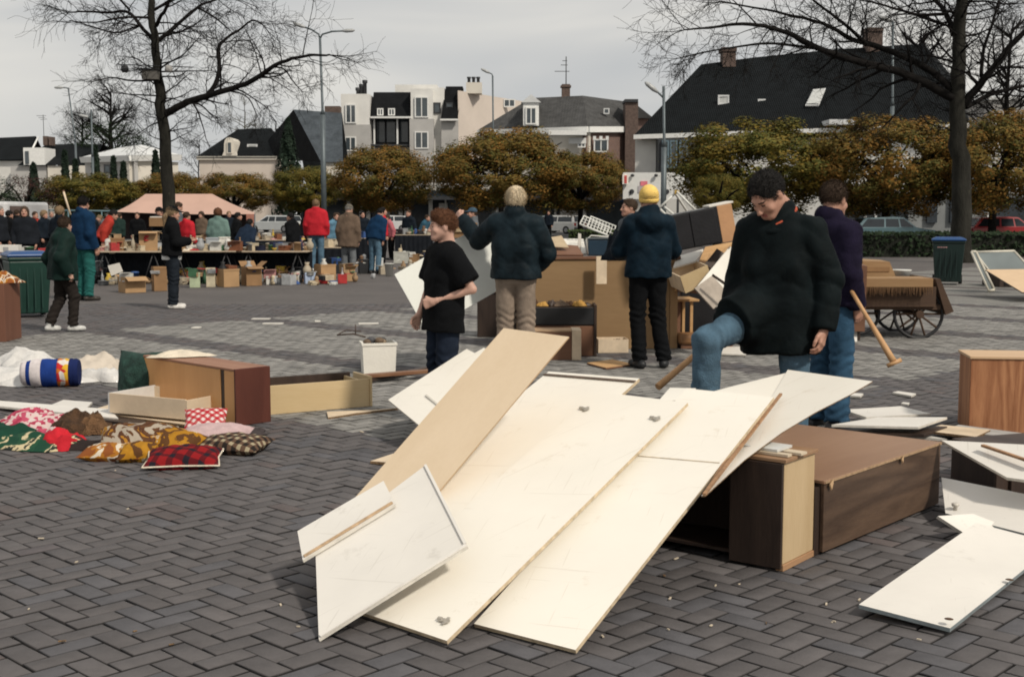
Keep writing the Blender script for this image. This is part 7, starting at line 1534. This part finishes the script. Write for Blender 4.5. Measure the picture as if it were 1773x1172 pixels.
# fringed lid on cart
fl = thing('fringed_board', 'long brown board with hanging bristle fringe lying on the cart', 'board', V3((x0, yb-.2, zt_))); xa, xb = D(1490, 485, yb-.2).x, D(1615, 485, yb-.2).x; tanw = wood('tan_board', (.24, .14, .065), (.32, .20, .10), 0, 'X', 3, .7)
m = MB(); m.bb(xa, xb, yb-.22, yb+.3, WZ(497, yb-.2), WZ(482, yb-.2)); m.build('plank', tanw, fl, bevel=.004); m = MB()
for k in range(70):
    x = xa+(xb-xa)*(k+.5)/70+rd.uniform(-.004, .004); l = rd.uniform(.06, .12); z = WZ(497, yb-.2); m.tube([(x, yb-.215, z), (x+rd.uniform(-.012, .012), yb-.22, z-l)], [.006, .002], 4, caps=False)
m.build('fringe', M('bristle', (.16, .09, .045), .95), fl)
# cupboard leaning on the cart
bx_ = thing('brown_cupboard', 'tall brown cupboard standing behind the person in purple by the cart', 'cupboard', R(1485, 588)); a = D(1462, 452, yb-.3); b2 = D(1492, 590, yb-.3)
m = MB(); m.hexa([V3((D(1425, 600, yb).x, yb-.35, .12)), V3((b2.x, yb-.42, .12)), V3((b2.x, yb+.2, .12)), V3((D(1425, 600, yb).x, yb+.2, .12))], [V3((D(1440, 452, yb).x, yb-.35, a.z)), V3((b2.x+.01, yb-.42, a.z-.06)), V3((b2.x+.02, yb+.2, a.z)), V3((D(1440, 452, yb).x, yb+.2, a.z+.02))]); m.build('body', redwood, bx_)
m = MB(); m.bb(b2.x-.5, b2.x-.02, yb-.3, yb+.15, 0, .118); m.build('plinth', dk, bx_)
cx = thing('cardboard_carton', 'flattened brown carton on the cart behind the fringed board', 'box', V3((D(1520, 470, yb+.4).x, yb+.4, zt_))); a, b2 = D(1494, 452, yb+.35), D(1553, 484, yb+.35); m = MB(); m.hexa([V3((a.x, yb+.35, b2.z)), V3((b2.x, yb+.35, b2.z)), V3((b2.x, yb+.75, b2.z)), V3((a.x, yb+.75, b2.z))], [V3((a.x, yb+.35, a.z)), V3((b2.x-.1, yb+.35, a.z-.01)), V3((b2.x-.1, yb+.75, a.z)), V3((a.x, yb+.75, a.z+.02))]); m.build('carton', tanw, cx); m = MB(); m.bb(a.x, b2.x-.1, yb+.34, yb+.348, b2.z+.1, b2.z+.16); m.build('tape', card_d, cx)
wtub = thing('white_tub', 'white plastic tub on the cart behind the carton', 'tub', V3((D(1560, 475, yb+.8).x, yb+.8, zt_))); m = MB(); m.lathe((D(1560, 475, yb+.8).x, yb+.8, WZ(482, yb+.8)), [(.10, 0), (.13, .10), (.14, .11), (.12, .115)], 14); m.build('tub', white_m, wtub)
board('white board leaning upright under the brown cupboard', [D(1440, 609, o.y-.15), D(1484, 609, o.y-.15), D(1484, 572, o.y+.05), D(1440, 582, o.y+.05)], (mel2, edge_w), group='odd boards around the pile')
gp = thing('green_edged_panel', 'dark upright panel with pale green edge behind the person in purple', 'panel', R(1462, 560)); a, b2 = D(1449, 386, 15.5), D(1478, 470, 15.5); m = MB(); m.bb(a.x, b2.x-.02, 15.5, 15.6, 0, a.z); m.build('panel', M('dark_green_panel', (.012, .022, .016), .9), gp); m = MB(); m.bb(b2.x-.018, b2.x, 15.49, 15.61, 0, a.z+.01); m.build('edge', M('green_edge', (.10, .16, .05), .8), gp)
def wheelie(label, px, base, ytop, w, rz, body, lid):
    p = R(px, base); Hh = WZ(ytop, p.y); t = thing('wheelie_bin', label, 'bin', p, rad(rz), group='wheelie bins'); hw = w/2; m = MB()
    def rc_(a, b, z): return [(-a, -b, z), (a, -b, z), (a, b, z), (-a, b, z)]
    l0, l1, l2 = rc_(hw*.82, hw*.82, .06), rc_(hw, hw*1.1, Hh-.12), rc_(hw*1.06, hw*1.16, Hh-.06); m.hexa(l0, l1).hexa([tuple(Vector(v)+Vector((0, 0, .002))) for v in rc_(hw*1.05, hw*1.15, Hh-.12)], l2); m.build('body', body, t, local=True, bevel=.02)
    m = MB(); V = rc_(hw*1.1, hw*1.22, Hh-.055)+rc_(hw*1.08, hw*1.2, Hh-.02)+rc_(hw*.8, hw*.95, Hh+.02); m.add(V, [(3, 2, 1, 0)]+[(k, (k+1) % 4, 4+(k+1) % 4, 4+k) for k in range(4)]+[(4+k, 4+(k+1) % 4, 8+(k+1) % 4, 8+k) for k in range(4)]+[(8, 9, 10, 11)]); m.build('lid', lid, t, local=True, bevel=.012)
    for s in (-1, 1): m = MB(); m.tube([(s*hw*.72, hw*.95, .1), (s*hw*.95, hw*.95, .1)], .1, 14); m.build('wheel', tyre, t, local=True)
    m = MB(); m.tube([(-hw*.9, hw*1.3, Hh-.1), (hw*.9, hw*1.3, Hh-.1)], .018, 8); m.build('handle', body, t, local=True)
    for k in range(4): m = MB(); m.box((-hw*.5+k*hw*.34, -hw*1.03, Hh*.5), (.02, .02, Hh*.7)); m.build('rib', body, t, local=True)
    return t
gbin = M('bin_green', (.008, .036, .027), .45, .15, 4); bbl = M('bin_blue', (.012, .055, .17), .4, .1, 4)
wheelie('green wheelie bin with blue lid at the left among the crowd', 50, 548, 437, .60, 30, gbin, bbl); wb = wheelie('dark green wheelie bin with blue lid near the right tree', 1640, 492, 412, .66, -18, M('bin_darkgreen', (.008, .022, .02), .45, .15, 4), bbl)
m = MB(); 
for k in range(6): m.box((-.22+k*.035, -.385, .82), (.022, .006, .022))
m.build('lettering', M('bin_letters', (.45, .25, .25), .6), wb, local=True)
lb = thing('brown_panel_box', 'tall reddish brown box cut by the left edge', 'box', R(0, 592)); p = R(-60, 592); a = D(6, 492, p.y); m = MB(); m.bb(p.x, a.x, p.y, p.y+.5, 0, a.z); m.build('body', wood('red_brown_panel', (.12, .05, .03), (.155, .068, .042), 0, 'Z', 3), lb, bevel=.004)
rag('cloth', 'clothes and paper heaped on the reddish brown box', V3((p.x+.3, p.y+.25, a.z)), .28, .18, rust_c, 90); cbx = thing('cardboard_box', 'small white carton on the bin at the left edge', 'box', D(10, 437, p.y+4)); q = D(8, 437, 19.2); solid(cbx, 'carton', wht, q, *axes(5), -.2, .2, 0, .2, 0, .11)
solid(cbx, 'label', M('label_grey', (.3, .3, .3), .6), q, *axes(5), -.02, .06, -.006, -.002, .02, .08)
# window frames at right
def frame_pane(label, pts, Yd, dY):
    P = [D(px, py, Yd+d) for (px, py), d in zip(pts, dY)]; t = thing('window_frame', label, 'window frame', P[0], group='old windows leaning at the right')
    m = MB()
    for a, b in zip(P, P[1:]+P[:1]): m.tube([a, b], .028, 4)
    m.build('frame', M('frame_cream', (.55, .52, .44), .6, .1), t); m = MB(); m.sheet([P[3], P[2], P[1], P[0]], .006, 1, 1); m.build('pane', glassm('dusty_glass', (.13, .15, .15), .35, .4), t)
frame_pane('old cream window frame leaning with dusty pane at the right', [(1688, 437), (1756, 435), (1788, 470), (1715, 472)], 24.5, (.6, .6, 0, 0)); frame_pane('narrow white window frame standing before the dusty one', [(1682, 436), (1690, 436), (1722, 502), (1712, 504)], 24.0, (.6, .6, 0, 0))
board('wide pale board sloping down at the right edge', [D(1770, 506, 22.0), D(1850, 512, 22.0), D(1850, 465, 23.5), D(1706, 467, 23.5)], (M('pale_ply', (.58, .42, .27), .7, .05), dk), th=.02, group='odd boards around the pile')
sb2 = thing('dark_support', 'dark low cabinet under the pale sloping board', 'cabinet', R(1800, 505)); p = R(1800, 500); solid(sb2, 'body', dk, p, *axes(0), -.6, 1.2, .6, 1.6, 0, .38); solid(sb2, 'door', blk, p, *axes(0), -.5, .5, .585, .598, .04, .34)
# ================================================================== MARKET STALLS
tent_c = M('tent_pink', (.46, .30, .24), .8, .08, .8, .05, 4); Yt = 60.0
tn = thing('market_tent', 'faded pink market tent with sagging canopy behind the plane tree', 'tent', (D(320, 400, Yt).x, Yt, 0))
e0, e1 = D(200, 367, Yt-1.6), D(441, 371, Yt-1.6); e2, e3 = D(441, 368, Yt+1.9), D(205, 366, Yt+1.9); r0, r1 = D(252, 336, Yt), D(367, 336, Yt)
def sagface(m, A, B, C, Dq, n=10, s=.10):
    V = []
    for i in range(n+1):
        for k in range(n+1):
            u, v = i/n, k/n; p = A*(1-u)*(1-v)+B*u*(1-v)+C*u*v+Dq*(1-u)*v; p = p+V3((0, 0, -s*math.sin(v*math.pi)*(.6+.4*math.sin(u*math.pi))-.05*math.sin(u*math.pi)*(1-v))); V.append(p)
    m.add(V, [(i*(n+1)+k, (i+1)*(n+1)+k, (i+1)*(n+1)+k+1, i*(n+1)+k+1) for i in range(n) for k in range(n)], 0, True)
m = MB(); sagface(m, e0, e1, r1, r0); sagface(m, e1, e2, r1+V3((.01, .01, 0)), r1); sagface(m, e2, e3, r0, r1); sagface(m, e3, e0, r0, r0+V3((0, .01, 0))); m.build('canopy', tent_c, tn)
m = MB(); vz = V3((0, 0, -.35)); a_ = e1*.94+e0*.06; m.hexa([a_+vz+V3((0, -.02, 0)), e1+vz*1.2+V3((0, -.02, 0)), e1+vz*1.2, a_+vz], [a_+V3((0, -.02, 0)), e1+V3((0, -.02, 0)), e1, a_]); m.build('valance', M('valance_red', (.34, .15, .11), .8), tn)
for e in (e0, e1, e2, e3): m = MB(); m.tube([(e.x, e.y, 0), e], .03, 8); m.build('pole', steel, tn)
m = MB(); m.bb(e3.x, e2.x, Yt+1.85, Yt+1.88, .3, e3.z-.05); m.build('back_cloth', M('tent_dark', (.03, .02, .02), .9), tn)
# tables
def table(label, px0, px1, Y, z=.73, dep=.75, mt=None, group='folding tables of the market'):
    x0, x1 = D(px0, 440, Y).x, D(px1, 440, Y).x; t = thing('market_table', label, 'table', ((x0+x1)/2, Y, 0), group=group); m = MB(); m.bb(x0, x1, Y, Y+dep, z-.03, z); m.build('top', mt or M('table_top', (.42, .34, .25), .7, .12, 4), t, bevel=.004)
    for f in (.15, .85):
        xx = x0+(x1-x0)*f
        for s in (-1, 1):
            for yy in (Y+.08, Y+dep-.08): m = MB(); m.tube([(xx, yy, z-.035), (xx+s*.24, yy, .0)], .014, 6); m.build('trestle_leg', M('leg_black', (.02, .02, .022), .5), t)
        m = MB(); m.tube([(xx-.13, Y+.08, .35), (xx+.13, Y+.08, .35)], .01, 5); m.build('brace', M('leg_black', (.02, .02, .022), .5), t)
    return x0, x1, z
TB_ = [('long front trestle table at the left of the market', 160, 282, 27.6, .73), ('front trestle table behind the woman in the cap', 286, 408, 27.8, .73), ('front trestle table left of the red jacket', 410, 532, 28.0, .72), ('second row table before the tent', 335, 420, 38.5, .75), ('second row table right of the tent', 438, 520, 38.5, .75), ('second row table behind the brown coat', 560, 640, 40, .78), ('far table at the right end of the market', 684, 750, 42, .85), ('table behind the crowd on the left', 110, 200, 36, .75), ('dark table behind the red jacket', 500, 610, 35.5, .6), ('table at the far left of the crowd', -20, 70, 25, .7)]
tabs = [(table(*a), a[3]) for a in TB_]
for k, ((x0, x1, z), Y) in enumerate(tabs):
    if k in (0, 1, 2): Y = Y+.74
    if k in (0, 1, 2, 3, 4, 5, 6, 7, 8):
        t = thing('added_dark_sheet', ['added dark sheet darkening the space under the table '+w for w in ('at the left front', 'behind the woman in the cap', 'left of the red jacket', 'before the tent', 'right of the tent', 'behind the brown coat', 'at the far right', 'behind the left crowd', 'behind the red jacket', '')][k], 'cloth', ((x0+x1)/2, Y-.03, 0), group='added dark sheets under the tables'); m = MB(); n = 40; V = []  # added sheets, standing in for the darkness beneath the tables
        for i in range(n+1):
            for zz_ in (z-.02, z*.45, .06): V.append((x0+(x1-x0)*i/n, Y-.03-.03*math.sin(i*1.3+k)*(1-zz_/z), zz_))
        m.add(V, [(i*3+j, (i+1)*3+j, (i+1)*3+j+1, i*3+j+1) for i in range(n) for j in range(2)], 0, True); m.build('drape', cloth('under_table_dark', (.012, .014, .018)), t)
# goods
GC = [('white', (.6, .59, .55)), ('cream', (.55, .46, .32)), ('red', (.42, .03, .03)), ('blue', (.03, .08, .24)), ('yellow', (.55, .38, .05)), ('brown', (.16, .085, .045)), ('black', (.015, .015, .017)), ('green', (.04, .12, .06)), ('grey', (.22, .23, .24)), ('pink', (.5, .25, .24))]
GC += [('tan', (.34, .22, .12)), ('navy', (.012, .02, .06)), ('beige', (.42, .36, .27)), ('rust', (.2, .07, .03)), ('silver', (.4, .41, .42))]
USED = set()
def goods(x, y, z, rr, where, grp):
    for _ in range(80):
        kind = rr.choice(['mug', 'bottle', 'bowl', 'book', 'carton', 'vase', 'pan', 'cloth', 'toy', 'tin', 'carton', 'book']); cn, c = GC[rr.choice([0, 0, 0, 1, 1, 2, 3, 4, 5, 5, 6, 7, 8, 8, 9, 10, 10, 11, 12, 12, 13, 14])]; lab = 'small %s %s %s' % (cn, {'book': 'book stack'}.get(kind, kind), where)
        if lab not in USED: break
    USED.add(lab); c = tuple(v*.85 for v in c); mt = M('goods_'+cn, c, .6, .25, 8); s = rr.uniform(.85, 1.35)
    m = MB(); two = None
    if kind == 'mug':
        m.lathe((0, 0, 0), [(.035*s, 0), (.042*s, .01), (.042*s, .10*s), (.036*s, .10*s), (.034*s, .02)], 10); two = ('handle', [(.04*s, 0, .08*s), (.07*s, 0, .07*s), (.07*s, 0, .035*s), (.04*s, 0, .025*s)], .006)
    elif kind == 'bottle': m.lathe((0, 0, 0), [(.035*s, 0), (.037*s, .14*s), (.014*s, .2*s), (.014*s, .26*s), (.017*s, .262*s), (.017*s, .275*s)], 10)
    elif kind == 'bowl': m.lathe((0, 0, 0), [(.04*s, 0), (.05*s, .01), (.11*s, .07*s), (.10*s, .07*s), (.04*s, .02)], 12)
    elif kind == 'book':
        for k in range(rr.randint(2, 5)): m.box((rr.uniform(-.01, .01), rr.uniform(-.01, .01), .015+k*.03), (.2*s, .14*s, .028), rr.uniform(-.2, .2))
    elif kind == 'carton': m.box((0, 0, .08*s), (.22*s, .16*s, .16*s), rr.uniform(-.4, .4)); m.box((.0, -.1*s, .17*s), (.2*s, .10*s, .006), rr.uniform(-.4, .4))
    elif kind == 'vase': m.lathe((0, 0, 0), [(.04*s, 0), (.07*s, .06*s), (.075*s, .11*s), (.03*s, .18*s), (.045*s, .22*s), (.038*s, .22*s)], 12)
    elif kind == 'pan': m.lathe((0, 0, 0), [(.09*s, 0), (.10*s, .01), (.10*s, .08*s), (.105*s, .082*s), (.095*s, .08*s), (.09*s, .015)], 14); two = ('handle', [(.1*s, 0, .07*s), (.26*s, 0, .085*s)], .011)
    elif kind == 'toy': m.lathe((0, 0, 0), [(.05*s, 0), (.07*s, .05*s), (.04*s, .11*s), (.05*s, .14*s), (.045*s, .18*s), (.01, .20*s)], 10); m.tube([(-.09*s, 0, .07*s), (.09*s, 0, .08*s)], .02*s, 6)
    elif kind == 'tin': m.lathe((0, 0, 0), [(.06*s, 0), (.06*s, .12*s), (.064*s, .12*s), (.064*s, .14*s), (.03*s, .145*s)], 12)
    if kind == 'cloth': o = rag('cloth', lab, (x, y, z), .16*s, .09*s, mt, rr.randint(0, 999), group=grp); return
    o = m.build(kind if kind not in ('carton', 'book') else {'carton': 'carton', 'book': 'book_stack'}[kind], mt); o.location = (x, y, z); o.rotation_euler = (0, 0, rr.uniform(0, 6)); tag(o, lab, kind if kind != 'book' else 'books', grp)
    if two: mm = MB(); mm.tube(two[1], two[2], 6); mm.build(two[0], mt, o, local=True)
rr = random.Random(31)
wh = ['on the left front table', 'on the front table behind the woman in the cap', 'on the front table left of the red jacket', 'on the second row table before the tent', 'on the second row table right of the tent', 'on the table behind the brown coat', 'on the far table at the right', 'on the table behind the left crowd', 'on the low dark table behind the red jacket', 'on the table at the far left']
for ((x0, x1, z), Y), w_, n in zip(tabs, wh, (24, 28, 24, 22, 22, 16, 18, 14, 16, 10)):
    for k in range(n): goods(x0+(x1-x0)*(k+rr.uniform(.2, .8))/n, Y+rr.uniform(.12, .6), z+.002, rr, w_, 'goods '+w_)
for k in range(95):
    px = rr.uniform(165, 620); Y = rr.uniform(27.3, 29.0); p = D(px, 480, Y); goods(p.x, Y, .003, rr, 'on the ground '+('under the left front table' if px < 285 else 'under the table by the woman in the cap' if px < 410 else 'under the front table left of the red jacket' if px < 535 else 'around the red jacket and brown coat'), 'goods under the front tables')
for k in range(16):
    px = rr.uniform(600, 740); Y = rr.uniform(30, 38); p = D(px, 480, Y); goods(p.x, Y, .003, rr, 'on the ground at the right end of the market', 'goods on the ground at the right of the market')
# boxes
def cbox(label, px0, px1, ytop, base, ang=38, mt=card, open_=True, name='cardboard_box', fill=None, sideL=None, grp='cartons in front of the market tables', z0=0.0, flaps=True, Yd=None):
    c = R((px0+px1)/2, base) if Yd is None else D((px0+px1)/2, base, Yd); w = (px1-px0)/FPX*c.y; Hh = (WZ(ytop, c.y)-WZ(base, c.y)); a = rad(ang); L = w*.62; W = w*.5; ux, uy = axes(ang); o_ = c+V3((0, 0, z0))-ux*L/2*.6; t = thing(name, label, 'box' if 'box' in name or 'carton' in name else name.split('_')[-1], o_, group=grp)
    ux, uy = V3((math.cos(a), math.sin(a), 0)), V3((-math.sin(a), math.cos(a), 0)); hollow(t, 'shell', mt, o_, ux, uy, L, W, Hh, .01, inner=card_d if mt in (card, card_d) else mt)
    if flaps and mt in (card, card_d):
        for (p, q_, d) in ((o_, o_+ux*L, -uy), (o_+uy*W, o_+ux*L+uy*W, uy), (o_+ux*L, o_+ux*L+uy*W, ux)):
            z = V3((0, 0, Hh)); dn = d*W*.45+V3((0, 0, rr.uniform(-.1, .12))); m = MB(); m.hexa([p+z, q_+z, q_+z+dn, p+z+dn], [v+V3((0, 0, .006)) for v in (p+z, q_+z, q_+z+dn, p+z+dn)]); m.build('flap', mt, t)
    else: m = MB(); q4 = framebox(o_, ux, uy, 1, 1, 1); m.hexa([q4(-.008, -.008, Hh-.04), q4(L+.008, -.008, Hh-.04), q4(L+.008, -.002, Hh-.04), q4(-.008, -.002, Hh-.04)], [q4(-.008, -.008, Hh), q4(L+.008, -.008, Hh), q4(L+.008, -.002, Hh), q4(-.008, -.002, Hh)]); m.build('rim', mt, t)
    for k in range(3):
        p = o_+ux*L*rr.uniform(.25, .75)+uy*W*rr.uniform(.25, .75)+V3((0, 0, max(0.02, Hh*.72))); goods(p.x, p.y, p.z, rr, 'in the cartons before the tables', 'goods in the cartons')
    return t
cbox('tan carton with papers left of the woman in the cap', 198, 258, 480, 507, 40); cbox('tall brown carton left of the woman in the cap', 256, 292, 462, 504, 30, card_d, flaps=False); cbox('pale green plastic crate right of the woman in the cap', 320, 348, 472, 498, 12, M('crate_green', (.36, .42, .28), .5), name='plastic_crate'); cbox('beige plastic crate under the table', 350, 374, 464, 497, 10, M('crate_beige', (.5, .44, .32), .5), name='plastic_crate'); cbox('cardboard moving box with printed mark beneath the front table', 372, 420, 466, 497, 42, flaps=False); cbox('open brown carton with dark flaps under the table', 412, 458, 462, 495, 35, card_d); cbox('low white carton by the table leg', 452, 482, 478, 493, 15, M('white_card', (.58, .57, .53), .8)); cbox('blue and white package box left of the red jacket', 520, 548, 472, 491, 20, M('pack_blue', (.35, .42, .55), .7), flaps=False)
cbox('large closed carton before the person in the red jacket', 540, 588, 458, 490, 40, flaps=False); cbox('small open carton with raised flap right of the red jacket', 588, 618, 466, 487, 30); cbox('white ribbed laundry basket before the stooping blue jacket', 634, 666, 447, 473, 12, M('basket_white', (.62, .62, .6), .5), name='laundry_basket'); cbox('black box left of the laundry basket', 614, 642, 449, 474, 20, M('black_box', (.012, .013, .015), .5), flaps=False); cbox('long grey tub behind the bucket', 668, 712, 436, 456, 6, M('tub_grey', (.4, .4, .36), .6), name='storage_tub')
p = R(674, 478); bu = thing('white_bucket', 'white plastic bucket at the right end of the front goods', 'bucket', p); m = MB(); m.lathe(p, [(.09, 0), (.115, .30), (.122, .30), (.122, .315), (.108, .315), (.085, .02)], 16); m.build('pail', white_m, bu); m = MB(); m.tube([p+V3((.11, 0, .3)), p+V3((.2, 0, .38)), p+V3((.27, 0, .42))], .006, 5); m.build('handle', white_m, bu)
for k, (px0, px1, yt, mt, lab) in enumerate(((150, 182, 462, M('black_box', (.012, .013, .015), .5), 'black crate at the left end under the front table'), (176, 204, 470, card_d, 'brown carton left of the tan carton'), (228, 256, 462, M('navy_crate', (.012, .02, .05), .5), 'navy crate behind the tan carton'), (300, 326, 466, card_d, 'brown carton behind the legs of the woman in the cap'), (336, 360, 468, M('dark_green_crate', (.015, .04, .025), .5), 'dark green crate under the second front table'), (400, 424, 470, M('black_box', (.012, .013, .015), .5), 'black crate between the moving box and the open carton'), (474, 500, 466, card_d, 'brown carton under the right front table'), (496, 522, 470, M('white_card', (.58, .57, .53), .8), 'white carton under the right front table'), (570, 598, 452, M('black_box', (.012, .013, .015), .5), 'black crate behind the large closed carton'), (700, 728, 440, card_d, 'brown carton right of the grey tub'), (726, 750, 438, M('navy_crate', (.012, .02, .05), .5), 'navy crate at the right end of the market'))):
    cbox(lab, px0, px1, yt, 489 if px0 < 560 else (474 if px0 < 690 else 458), rr.uniform(5, 40), mt, flaps=(k % 2 == 0))
# big carton and pots on the tables
t = cbox('big open carton with printed leaf on the left front table', 226, 276, 408, 441, 15, Yd=27.75); t.location.z = .733
t = cbox('brown fruit carton with cream pot on the left front table', 182, 216, 424, 446, 8, card_d, flaps=False, Yd=27.75); t.location.z = .733
po = thing('cream_pot', 'round cream pot standing in the fruit carton', 'pot', D(194, 428, 27.85)); m = MB(); m.lathe(D(194, 430, 27.85), [(.06, -.12), (.1, -.05), (.105, .05), (.08, .1), (.02, .12)], 14); m.build('pot', M('pot_cream', (.6, .54, .44), .4), po)
for px0, px1, y0, mt, lab in ((357, 380, 414, M('tub_greyblue', (.36, .38, .4), .5), 'grey plastic tub on the front table'), (379, 394, 413, wht, 'white milk carton shaped box on the front table')):
    a, b2 = D(px0, y0, 28.0), D(px1, 438, 28.0); tt = thing('storage_tub' if 'tub' in lab else 'white_box', lab, 'tub' if 'tub' in lab else 'box', ((a.x+b2.x)/2, 28.0, .732)); m = MB(); m.bb(a.x, b2.x, 28.0, 28.28, .733, a.z); m.build('body', mt, tt, bevel=.01); m = MB(); m.bb(a.x-.01, b2.x+.01, 27.99, 28.29, a.z+.002, a.z+.03); m.build('lid', mt, tt)
for px, s in ((330, 1), (345, .8), (352, .7)): rag('cloth', {330: 'largest', 345: 'middle', 352: 'rightmost'}[px]+' pale folded linen on the front table near the woman in the cap', D(px, 437, 28.1), .2*s, .12*s, cream_c, int(px), group='linen on the front table')
wb2 = slabp('white_tray', 'white tray propped against the tan carton', [(187, 460), (193, 478), (213, 470), (207, 455)], 27.0, .02, wht, 'tray')
ct2 = thing('cardboard_tray', 'cardboard tray with white top carried by the man in the dark cap', 'box', D(262, 385, 32.5)); a, b2 = D(258, 377, 32), D(284, 392, 32); m = MB(); m.bb(a.x, b2.x, 32, 32.3, b2.z, a.z); m.build('tray', card_d, ct2); m = MB(); m.bb(a.x+.02, b2.x-.02, 32.02, 32.28, a.z+.002, a.z+.03); m.build('cover', wht, ct2)
pk = thing('wooden_pole', 'pale wooden pole rising above the crowd at the left', 'pole', D(122, 368, 24)); m = MB(); m.tube([D(122, 372, 24), D(110, 332, 24)], .02, 8); m.build('shaft', cream_p, pk); m = MB(); m.tube([D(110, 332, 24), D(109.5, 330, 24)], .024, 8); m.build('tip', redwood, pk)
# scraps on the far paving
for k, (px, py, w) in enumerate(((452, 552, .26), (473, 560, .28), (638, 560, .28), (340, 567, .10), (550, 556, .08))):
    p = R(px, py, .006); m = MB(); m.box((0, 0, 0), (w, .12, .012), rr.uniform(-.2, .2)); o_ = m.build('paper_scrap', wht); o_.location = p; tag(o_, ['long white slat left of centre on the grey paving', 'second white slat just right of the first', 'white slat near the grey sheet corner', 'tiny white scrap near the walking boy', 'tiny white scrap mid paving', 'tiny white scrap by the walking boy shoes', 'tiny white scrap left of the woman', 'small white scrap before the bin'][k], 'scrap', 'white scraps on the paving')
